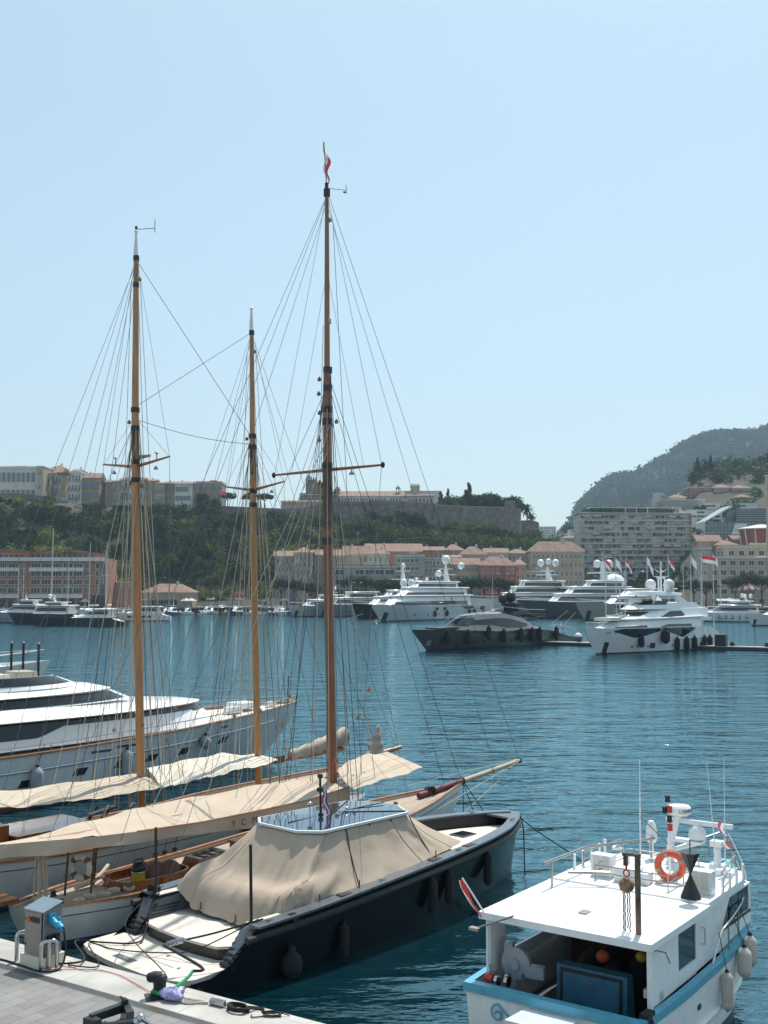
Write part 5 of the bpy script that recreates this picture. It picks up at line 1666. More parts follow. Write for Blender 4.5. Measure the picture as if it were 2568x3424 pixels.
# wheelhouse: roof, sides, front
RZ_ = 2.67
mb = MB()
mb.prism([(.48, -1.70), (.48, 1.72), (3.4, 1.72), (3.4, -1.70)], RZ_ - .13, RZ_)
mb.build('aft_roof', M['paint_white'], Fb, False)
mb = MB()
mb.prism([(3.402, -1.66), (3.402, 1.68), (5.6, 1.66), (6.2, 1.42), (6.45, .9), (6.5, 0), (6.45, -.9), (6.2, -1.40), (5.6, -1.64)], RZ_ - .10, RZ_ + .035)
mb.build('wheelhouse_roof', M['paint_white'], Fb, False)
def side_wall(sd):
 """one cabin side with its window openings"""
 mb = MB().mi(0)
 y0 = sd * 1.60
 th = sd * .05
 zt = RZ_ - .131
 low = lambda x: FH.zs(x) + .0
 w1 = (1.97, 2.86, 1.80, 2.47) if sd < 0 else (1.2, 2.7, 1.78, 2.3)
 w2x0, w2x1 = 4.25, 6.0
 def pan(x0, x1, za, zb, za1=None, zb1=None):
  za1 = za if za1 is None else za1; zb1 = zb if zb1 is None else zb1
  mb.hexa([(x0, y0, za), (x1, y0, za1), (x1, y0 - th, za1), (x0, y0 - th, za), (x0, y0, zb), (x1, y0, zb1), (x1, y0 - th, zb1), (x0, y0 - th, zb)])
 xa = .62 if sd < 0 else .62
 pan(xa, w1[0], low(xa), zt, low(w1[0]), zt)
 pan(w1[0], w1[1], low(2), w1[2]); pan(w1[0], w1[1], w1[3], zt)
 pan(w1[1], w2x0, low(3), zt, low(4.2), zt)
 pan(w2x0, w2x1, low(4.2), 2.0, low(6), 2.0); pan(w2x0, w2x1, 2.5, zt)
 mb.hexa([(w2x0, y0, 2.0), (w2x0 + .06, y0, 2.0), (w2x0 + .06, y0 - th, 2.0), (w2x0, y0 - th, 2.0), (w2x0, y0, 2.5), (w2x0 + .55, y0, 2.5), (w2x0 + .55, y0 - th, 2.5), (w2x0, y0 - th, 2.5)])
 pan(w2x1, 6.12, low(6), zt)
 mb.build('cabin_side', M['paint_white'], Fb, False)
 mb = MB()
 yg = y0 - th * .5
 mb.hexa([(w1[0], yg, w1[2]), (w1[1], yg, w1[2]), (w1[1], yg - th * .2, w1[2]), (w1[0], yg - th * .2, w1[2]), (w1[0], yg, w1[3]), (w1[1], yg, w1[3]), (w1[1], yg - th * .2, w1[3]), (w1[0], yg - th * .2, w1[3])])
 if sd < 0: mb.build('side_window', M['glass'], Fb, False)
 mb = MB()
 mb.hexa([(w2x0 + .03, yg, 2.0), (w2x1, yg, 2.0), (w2x1, yg - th * .2, 2.0), (w2x0 + .03, yg - th * .2, 2.0), (w2x0 + .57, yg, 2.5), (w2x1, yg, 2.5), (w2x1, yg - th * .2, 2.5), (w2x0 + .57, yg - th * .2, 2.5)])
 ww = mb.build('wheelhouse_window', M['glass'], Fb, False)
 mb = MB()
 for x in (w2x0 + .62, w2x0 + 1.25):
  mb.b2(x, x + .04, y0 - .01 * (1 if sd < 0 else -1) * 1, y0 + sd * .012, 2.0, 2.5)
 mb.b2(w2x0, w2x1 + .05, y0 + sd * .001, y0 + sd * .025, 1.955, 2.0)
 mb.build('window_frame', M['black'], ww, False)
side_wall(-1); side_wall(1)
mb = MB().mi(0)
fr = [(6.1, -1.56), (6.35, -.85), (6.38, .85), (6.1, 1.56)]
for (a, b) in zip(fr, fr[1:]):
 mb.hexa([(a[0], a[1], 1.6), (b[0], b[1], 1.6), (b[0] - .06, b[1], 1.6), (a[0] - .06, a[1], 1.6), (a[0] + .12, a[1], 2.02), (b[0] + .12, b[1], 2.02), (b[0] + .06, b[1], 2.02), (a[0] + .06, a[1], 2.02)])
 mb.hexa([(a[0] - .0, a[1], 2.46), (b[0] - .0, b[1], 2.46), (b[0] - .06, b[1], 2.46), (a[0] - .06, a[1], 2.46), (a[0] - .04, a[1], 2.56), (b[0] - .04, b[1], 2.56), (b[0] - .1, b[1], 2.56), (a[0] - .1, a[1], 2.56)])
mb.build('cabin_front', M['paint_white'], Fb, False)
mb = MB()
for (a, b) in zip(fr, fr[1:]):
 mb.poly([(a[0] + .1, a[1], 2.02), (b[0] + .1, b[1], 2.02), (b[0] - .02, b[1], 2.46), (a[0] - .02, a[1], 2.46)])
mb.build('windscreen', M['glass'], Fb, False)
mb = MB(); mb.b2(3.9, 3.95, -1.5, 1.5, .7, 2.52); mb.build('bulkhead', M['darkwood'], Fb, False)
mb = MB()
mb.tube([(3.1, -1.62, 2.32), (3.1, -1.69, 2.32), (3.1, -1.69, 2.02), (3.1, -1.62, 2.02)], .014, 6); mb.build('grab_handle', M['steel'], Fb)
mb = MB(); mb.tube([(.64, -1.62, 1.5), (.64, -1.62, 2.54)], .03, 6); mb.tube([(.6, 1.6, 1.5), (.6, 1.6, 2.54)], .03, 6)
mb.build('corner_post', M['paint_white'], Fb)
# things inside the cockpit
mb = MB().mi(0)
mb.hexa([(.95, -1.02, .62), (.95, .36, .62), (1.4, .36, .62), (1.4, -1.02, .62), (1.0, -1.02, 1.84), (1.0, .36, 1.84), (1.25, .36, 1.84), (1.25, -1.02, 1.84)])
bx_ = mb.build('hold_box', M['blue_lid'], Fb, False)
mb = MB(); mb.hexa([(.93, -.88, .82), (.93, .22, .82), (.95, .22, .82), (.95, -.88, .82), (.965, -.88, 1.74), (.965, .22, 1.74), (.985, .22, 1.74), (.985, -.88, 1.74)])
mb.build('hatch_lid', M['blue_lid'], bx_, False)
mb = MB()
for (y0, y1, z0, z1) in ((-.93, .27, 1.745, 1.79), (-.93, .27, .77, .815), (-.93, -.885, .815, 1.745), (.225, .27, .815, 1.745)):
 xx = .95
 mb.hexa([(.925 + (z0 - .8) * .038, y0, z0), (.925 + (z0 - .8) * .038, y1, z0), (.96 + (z0 - .8) * .038, y1, z0), (.96 + (z0 - .8) * .038, y0, z0), (.925 + (z1 - .8) * .038, y0, z1), (.925 + (z1 - .8) * .038, y1, z1), (.96 + (z1 - .8) * .038, y1, z1), (.96 + (z1 - .8) * .038, y0, z1)])
mb.build('rubber_seal', M['black'], bx_, False)
MB().box((.945, -.33, 1.62), (.03, .06, .06)).build('latch', M['brushed'], bx_, False)
t = thing('net_hauler', 'grey hydraulic net hauler with red handle at the fishing boat transom', 'net hauler', FL(.55, 1.15, .6), F_H)
mb = MB(); mb.lathe([(.36, 0), (.40, .3), (.38, .55), (.34, .56), (.33, .1)], (0, .0, .02), 18); mb.build('tub', M['offwhite'], t)
mb = MB(); mb.lathe([(.26, -.05), (.30, -.04), (.30, .04), (.26, .05)], (.25, -.05, 1.15), 18, 'X'); mb.lathe([(.1, -.1), (.1, .1)], (.25, -.05, 1.15), 10, 'X'); mb.build('hauling_wheel', M['greyhull'], t)
mb = MB(); mb.box((.3, .12, 1.35), (.2, .16, .3), .3); mb.box((.3, -.42, 1.05), (.16, .36, .22), .2); mb.tube([(.2, 0, .6), (.25, 0, 1.1)], .06, 8); mb.build('motor', M['greyhull'], t, False)
mb = MB(); mb.lathe([(.08, -.1), (.09, .0), (.06, .08)], (-.2, .28, .95), 10, 'Y'); mb.build('red_knob', M['red'], t)
mb = MB()
for (y, x) in ((.1, -.2), (-.08, -.15), (.0, .02)):
 mb.lathe([(.1, -.03), (.1, .03)], (x, y, .93), 12, 'Y')
mb.tube([(-.2, .3, .8), (-.22, .24, 1.2)], .025, 6); mb.tube([(.1, -.35, .5), (.05, -.3, 1.05), (.1, -.3, .9)], .03, 6)
mb.build('pulley', M['steel'], t)
for (p, lab, m, r) in (((2.1, -.05, 1.75), 'orange net float lying on the nets inside the fishing boat', M['orange'], .13), ((2.4, -.7, 1.78), 'yellow net float lying among the dark nets', M['yellow'], .11)):
 o = MB().ell((0, 0, 0), (r, r, r * .9), 14, 8).build('net_float', m)
 o.location = FL(*p)
 tag(o, lab, 'float')
mb = MB()
rs_ = np.random.RandomState(3)
for k in range(9):
 mb.ell((1.9 + rs_.rand() * 1.5, -1.2 + rs_.rand() * 2.3, .6), (.4 + .2 * rs_.rand(), .4 + .2 * rs_.rand(), .8 + .3 * rs_.rand()), 12, 6, -.1)
o = mb.build('fishing_nets', M['rope_dark'])
o.location, o.rotation_euler = F_O, (0, 0, F_H)
tag(o, 'dark heap of fishing nets under the wheelhouse roof', 'fishing net', kind='stuff')
MB().tube([(1.3, -1.35, .6), (1.3, -1.35, 2.53)], .045, 8).build('deck_post', M['offwhite'], Fb)
mb = MB(); mb.box((1.15, -1.45, 1.62), (.2, .3, .14)); mb.build('work_lamp', M['offwhite'], Fb, False)
# roof gear
t2 = MB(); t2.tube([(.93, -1.28, RZ_ - .02), (.93, -1.28, 4.05)], .055, 8)
cr = t2.build('crane_post', mat('rusty_steel_post', (.16, .10, .07), .6, var=.3, scale=6, metal=.4), Fb)
mb = MB(); mb.tube([(.93, -1.33, 4.03), (.98, -.98, 4.0)], .032, 6); mb.box((.97, -1.04, 3.9), (.06, .07, .18)); mb.build('crane_arm', M['darkwood'], cr)
mb = MB(); mb.ell((.97, -1.05, 3.47), (.14, .14, .14), 14, 8); mb.build('chain_hoist', mat('rusty_orange_casting', (.28, .17, .09), .6, var=.3, scale=9), cr)
mb = MB(); mb.torus((.97, -1.05, 3.68), .055, .015, 'X', 12, 6); mb.tube([(.97, -1.05, 3.73), (.97, -1.05, 3.85)], .02, 6); mb.build('hook', M['red'], cr)
mb = MB()
for dy in (-.06, -.02, .03, .06):
 pts = [(.97 + .012 * (k % 2), -1.05 + dy + .006 * (k % 3), 3.42 - k * .05) for k in range(int(13 + 8 * abs(dy) * 16))]
 mb.tube(pts, .012, 4)
mb.build('chain', M['wire_dark'], cr)
mb = MB(); mb.tube([(.45, .95, 2.72), (.1, 1.5, 2.50)], .02, 6); mb.box((.06, 1.55, 2.48), (.12, .2, .05)); mb.build('stern_lamp_bracket', M['brushed'], Fb)
mb = MB(); mb.box((1.55, .05, RZ_ + .015), (.22, .16, .03)); mb.build('roof_plate', M['brushed'], Fb, False)
fs = MB().tube([(.5, 1.62, RZ_), (.28, 1.95, RZ_ + .62)], .018, 6).build('flagstaff', M['paint_white'], Fb)
fl = MB()
for j in (0, 1):
 fl.mi(j)
 rows = []
 for k in range(9):
  v = k / 8
  p = Vector((.28, 1.95, RZ_ + .60)).lerp(Vector((.47, 1.66, RZ_ - .10)), v)
  w = .15 * math.sin(math.pi * min(1, .15 + v)) * (1 - .2 * v)
  rows.append([p + Vector((-.10 * a * w / .2 + .03 * math.sin(k + 5 * a), .55 * a * w + .0, -.25 * a * w)) for a in ((0, .35, .75) if j == 0 else (.75, .88, 1))])
 fl.grid(rows)
fl.build('ensign', [M['flag_red'], M['flag_white']], fs)
# ventilators with cream louvres
for (x, y) in ((3.95, -1.30), (4.05, .86)):
 v = MB().box((x + .12, y, RZ_ + .26), (.26, .46, .44)).build('vent_box', M['paint_white'], Fb, False)
 mb = MB()
 for yy in (-.1, .1):
  for k in range(5):
   z = RZ_ + .13 + k * .068
   mb.hexa([(x - .03, y + yy - .08, z), (x - .03, y + yy + .08, z), (x - .011, y + yy + .08, z), (x - .011, y + yy - .08, z), (x - .012, y + yy - .08, z + .055), (x - .012, y + yy + .08, z + .055), (x - .011, y + yy + .08, z + .055), (x - .011, y + yy - .08, z + .055)])
 mb.build('louvres', M['cream'], v, False)
# double cone day shape
mb = MB()
mb.lathe([(.21, 0), (.02, .43), (.02, .45), (.20, .86)], (3.55, -1.26, RZ_ + .06), 8); mb.tube([(3.55, -1.26, RZ_ + .9), (3.55, -1.26, RZ_ + 1.15)], .012, 5)
mb.build('day_shape', M['black'], Fb, True, 30)
# roof rack of bars, cool box, net
mb = MB()
x0, x1, y0, y1, z = 3.75, 5.5, -.72, .86, RZ_ + .34
for (a, b) in (((x0, y0), (x1, y0)), ((x1, y0), (x1, y1)), ((x1, y1), (x0, y1)), ((x0, y1), (x0, y0))):
 for dz in (0, -.14):
  mb.tube([(*a, z + dz), (*b, z + dz)], .013, 5)
for a in ((x0, y0), (x1, y0), (x1, y1), (x0, y1), (4.6, y0), (4.6, y1), (x0, .1)):
 mb.tube([(*a, RZ_ + .03), (*a, z)], .014, 5)
mb.build('roof_rack', M['brushed'], Fb)
mb = MB(); mb.box((4.05, .25, RZ_ + .16), (.34, .5, .24)); mb.box((4.05, .25, RZ_ + .30), (.37, .54, .05)); mb.build('cool_box', M['white'], Fb, False)
mb = MB(); mb.box((4.06, -.12, RZ_ + .15), (.3, .2, .22)); mb.build('white_case', M['paint_white'], Fb, False)
o = rope('white_rope', 'thin white rope lying in loops on the wheelhouse roof', [FL(3.7 + 1.7 * rs_.rand(), -.7 + 1.4 * rs_.rand(), RZ_ + .06) for _ in range(14)], .008, M['rope'], 'rope', 5, 4)
t = thing('lifebuoy', 'orange lifebuoy with grey bands standing on the fishing boat roof', 'lifebuoy', FL(4.45, -.5, RZ_ + .38), F_H + R(-70))
MB().torus((0, 0, 0), .245, .072, 'Y', 30, 12).build('ring', M['orange'], t)
for a in (.4, 1.97, 3.54, 5.11):
 MB().torus((0, 0, 0), .245, .0755, 'Y', 3, 12, a - .12, a + .12).build('reflective_band', M['brushed'], t)
MB().tube([(.32 * math.cos(a), -.01, .32 * math.sin(a)) for a in np.linspace(0, 6.28, 24)], .009, 4).build('grab_line', M['rope'], t)
# guard rails on the roof sides, rod holders
for sd in (-1, 1):
 mb = MB()
 ys = sd * 1.52
 mb.tube([(4.6, ys, RZ_ + .04), (4.6, ys, RZ_ + .36), (6.1, sd * 1.30, RZ_ + .38), (6.2, sd * 1.26, RZ_ + .04)], .018, 6)
 mb.tube([(4.6, ys, RZ_ + .2), (6.15, sd * 1.28, RZ_ + .2)], .012, 6)
 mb.build('roof_rail', M['brushed'], Fb)
 for k in range(4):
  MB().tube([(4.35 + .42 * k, sd * 1.62, RZ_ - .05), (4.35 + .42 * k, sd * 1.62, RZ_ + .34)], .03, 7).build('rod_holder', M['paint_white'], Fb)
mb = MB(); mb.tube([(2.6, 1.45, RZ_ + .5), (4.4, 1.35, RZ_ + .52), (6.1, .5, RZ_ + .5)], .03, 6); mb.tube([(2.9, 1.42, RZ_), (2.9, 1.42, RZ_ + .5)], .025, 6); mb.tube([(6.0, .55, RZ_), (6.0, .55, RZ_ + .5)], .025, 6)
mb.build('rod_rack', M['brushed'], Fb)
mb = MB(); mb.tube([(3.1, 1.15, RZ_ + .28), (3.6, .45, RZ_ + .26)], .035, 8); mb.build('strip_light', M['brushed'], Fb)
# radar mast
mb = MB(); mb.tube([(6.1, .15, RZ_), (6.15, .15, RZ_ + .5), (6.22, .0, RZ_ + 1.05)], [.10, .09, .07], 8); mb.box((6.25, -.18, RZ_ + .52), (.3, .75, .05)); mb.tube([(6.15, .1, RZ_ + .3), (6.25, -.45, RZ_ + .5)], .05, 6)
rm = mb.build('radar_mast', M['white'], Fb)
mb = MB(); mb.lathe([(.20, 0), (.25, .03), (.26, .1), (.255, .17), (.22, .21), (.0, .225)], (6.25, -.02, RZ_ + 1.06), 26); dome = mb.build('radar_dome', M['white'], rm)
for k, ch in enumerate('LOWRANCE'):
 a = R(-154 + k * 16)
 lettering(ch, .10, M['boot_blue'], dome, (6.25 + .262 * math.cos(a), -.02 + .262 * math.sin(a), RZ_ + 1.17), (R(90), 0, a + R(90)), .002)
mb = MB(); mb.lathe([(.14, 0), (.19, .04), (.18, .2), (.1, .3), (.06, .34)], (6.3, -.4, RZ_ + .55), 16); mb.hexa([(6.25, -1.2, RZ_ + .88), (6.37, -1.2, RZ_ + .88), (6.37, .3, RZ_ + .88), (6.25, .3, RZ_ + .88), (6.27, -1.2, RZ_ + .97), (6.35, -1.2, RZ_ + .97), (6.35, .3, RZ_ + .97), (6.27, .3, RZ_ + .97)])
mb.build('radar_scanner', M['white'], rm)
mb = MB(); mb.lathe([(.1, 0), (.13, .05), (.13, .16)], (6.2, .62, RZ_ + .4), 12); mb.lathe([(.12, .19), (.13, .24), (.1, .38), (.06, .46), (.0, .48)], (6.2, .62, RZ_ + .4), 12); mb.tube([(6.2, .62, RZ_), (6.2, .62, RZ_ + .4)], .05, 8); mb.torus((6.2, .62, RZ_ + .56), .05, .08, 'Z', 12, 6)
mb.build('searchlight', M['white'], Fb)
mb = MB(); mb.tube([(6.0, -.95, RZ_), (6.0, -.95, RZ_ + .5)], .08, 10); mb.box((6.0, -.95, RZ_ + .6), (.22, .26, .12)); mb.box((6.0, -.95, RZ_ + .08), (.26, .3, .14)); mb.build('thermal_camera', M['white'], Fb)
mb = MB(); mb.lathe([(.12, .03), (.12, .08), (.05, .13)], (5.2, 1.0, RZ_ + .34), 12); mb.tube([(5.1, 1.25, RZ_ + .3), (5.1, 1.25, RZ_ + .5)], .03, 6); mb.ell((5.1, 1.25, RZ_ + .53), (.05, .05, .05), 8, 5); mb.build('gps_mushroom', M['white'], Fb)
mb = MB(); mb.box((5.6, -1.2, RZ_ + .1), (.18, .3, .14), .2); mb.build('floodlight', M['white'], Fb)
mb = MB(); mb.tube([(5.3, -.16, RZ_), (5.28, -.14, 4.25)], .022, 6); lm = mb.build('light_mast', M['white'], Fb)
for (dz, m, dy) in ((1.52, M['black'], 0), (1.28, M['black'], .1), (1.30, M['red'], -.06), (1.10, M['black'], -.05), (.92, M['red'], -.06)):
 mb = MB(); mb.lathe([(.05, -.07), (.06, -.06), (.05, .0), (.06, .06), (.05, .07)], (5.28, -.14 + dy * .7, RZ_ + dz + .05), 10); mb.build('nav_light', m, lm)
for (a, b, r) in (((5.7, .68, RZ_), (5.7, .66, 4.95), .014), ((5.7, -1.05, RZ_), (5.75, -.85, 5.0), .010), ((5.75, -1.2, RZ_), (5.75, -1.22, 5.15), .009)):
 mb = MB(); mb.tube([a, Vector(a).lerp(Vector(b), .3), b], [r * 1.6, r * 1.3, r * .6], 6); mb.build('whip_aerial', M['paint_white'], Fb)
mb = MB(); mb.tube([(5.7, .67, 3.7), (5.45, -.1, RZ_ + .55)], .012, 5); mb.build('aerial_brace', M['wire'], Fb)
for (z, s_) in ((3.75, .2), (3.42, .15)):
 fl = MB()
 for j in (0, 1):
  fl.mi(1 - j)
  fl.grid([[(5.75 + .02 * k + .03 * j, -1.2 + .05 * math.sin(k) + a * s_ * .5 * (.6 if z > 3.5 else -.6), z - s_ * k / 3 + .02 * a) for a in (j, j + .5, j + 1)] for k in range(5)])
 fl.build('pennant', [M['flag_red'], M['flag_white']], Fb)
# bow rails and stanchions
for sd in (-1, 1):
 pts = [FH.pt(3.35, FH.zs(3.35), sd, -.06) + Vector((0, 0, .02)), FH.pt(3.6, FH.zs(3.6), sd, -.06) + Vector((0, 0, .30)), FH.pt(3.9, FH.zs(3.9), sd, -.06) + Vector((0, 0, .5))] + [FH.pt(x, FH.zs(x), sd, -.06) + Vector((0, 0, .54 + .03 * (x - 4))) for x in (4.6, 5.4, 6.2, 7, 7.8, 8.6, 9.2)]
 br = MB().tube(pts, .02, 7).build('bow_rail', M['steel'], Fb)
 for x in (4.3, 5.1, 6.0, 7.0, 8.0, 8.9):
  MB().tube([FH.pt(x, FH.zs(x), sd, -.06), FH.pt(x, FH.zs(x), sd, -.06) + Vector((0, 0, .54 + .03 * (x - 4)))], .018, 6).build('stanchion', M['brushed'], br)
 MB().tube([p - Vector((0, 0, .27)) for p in pts[2:]], .006, 4).build('guard_wire', M['rope'], br)
for (x, z, L_, r, kind) in ((3.78, 1.02, .72, .115, 0), (4.75, 1.30, .60, .145, 1), (5.35, 1.36, .62, .14, 1)):
 p = FH.pt(x, z, -1, r + .03)
 tp = FH.pt(x - .12, FH.zs(x), -1, -.04) + Vector((0, 0, .53))
 fender(Fb, p, L_, r, M['fender_white'], tp)
mb = MB(); mb.box(FH.pt(2.6, 1.05, -1, .01), (.14, .02, .09), -.0); mb.build('scupper', M['black'], Fb, False)
mb = MB()
for k in range(5):
 mb.tube([(.2 + .03 * k, -1.75, 1.5), (.22 + .03 * k, -1.86, 1.35 - .05 * k), (.24 + .03 * k, -1.84, 1.0)], .02, 5)
mb.box((.3, -1.68, 1.56), (.3, .16, .1)); mb.build('coiled_line', M['rope_dark'], Fb)
mb = MB(); mb.box((-.28, 1.35, .45), (.5, .5, .12)); mb.tube([(-.3, 1.55, .55), (-.32, 1.8, .35)], .16, 10); mb.build('stern_fender', M['rubber'], Fb)
MB().tube([(.7, -1.63, 2.5), (.76, -1.68, 2.5), (1.0, -1.74, 2.42), (1.15, -1.76, 2.2)], .01, 5).build('hose', M['black'], Fb)
# ---------------------------------------------------------------- the big white motor yacht, left
M_O, M_H = (-25.6, 37.85, 0), R(46)
My = thing('motor_yacht', 'long white motor yacht with black window bands and teak caprail beside the sailing yachts', 'motor yacht', M_O, M_H)
MH = Hull(30.2, [(0, 3.0), (5, 3.4), (14, 3.5), (20, 3.2), (24, 2.5), (27, 1.55), (29, .65), (30.2, .08)], [(0, 2.0), (12, 2.12), (18, 2.32), (24, 2.58), (30.2, 2.80)], wr=.9, ov=3.6, tr=0, d=.8, p=1.0, q=1.3)
MH.build('hull', M['paleblue'], My, 32, 9, M['boot'], .14)
MH.deck('deck', M['teak'], My, .08, 0, 30, 24, .04, .03)
for sd in (-1, 1):
 MH.rail(MB(), .07, 0, sd, 0, 30.15, 30, .06, .2).build('caprail', M['varnish_x'], My, True, 30)
 mb = MB(); mb.tube([MH.pt(x, MH.zs(x) - .62, sd, .03) for x in MH.xs(26, 0, 28)], .045, 7); mb.build('rubbing_strake', M['steel'], My)
 mb = MB()
 mb.tube([MH.pt(x, MH.zs(x), sd, -.1) + Vector((0, 0, .36)) for x in MH.xs(26, 6, 30)], .025, 6)
 mb.tube([MH.pt(x, MH.zs(x), sd, -.1) + Vector((0, 0, .18)) for x in MH.xs(26, 24, 30)], .012, 6)
 hr = mb.build('handrail', M['steel'], My)
 for k in range(14):
  x = 7 + k * 1.72
  MB().tube([MH.pt(x, MH.zs(x), sd, -.1), MH.pt(x, MH.zs(x), sd, -.1) + Vector((0, 0, .36))], .018, 5).build('stanchion', M['steel'], hr)
for x, z in ((13.0, 1.02), (15.4, 1.22), (17.5, 1.3), (19.2, 1.36), (21.2, 1.42), (23.8, 1.62)):
 mb = MB().mi(0); MH.strip(mb, z - .15, z + .15, -1, x, x + .62, 2, .012, 1)
 mb.build('porthole', M['glass'], My, False)
for x0_, x1_, z in ((15.8, 16.8, 1.96), (17.0, 18.4, 2.06), (23.2, 23.8, 2.28)):
 mb = MB(); MH.strip(mb, z - .05, z + .05, -1, x0_, x1_, 2, .012, 1); mb.build('hawse_slot', M['boot'], My, False)
t1 = Tier(1.5, 24.6, 2.2, 23.2, 2.85, 2.55, lambda u: 2.1 + .35 * u, lambda u: 3.42 - .02 * u, .42, 2.0)
t1.build('main_deckhouse', M['white'], My)
mb = MB(); t1.band(mb, .08, .94, lambda u: .36 + (.34 * max(0, min(1, (u - .535) / .06))), .93, -1, .02, 40)
mb.build('window_band', M['glass'], My)
mb = MB(); t1.band(mb, .08, .94, .4, .93, 1, .02, 30); t1.band(mb, .94, 1.0, .62, .93, 1, .02, 6); t1.band(mb, .94, 1.0, .62, .93, -1, .02, 6); mb.build('window_band', M['glass'], My)
t1b = Tier(1.0, 23.6, 1.0, 22.6, 3.0, 2.55, lambda u: 3.42, lambda u: 3.86 - .30 * max(0, u - .55) / .45, .42, 1.9, crown=.1)
t1b.build('upper_brow', M['white'], My)
t2 = Tier(2.0, 19.6, 2.6, 18.4, 2.35, 2.1, 3.82, lambda u: 4.32, .40, 2.0)
t2.build('upper_deckhouse', M['white'], My)
mb = MB(); t2.band(mb, .06, .97, lambda u: .12, lambda u: .9 - .3 * max(0, u - .7), -1, .02, 30); t2.band(mb, .06, .97, .12, .9, 1, .02, 30); mb.build('window_band', M['glass'], My)
t2b = Tier(2.2, 18.6, 2.4, 17.4, 2.35, 1.9, 4.32, 4.58, .42, 2.0, crown=.08)
t2b.build('flybridge_deck', M['white'], My)
t3 = Tier(5.0, 17.0, 5.2, 16.0, 1.95, 1.75, 4.56, lambda u: 4.98 - .14 * max(0, u - .6), .4, 2.2, crown=-.35)
t3.build('flybridge_coaming', M['white'], My)
mb = MB(); t3.band(mb, .45, .97, .45, 1.28, -1, .02, 20); t3.band(mb, .45, .97, .45, 1.28, 1, .02, 20); mb.build('flybridge_screen', M['glass'], My)
mb = MB()
mb.tube([t3.pt(u, 1.32, -1) for u in np.linspace(.4, .98, 14)], .03, 6); mb.build('screen_rail', M['steel'], My)
for (x, y, sx_, sy_, z, m) in ((12.6, -.3, 1.6, .9, 4.9, M['canvas_white']), (14.4, .2, .9, 1.2, 4.95, M['canvas_grey']), (10.4, -.6, 1.6, 1.0, 4.85, M['varnish_x'])):
 MB().box((x, y, z), (sx_, sy_, .55)).build('flybridge_seat', m, My)
mb = MB(); mb.box((26.5, .0, 2.9), (1.2, 1.2, .28)); mb.tube([(27.5, .3, 2.7), (27.5, .3, 3.1)], .06, 6); mb.box((28.2, -.2, 2.85), (.5, .3, .2)); mb.box((25.4, -.6, 2.78), (.8, .5, .3)); mb.build('windlass', M['white'], My)
mb = MB(); mb.tube([(29.4, -.1, 2.8), (29.5, -.1, 4.2)], .025, 5); mb.build('jackstaff', M['wire_dark'], My)
for (x, z, L_, r) in ((13.6, 1.05, 1.25, .26), (18.0, 1.25, 1.3, .24), (22.4, 1.72, .62, .26)):
 p = MH.pt(x, z, -1, r + .03)
 fender(My, p, L_, r, M['fender_grey'], MH.pt(x, MH.zs(x), -1, -.1) + Vector((0, 0, .36)))
# ---------------------------------------------------------------- yachts across the harbour
def _hull_yx(s, x, z, it=4):
 xd = x
 for _ in range(it):
  xd = min(s.L, max(0, xd + (x - s.pt(xd, z, 1).x)))
 return s.pt(xd, z, 1).y
Hull.yx = _hull_yx
def _tier_yx(s, x, z):
 u = .5
 for _ in range(6):
  t = max(0, min(1, (z - s.z0(u)) / max(.01, s.z1(u) - s.z0(u))))
  a, b = lerp(s.a0, s.a1, t), lerp(s.b0, s.b1, t)
  u = max(0, min(1, (x - a) / (b - a)))
 t = max(0, min(1, (z - s.z0(u)) / max(.01, s.z1(u) - s.z0(u))))
 return s.wid(u) * lerp(s.w0, s.w1, t)
Tier.yx = _tier_yx
def patch(surf, top, bot, side=1, off=.04, n=24, m=3):
 """a window or mark on a hull or deckhouse side between two chains of (x, z)"""
 mb = MB()
 x0, x1 = max(top[0][0], bot[0][0]), min(top[-1][0], bot[-1][0])
 rows = []
 for k in range(n + 1):
  x = x0 + (x1 - x0) * k / n
  za, zb = interp(bot, x), interp(top, x)
  rows.append([(x, side * (surf.yx(x, lerp(za, zb, j / m)) + off), lerp(za, zb, j / m)) for j in range(m + 1)])
 return mb.grid(rows)
def both(surf, top, bot, name, m, root, off=.04, n=24):
 for sd in (1, -1):
  patch(surf, top, bot, sd, off, n).build(name, m, root)
def yacht_root(name, label, bow, head, L, ov, group=None, cat='yacht'):
 """bow = pixel of the stem at the waterline"""
 b = U(bow[0], bow[1], z=0)
 h = R(head)
 o = b - Vector((math.cos(h), math.sin(h), 0)) * (L - ov)
 return thing(name, label, cat, (o.x, o.y, 0), h, group)
def dome(parent, p, r, m, leg=.5, name='radar_dome'):
 mb = MB()
 mb.lathe([(r * .3, -leg - r * .8), (r * .25, -r * .85)], p, 8)
 mb.ell(p, (r, r, r * 1.05), 16, 10, -.82)
 return mb.build(name, m, parent)
def yfenders(H, root, xs, z, L_, r, m, sides=(1,)):
 for x in xs:
  for sd in sides:
   p = H.pt(x, z, sd, r)
   fender(root, p, L_, r, m, H.pt(x, H.zs(x), sd, .02))
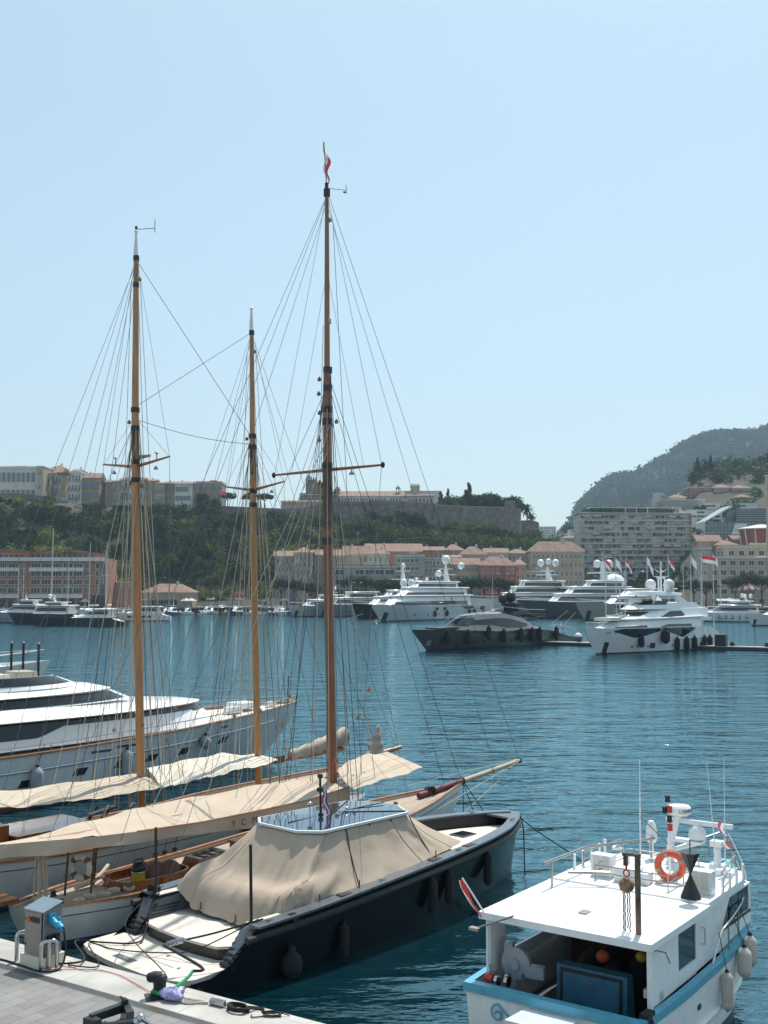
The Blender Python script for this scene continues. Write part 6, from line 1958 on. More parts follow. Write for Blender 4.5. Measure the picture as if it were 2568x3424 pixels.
# --- the white flybridge yacht in the middle of the right half
Sy = yacht_root('flybridge_yacht', 'big white flybridge yacht with angular black hull windows moored at the floating pontoon', (2005, 2187), -135.1, 35.2, 3.6)
SH = Hull(35.2, [(0, 3.1), (6, 3.45), (18, 3.5), (25, 3.0), (30, 1.95), (33.5, .8), (35.2, .08)], [(0, .75), (2.2, .85), (3.6, 1.6), (5.5, 2.7), (8, 3.35), (21, 3.55), (26, 3.5), (30, 3.5), (35.2, 3.72)], wr=.88, ov=3.6, d=.9, q=1.25)
SH.build('hull', M['white'], Sy, 36, 10, M['boot'], .16)
SH.deck('deck', M['white'], Sy, .3, 5, 35, 24, .05, .05)
both(SH, [(21.2, 3.25), (21.6, 3.4), (29.0, 3.42), (30.6, 3.2)], [(21.2, 3.0), (25.4, 2.2), (26.6, 2.15), (30.6, 3.1)], 'hull_window', M['glass'], Sy)
both(SH, [(11.8, 3.2), (12.6, 3.35), (20.0, 3.4), (20.9, 3.3)], [(11.8, 3.1), (15.2, 2.0), (16, 2.1), (20.9, 3.2)], 'hull_window', M['glass'], Sy)
for x in (26.3, 25.2, 23.2, 16.6, 17.8, 13.4):
 both(SH, [(x, .98), (x + .35, .98)], [(x, .75), (x + .35, .75)], 'porthole', M['glass'], Sy, .03, 2)
both(SH, [(21.9, 1.3), (23.0, 1.35)], [(21.9, .55), (23.0, .6)], 'porthole', M['glass'], Sy, .03, 3)
both(SH, [(30.8, 1.55), (32.0, 1.75)], [(30.8, .05), (31.6, .05)], 'anchor_pocket', M['black'], Sy, .03, 6)
for x in (28.2, 29.6, 31.0):
 both(SH, [(x, 2.98), (x + .8, 2.98)], [(x, 2.86), (x + .8, 2.86)], 'fairlead', M['steel'], Sy, .03, 2)
for sd in (1, -1):
 mb = MB(); mb.tube([SH.pt(x, 1.75, sd, .03) for x in np.linspace(5, 18, 14)], .08, 6); mb.build('rubbing_strake', M['white'], Sy)
yfenders(SH, Sy, (18.2, 15.4, 13.0, 9.9, 8.2), 1.0, 1.9, .38, M['fender_black'])
yfenders(SH, Sy, (21.2,), 2.2, 2.1, .62, M['fender_black']); yfenders(SH, Sy, (26.4,), 1.6, 1.7, .42, M['fender_black'])
sA = Tier(9.5, 33.2, 9.0, 28.6, 3.15, 2.95, lambda u: 3.2 + .1 * u, lambda u: 4.75 - .25 * u, .5, 1.7)
sA.build('main_deckhouse', M['white'], Sy)
both(sA, [(12.2, 3.85), (19.0, 3.9), (20.6, 3.6)], [(12.2, 3.3), (20.6, 3.3)], 'saloon_window', M['glass'], Sy)
both(sA, [(24, 3.82), (30, 3.7)], [(24, 3.55), (30, 3.55)], 'vent_slot', M['glass'], Sy, .05, 12)
sA.slab('side_deck', M['white'], Sy, .28, .35, .1, 36)
sB = Tier(7.0, 31.0, 6.0, 23.6, 2.85, 2.45, lambda u: 4.7, lambda u: 6.15 - .15 * u, .52, 1.7)
sB.build('upper_deckhouse', M['white'], Sy)
both(sB, [(13.5, 5.2), (14.2, 5.8), (17.2, 5.75), (20.2, 4.9)], [(13.5, 5.1), (15.3, 4.85), (16.5, 4.95), (20.2, 4.82)], 'upper_window', M['glass'], Sy)
mb = MB(); sB.band(mb, .80, 1.0, .30, .74, 1, .04, 14); sB.band(mb, .80, 1.0, .30, .74, -1, .04, 14); mb.build('windscreen', M['glass'], Sy)
for sd in (1, -1):
 mb = MB(); mb.hexa([(5.0, sd * 1.2, 4.3), (10, sd * 1.2, 4.3), (10, sd * 3.1, 4.3), (6.0, sd * 3.0, 4.3), (5.4, sd * 1.2, 4.75), (10, sd * 1.2, 4.9), (10, sd * 3.15, 4.9), (6.3, sd * 3.05, 4.75)]); mb.build('aft_overhang', M['white'], Sy, True)
sC = Tier(8.5, 25.5, 9.0, 22.5, 2.35, 2.15, 6.05, lambda u: 6.95, .4, 2.0, crown=-.5)
sC.build('flybridge_coaming', M['white'], Sy)
mb = MB(); sC.band(mb, .62, 1.0, .7, 1.35, 1, .03, 14); sC.band(mb, .62, 1.0, .7, 1.35, -1, .03, 14); mb.build('flybridge_screen', M['glass'], Sy)
for sd in (1, -1):
 mb = MB(); mb.hexa([(10.0, sd * 2.3, 6.3), (13.6, sd * 2.3, 6.3), (13.6, sd * 2.1, 6.3), (10.0, sd * 2.1, 6.3), (13.8, sd * 1.9, 8.1), (15.2, sd * 1.9, 8.1), (15.2, sd * 1.75, 8.1), (13.8, sd * 1.75, 8.1)])
 mb.build('arch_leg', M['white'], Sy, False)
 mb = MB(); mb.tube([(20.5, sd * 1.7, 6.8), (19.4, sd * 1.7, 8.1)], .12, 6); mb.build('hardtop_strut', M['white'], Sy)
hT = Tier(12.8, 23.0, 12.8, 22.6, 2.0, 1.85, 8.05, lambda u: 8.4 + .18 * u, .35, 2.0)
hT.build('hardtop', M['white'], Sy)
for y in (1.55, -1.55):
 dome(Sy, (15.8, y, 9.55), .82, M['white'], .3)
mb = MB()
for y in (.55, -.55):
 mb.tube([(15.2, y, 8.5), (15.2, y, 10.4), (15.4, y * .6, 10.7)], .13, 7)
mb.tube([(15.4, -.7, 10.65), (15.4, .7, 10.65)], .12, 7); mb.tube([(15.4, 0, 8.4), (15.4, 0, 13.0)], .14, 7); mb.tube([(15.4, -1.1, 11.9), (15.4, 0, 11.3), (15.4, 1.1, 11.9)], .05, 5); mb.box((15.4, 0, 10.8), (.4, 2.2, .1))
mb.build('radar_mast', M['white'], Sy)
for (x, y, z, l, w_, m) in ((29.5, 0, 4.75, 2.6, 2.8, M['cream']), (27.4, 0, 5.05, 1.0, 2.6, M['cream']), (23.0, .3, 7.25, .8, 1.8, M['cream']), (20.0, -.4, 7.2, 1.6, 1.2, M['canvas_white'])):
 MB().box((x, y, z), (l, w_, .45)).build('sunpad', m, Sy)
mb = MB(); mb.tube([SH.pt(x, SH.zs(x), 1, -.3) + Vector((0, 0, .75)) for x in np.linspace(25, 34.8, 12)], .035, 5); mb.tube([SH.pt(x, SH.zs(x), -1, -.3) + Vector((0, 0, .75)) for x in np.linspace(25, 34.8, 12)], .035, 5)
for sd in (1, -1):
 for x in np.linspace(25, 34.6, 9): mb.tube([SH.pt(x, SH.zs(x), sd, -.3), SH.pt(x, SH.zs(x), sd, -.3) + Vector((0, 0, .75))], .03, 4)
mb.build('bow_rail', M['steel'], Sy)
mb = MB(); mb.tube([(27, 1.2, 4.8), (27, 1.2, 11.5)], .05, 5); mb.build('whip_aerial', M['white'], Sy)
mb = MB(); mb.tube([(25.5, -.6, 6.0), (25.5, -.6, 9.0)], .10, 5); mb.box((25.5, -.6, 7.8), (.3, .6, .2)); mb.build('light_post', M['white'], Sy)
# --- the low bronze-grey coupe yacht left of it
Py = yacht_root('coupe_yacht', 'low metallic bronze grey coupe yacht with sloping dark roof windows and black radar arch', (1443, 2174), -132.1, 40.2, 4.4)
PH = Hull(40.2, [(0, 3.4), (8, 3.7), (20, 3.7), (28, 3.15), (34, 2.0), (38, .85), (40.2, .06)], [(0, .95), (4, 1.15), (7, 1.75), (11, 2.45), (16.8, 2.75), (22, 2.5), (28, 2.7), (34, 2.95), (40.2, 3.15)], wr=.86, ov=4.4, d=.9, q=1.15)
PH.build('hull', M['bronze'], Py, 36, 10, M['boot'], .2)
PH.deck('deck', M['bronze_top'], Py, .1, 0, 40, 26, .12, .03)
pz1 = lambda u: sinterp([(0, 2.3), (.16, 3.2), (.36, 4.45), (.55, 5.0), (.75, 5.15), (1, 4.85)], u)
pA = Tier(6.5, 35.0, 9.5, 29.2, 3.1, 2.2, lambda u: 2.15, pz1, .42, 1.8, crown=.25)
pA.build('coupe_roof', M['bronze_top'], Py)
both(pA, [(15.0, 3.5), (19.5, 4.35), (23, 4.5), (28, 4.25), (31.2, 3.9)], [(15.0, 3.2), (17, 2.95), (21, 3.0), (24.5, 3.5), (28, 3.6), (31.2, 3.4)], 'side_window', M['glass'], Py, .05)
mb = MB(); pA.band(mb, .87, 1.0, .42, .86, 1, .06, 14); pA.band(mb, .87, 1.0, .42, .86, -1, .06, 14); mb.build('windscreen', M['bglass'], Py)
for sd in (1, -1):
 mb = MB(); mb.tube([PH.pt(x, PH.zs(x) - .75, sd, .03) for x in np.linspace(4, 30, 18)], .05, 5); mb.build('rubbing_strake', M['bronze_top'], Py)
for x in (34.5, 29.8, 28.3, 26.4, 23.0, 20.4, 19.4, 14.8):
 both(PH, [(x, 1.25), (x + .5, 1.25)], [(x, .95), (x + .5, .95)], 'porthole', M['glass'], Py, .03, 2)
both(PH, [(29.5, 2.42), (31.0, 2.45)], [(29.5, 2.12), (31.0, 2.15)], 'name_badge', M['bronze_top'], Py, .03, 3)
both(PH, [(7.0, 1.6), (14.0, 2.0)], [(7.0, 1.3), (14.0, 1.7)], 'side_vent', M['black'], Py, .03, 6)
yfenders(PH, Py, (35.3, 31.3, 23.5, 19.1, 16.0, 13.9, 9.0), 1.75, 2.2, .38, M['fender_black']); yfenders(PH, Py, (26.8,), 2.3, 2.2, .40, M['fender_black'])
both(PH, [(36.6, 1.5), (37.4, 1.5)], [(36.6, .7), (37.4, .7)], 'anchor', M['steel'], Py, .05, 3)
mb = MB()
for sd in (1, -1):
 mb.hexa([(10.5, sd * 1.9, 4.0), (15.0, sd * 1.9, 4.4), (15.0, sd * 1.6, 4.4), (10.5, sd * 1.6, 4.0), (14.6, sd * 1.0, 6.5), (16.6, sd * 1.0, 6.6), (16.6, sd * .7, 6.6), (14.6, sd * .7, 6.5)])
mb.box((15.4, 0, 6.6), (2.2, 2.6, .3)); mb.tube([(15.6, 0, 6.6), (16.4, 0, 8.6)], .22, 6); mb.box((16.2, 0, 8.5), (.6, 3.2, .12)); mb.box((16.0, 0, 7.6), (.8, 1.2, .16))
mb.build('radar_arch', M['black'], Py, False)
for (x, y, z, r) in ((17.4, 1.1, 7.7, .85), (18.6, .4, 7.4, .75), (14.6, -1.2, 7.6, .80)):
 dome(Py, (x, y, z), r, M['black'], .5)
mb = MB(); mb.hexa([(9, -2, 4.4), (18, -2, 5.1), (18, 2, 5.1), (9, 2, 4.4), (9, -2, 4.9), (18, -1.9, 5.5), (18, 1.9, 5.5), (9, 2, 4.9)]); mb.build('flybridge_well', M['black'], Py, False)
mb = MB(); mb.tube([(9, 1.9, 5.6), (14, 1.9, 5.7), (20, 1.6, 6.2), (25, 1.2, 5.3)], .05, 5); mb.tube([(2, 3.2, 2.3), (6, 3.2, 3.1), (9, 2.6, 3.0)], .05, 5); mb.tube([(2, 3.2, 1.0), (2, 3.2, 2.3)], .05, 5)
mb.build('grab_rail', M['steel'], Py)
mb = MB(); mb.box((26.5, 0, 6.35), (7.5, 1.9, .1)); mb.tube([(24, .7, 5.1), (24, .7, 6.3)], .05, 5); mb.tube([(24, -.7, 5.1), (24, -.7, 6.3)], .05, 5); mb.build('bimini', M['bronze_top'], Py, False)
MB().b2(30.5, 35.5, -1.4, 1.4, 2.95, 3.25).build('foredeck_pad', M['black'], Py, False)
mb = MB(); mb.tube([PH.pt(x, PH.zs(x), 1, -.2) + Vector((0, 0, .5)) for x in np.linspace(30, 39.8, 10)], .03, 4); mb.build('bow_rail', M['steel'], Py)
mb = MB(); mb.tube([(1.0, -.6, 1.0), (.4, -.6, 3.4)], .05, 5)
mb.build('flagstaff', M['steel'], Py)
mb = MB()
for j in range(3):
 mb.mi(j % 2 + 0 if j < 2 else 2)
 mb.grid([[(.5 - .2 * k - .5 * 0, -.6 + .12 * math.sin(k), 3.3 - .28 * (j + a) - .25 * k) for a in (0, .5, 1)] for k in range(6)])
mb.build('ensign', [M['flag_red'], M['flag_white'], M['flag_blue']], Py)
MB().ell((.2, 2.6, .9), (.7, .7, .7), 12, 8).build('mooring_ball', M['white'], Py)
def big_yacht(name, label, bow, head, L, beam, Hs, hullm, decks, mast=None, domes=(), ov=None, fnd=(), top=M['white'], gm=M['glass'], band=None, group=None, anchor=True, mastm=None, rail=True, crown=.15):
 """a tiered motor yacht; decks: (x aft, x fwd, z0, z1, half width, rake, window t0, t1)"""
 ov = ov if ov is not None else L * .09
 t = yacht_root(name, label, bow, head, L, ov, group)
 hb = beam / 2
 H = Hull(L, [(0, hb * .88), (L * .2, hb), (L * .55, hb), (L * .75, hb * .82), (L * .88, hb * .5), (L * .96, hb * .2), (L, .06)], [(0, Hs * .55), (L * .08, Hs * .72), (L * .14, Hs * .96), (L * .6, Hs * .97), (L, Hs * 1.12)], wr=.88, ov=ov, d=1.0, q=1.2)
 H.build('hull', hullm, t, 30, 8, M['boot'], .22)
 H.deck('deck', M['teak'], t, .25, 0, L * .99, 20, .05, .05)
 for (xa, xb, z0, z1, w, rake, t0, t1) in decks:
  T_ = Tier(xa, xb, xa + .3, xb - rake, w, w * .93, z0, z1, .38, 1.9, crown=crown)
  T_.build('deckhouse', top, t)
  for sd in (1, -1):
   mb = MB(); T_.band(mb, .06, .995, t0, t1, sd, .05, 26); mb.build('window_band', gm, t)
  T_.slab('deck_overhang', top, t, (z1 - z0) * .2, .7, .9)
 if anchor:
  both(H, [(L * .885, Hs * .55), (L * .925, Hs * .62)], [(L * .885, .25), (L * .915, .25)], 'anchor_pocket', M['black'], t, .04, 4)
 if band:
  both(H, [(band[0], band[3]), (band[1], band[3])], [(band[0], band[2]), (band[1], band[2])], 'hull_window', gm, t, .04, 20)
 for k in range(5):
  x = L * (.3 + .1 * k)
  both(H, [(x, Hs * .42), (x + L * .012, Hs * .42)], [(x, Hs * .33), (x + L * .012, Hs * .33)], 'porthole', M['glass'], t, .03, 2)
 if mast:
  x, z0, z1, w = mast
  mb = MB(); mb.tube([(x - w * .4, 0, z0), (x, 0, lerp(z0, z1, .5)), (x + .2, 0, z1)], [w * .5, w * .32, w * .12], 8)
  mb.box((x, 0, lerp(z0, z1, .45)), (w * .8, w * 3.2, w * .12)); mb.box((x, 0, lerp(z0, z1, .75)), (w * .5, w * 2.0, w * .1)); mb.tube([(x, 0, z1), (x, 0, z1 + w)], .06, 5)
  mb.build('radar_mast', mastm or top, t)
 for (x, y, z, r) in domes:
  dome(t, (x, y, z), r, mastm or top, .4)
 yfenders(H, t, fnd, Hs * .42, Hs * .42, .45, M['fender_black'])
 if rail:
  mb = MB()
  for sd in (1, -1):
   mb.tube([H.pt(x, H.zs(x), sd, -.3) + Vector((0, 0, .9)) for x in np.linspace(L * .6, L * .98, 10)], .035, 4)
  mb.build('bow_rail', M['steel'], t)
 return t, H
# --- the row of large yachts behind
W_, WH = big_yacht('superyacht', 'white superyacht with round white radar domes, left of the dark hulled yachts', (1282, 2078), -119.5, 64, 11, 4.4, M['paleblue'],
 [(8, 57, 4.2, 6.9, 4.6, 6, .08, .5), (10, 50, 6.7, 9.3, 4.2, 6, .18, .58), (15, 41, 9.1, 11.2, 3.4, 4, .2, .8)], (17, 11, 17, 2.2), ((17, 0, 18.4, 1.4), (9, 1.5, 16.6, 1.1), (25, 1.5, 14, 1.0), (33, 1.5, 12.2, .5), (35, -1, 12.2, .5)), 7.0, (37, 29, 12, 8), crown=.5)
both(WH, [(8, 4.0), (14, 4.3), (18, 4.2)], [(8, 3.1), (14, 3.0), (18, 3.9)], 'stern_window', M['glass'], W_, .05)
for x in (28, 33):
 both(WH, [(x, 3.7), (x + 1.6, 3.7)], [(x, 2.9), (x + 1.6, 2.9)], 'large_porthole', M['glass'], W_, .05, 3)
lettering('R', 1.7, M['greyhull'], W_, (22, 4.45, 6.2), (R(90), 0, R(180)), .02, 'monogram')
G_, GH = big_yacht('superyacht', 'pale grey hulled superyacht with wood framed windows behind the bronze coupe', (1600, 2052), -133, 70, 11, 5.4, M['paleblue'],
 [(6, 52, 5.2, 7.6, 4.6, 4, .15, .6), (8, 45, 7.6, 10.0, 4.4, 3, .25, .8), (12, 38, 10.0, 12.4, 4.0, 2, .25, .8)], (18, 12.4, 18.5, 3.0), ((16, 2.5, 20, 1.5), (17.5, 0, 20.6, 1.2), (19, -2.8, 20, 1.5)), 6.0, gm=mat('warm_dark_windows', (.055, .035, .022), .15, var=.3, scale=.6))
N_, NH = big_yacht('superyacht', 'dark navy hulled superyacht with white decks and an oval monogram dome', (1770, 2068), -136, 62, 10.5, 5.2, mat('slate_navy_hull', (.05, .065, .08), .25, var=.05, coat=.3),
 [(5, 46, 5.0, 7.4, 4.5, 4, .2, .75), (6, 38, 7.4, 9.7, 4.2, 4, .25, .75), (9, 27, 9.7, 11.8, 3.6, 3, .25, .75)], (16, 11.6, 18.6, 3.4), ((15, 1.6, 17.6, 1.5), (17, -1.6, 17.8, 1.3)), 6.0)
mb = MB(); mb.ell((9.5, 0, 11.3), (4.5, 3.6, 3.2), 20, 10, -.2); mb.build('monogram_dome', M['white'], N_)
lettering('B', 1.9, M['greyhull'], N_, (8.3, 3.62, 12.2), (R(80), 0, R(180)), .02, 'monogram', sx=-1)
lettering('R', 1.9, M['greyhull'], N_, (7.1, 3.55, 12.2), (R(80), 0, R(180)), .02, 'monogram')
K_, KH = big_yacht('superyacht', 'grey hulled superyacht with champagne trim and black radar mast with black domes', (1962, 2074), -138, 52, 9.6, 4.9, mat('warm_grey_hull', (.38, .37, .35), .3, var=.04, coat=.3),
 [(5, 38, 4.7, 6.8, 4.2, 5, .25, .7), (6, 31, 6.8, 9.0, 3.8, 5, .3, .75)], (13, 9.0, 17.5, 3.0), ((11, 2.2, 13.8, 1.15), (13, 0, 14.6, 1.15), (14.5, -2.6, 13.8, 1.15)), 5.4, mastm=M['black'])
both(KH, [(28, 4.2), (40, 4.3)], [(30, 3.2), (38, 3.6)], 'hull_window', M['glass'], K_, .05)
A_, AH = big_yacht('motor_yacht', 'white motor yacht with black sunshade at the left end of the large yachts', (985, 2062), -128, 34, 8, 3.6, M['paleblue'],
 [(4, 27, 3.5, 5.4, 3.3, 4, .25, .75), (6, 20, 5.4, 7.0, 2.8, 3, .25, .8)], (11, 7, 9.5, 1.2), ((11, 1, 9.6, .5),), 3.4, fnd=(22, 12))
A2_, _ = big_yacht('motor_yacht', 'grey hulled motor yacht with square saloon windows behind the tall dark mast', (1075, 2062), -125, 38, 8.4, 4.0, M['greyhull'],
 [(4, 30, 3.9, 6.0, 3.5, 3, .25, .75), (6, 22, 6.0, 8.0, 3.1, 3, .25, .8)], (14, 8, 11, 1.4), ((14, 1.5, 11, .7), (14, -1.5, 11, .7)), 3.8, mastm=M['black'])
A3_, _ = big_yacht('motor_yacht', 'white motor yacht with raked dark bow and tall white radar mast', (1205, 2068), -122, 46, 9, 4.2, M['navy'],
 [(5, 36, 4.2, 6.5, 3.9, 5, .3, .75), (7, 27, 6.5, 8.6, 3.4, 4, .25, .8)], (15, 8.4, 17.5, 2.4), ((18, 2.0, 11.3, 1.2), (13, 2.0, 11.3, 1.2), (15, 0, 17, .8)), 5.0)
R1_, _ = big_yacht('sport_cruiser', 'white sport cruiser with grey fenders moored right of the flybridge yacht', (2312, 2078), 178, 26, 6, 2.6, M['white'],
 [(5, 20, 2.5, 4.4, 2.4, 5, .3, .8), (7, 14, 4.3, 5.6, 2.0, 2, .3, .7)], (8, 5.4, 7.2, .8), ((7, 1, 7.2, .5), (9, 0, 7.4, .5), (8, -1, 7.2, .5)), 2.6, anchor=False)
yfenders(Hull(26, [(0, 2.6), (5, 3), (14, 3), (20, 2.4), (26, .06)], [(0, 1.4), (26, 2.8)], ov=2.6), R1_, (9, 11, 13, 15, 17), 1.2, 1.1, .3, M['fender_grey'])
R2_, _ = big_yacht('sport_cruiser', 'white cruiser bow cut off by the right edge of the picture', (2520, 2092), -150, 22, 5.6, 2.7, M['white'],
 [(4, 16, 2.6, 4.4, 2.3, 5, .35, .8), (5, 12, 4.4, 5.6, 2.0, 2, .3, .7)], (7, 5.4, 7, .7), (), 2.4)
L1_, _ = big_yacht('motor_yacht', 'black hulled motor yacht with white deckhouse in front of the pink terracotta hotel', (62, 2086), 171, 22, 5.6, 2.7, M['black'],
 [(4, 15, 2.7, 4.6, 2.3, 1.5, .35, .85), (6, 12, 4.6, 5.6, 1.8, 1, .3, .8)], (9, 5.6, 7.0, .6), ((9, .8, 7.1, .5), (10.4, 0, 7.3, .5)), 3.0)
L2_, _ = big_yacht('sport_cruiser', 'low black hulled sport cruiser with white coupe top at the left', (140, 2092), 176, 24, 5.4, 2.1, M['black'],
 [(3.5, 14, 2.0, 3.9, 2.2, 6, .45, .85)], None, (), 2.6, anchor=False)
L3_, _ = big_yacht('motor_yacht', 'white sport cruiser with long black hull window beside the first golden mast', (372, 2076), 183, 19, 5, 2.3, M['white'],
 [(3, 13, 2.2, 3.9, 2.1, 4, .35, .85)], None, (), 2.0, anchor=False, band=(5, 12, 1.0, 1.5))
L4_, _ = big_yacht('motor_yacht', 'pale grey motor yacht cut off by the left edge below the hotel', (-30, 2082), 175, 20, 5.2, 2.8, M['greyhull'],
 [(4, 15, 2.8, 4.7, 2.2, 4, .35, .85), (5, 11, 4.7, 6.0, 1.9, 2, .3, .8)], (8, 6, 7.5, .6), (), 2.2, anchor=False)
# mooring lines of the big yachts
for (x, y), (x2, y2) in (((1545, 2042), (1478, 2082)), ((1900, 2040), (1845, 2085)), ((1924, 2048), (1888, 2088)), ((1460, 2103), (1395, 2165)), ((1215, 2052), (1150, 2074)), ((1280, 2060), (1240, 2082))):
 d = U(x2, y2, z=0).y
 rope('mooring_line', 'pale anchor line slanting from a yacht bow into the harbour water', [U(x, y, d=d + 3), U(x2, y2, d=d)], .05, M['rope'], 'mooring line', 1, 4)['group'] = 'anchor lines of the large yachts'
# ---------------------------------------------------------------- small craft along the far quay
def small_boat(name, label, L, hullm, cabin, group, cat='boat'):
 t = thing(name, label, cat, (0, 0, 0), 0, group)
 hb = L * .16
 H = Hull(L, [(0, hb * .85), (L * .35, hb), (L * .7, hb * .75), (L * .9, hb * .35), (L, .04)], [(0, L * .09), (L * .5, L * .105), (L, L * .14)], wr=.85, ov=L * .08, d=.3)
 H.build('hull', hullm, t, 14, 6, M['boot'], .1)
 H.deck('deck', M['white'], t, .08, 0, L * .98, 10, .04, .03)
 if cabin == 1:      # closed cabin with windscreen
  c = Tier(L * .25, L * .72, L * .3, L * .55, hb * .72, hb * .6, L * .09, L * .09 + L * .15, .45, 1.9)
  c.build('cabin', M['white'], t, 14, 2)
  for sd in (1, -1):
   mb = MB(); c.band(mb, .1, .99, .4, .85, sd, .03, 10); mb.build('window_band', M['glass'], t)
  mb = MB(); mb.box((L * .38, 0, L * .29), (L * .2, hb * 1.2, .08)); mb.tube([(L * .3, 0, L * .24), (L * .3, 0, L * .42)], .05, 5); mb.build('bimini', M['white'], t)
 elif cabin == 2:    # open boat with console
  mb = MB(); mb.b2(L * .3, L * .42, -hb * .3, hb * .3, L * .08, L * .2); mb.build('console', M['white'], t)
  mb = MB(); mb.hexa([(L * .42, -hb * .3, L * .2), (L * .46, -hb * .3, L * .2), (L * .46, hb * .3, L * .2), (L * .42, hb * .3, L * .2), (L * .38, -hb * .28, L * .27), (L * .4, -hb * .28, L * .27), (L * .4, hb * .28, L * .27), (L * .38, hb * .28, L * .27)]); mb.build('windscreen', M['glass'], t)
  mb = MB(); mb.box((-.15, 0, L * .11), (.4, .35, .8)); mb.build('outboard', M['black'], t)
 else:               # sloop
  hm = L * 1.35
  mb = MB(); mb.tube([(L * .48, 0, .5), (L * .46, 0, hm)], [L * .012, L * .008], 6); mb.tube([(L * .47, -L * .1, hm * .55), (L * .47, L * .1, hm * .55)], .03, 4)
  ms = mb.build('mast', M['paleblue'], t)
  for sd in (1, -1):
   MB().tube([(L * .46, 0, hm), (L * .47, sd * L * .1, hm * .55), (L * .44, sd * hb * .9, L * .1)], .012, 4).build('stay', M['wire'], ms)
  MB().tube([(L * .46, 0, hm), (L * .98, 0, L * .14)], .02, 4).build('forestay', M['wire'], ms)
  mb = MB(); mb.tube([(L * .48, 0, L * .2), (L * .08, 0, L * .2)], L * .018, 6); mb.build('boom', M['canvas_white'], t)
  c = Tier(L * .3, L * .75, L * .32, L * .65, hb * .55, hb * .45, L * .09, L * .14, .4, 1.9); c.build('cabin', M['white'], t, 12, 2)
 return t
yel = mat('yellow_hull_paint', (.45, .27, .05), .4)
kinds = [('cabin_cruiser', 9.0, M['white'], 1), ('open_motorboat', 7.0, M['white'], 2), ('cabin_cruiser', 11, M['paleblue'], 1), ('open_motorboat', 8, yel, 2), ('cabin_cruiser', 12, M['boot_blue'], 1)]
protos = {}
rs_ = random.Random(4)
ordn = ['first', 'second', 'third', 'fourth', 'fifth', 'sixth', 'seventh', 'eighth', 'ninth', 'tenth', 'eleventh', 'twelfth', 'thirteenth', 'fourteenth', 'fifteenth', 'sixteenth', 'seventeenth', 'eighteenth', 'nineteenth', 'twentieth']
descr = ['white cabin cruiser', 'white open motorboat with outboard', 'pale blue hulled cabin cruiser', 'yellow hulled open motorboat', 'dark blue hulled cabin cruiser']
def put_small(k, px, py, head, label, group):
 if k not in protos:
  nm, L, hm, cb = kinds[k]
  protos[k] = small_boat(nm, label, L, hm, cb, group)
  o = protos[k]
 else:
  o = copy_tree(protos[k])
 p = U(px, py + (6 if 480 < px < 980 else 0), z=0)
 o.location, o.rotation_euler = p, (0, 0, R(head))
 o['label'], o['group'] = label, group
 return o
rows_ = [  # (kind, px, py) waterline pixels along the far quay between the two golden masts and beyond
 ('below the tiled restaurant', 'small boats below the tiled restaurant', [(0, 500, 2052), (1, 528, 2050), (0, 560, 2050), (4, 590, 2052), (1, 612, 2048), (0, 640, 2048), (1, 668, 2048)]),
 ('between the golden masts', 'small boats between the golden masts', [(0, 700, 2046), (2, 722, 2046), (3, 765, 2047), (0, 745, 2042), (1, 795, 2048), (4, 812, 2050), (0, 832, 2048)]),
 ('right of the second golden mast', 'small boats right of the second golden mast', [(0, 870, 2050), (4, 905, 2052), (1, 925, 2048), (2, 945, 2052), (0, 962, 2046)]),
 ('in back row by ramp wall', 'small boats in the back row', [(1, 515, 2040), (0, 545, 2040), (2, 578, 2041), (0, 603, 2040), (1, 630, 2039), (4, 655, 2040), (0, 690, 2040), (1, 712, 2038), (2, 755, 2039), (0, 780, 2040), (1, 822, 2040), (0, 852, 2040), (2, 890, 2040), (1, 912, 2040), (0, 938, 2042)]),
 ('in back row by hotel arcade', 'small boats below the hotel arcade', [(0, 60, 2052), (2, 150, 2050), (1, 210, 2050), (0, 272, 2050), (4, 325, 2050), (1, 360, 2052), (0, 395, 2050), (2, 430, 2050)]),
 ('in front of the pink hotel', 'small boats in front of the pink hotel', [(0, 20, 2066), (0, 250, 2066), (2, 300, 2058), (1, 410, 2058), (0, 445, 2056), (2, 470, 2056), (0, 120, 2060), (0, 190, 2056)]),
 ('near the carousel', 'small boats near the carousel', [(0, 2250, 2050), (1, 2240, 2062), (0, 2470, 2055), (1, 2482, 2066), (2, 2420, 2048)]),
]
for place, grp, lst in rows_:
 seen = {}
 for k, px, py in lst:
  seen[k] = seen.get(k, 0) + 1
 cnt_ = {}
 for k, px, py in sorted(lst, key=lambda q: q[1]):
  i = cnt_.get(k, 0); cnt_[k] = i + 1
  lab = f'{descr[k]} {place}' if seen[k] == 1 else f'{ordn[i]} {descr[k]} from the left {place}'
  put_small(k, px, py, rs_.choice([-95, -80, -110, 180, 60, -70]) + rs_.uniform(-12, 12), lab, grp)
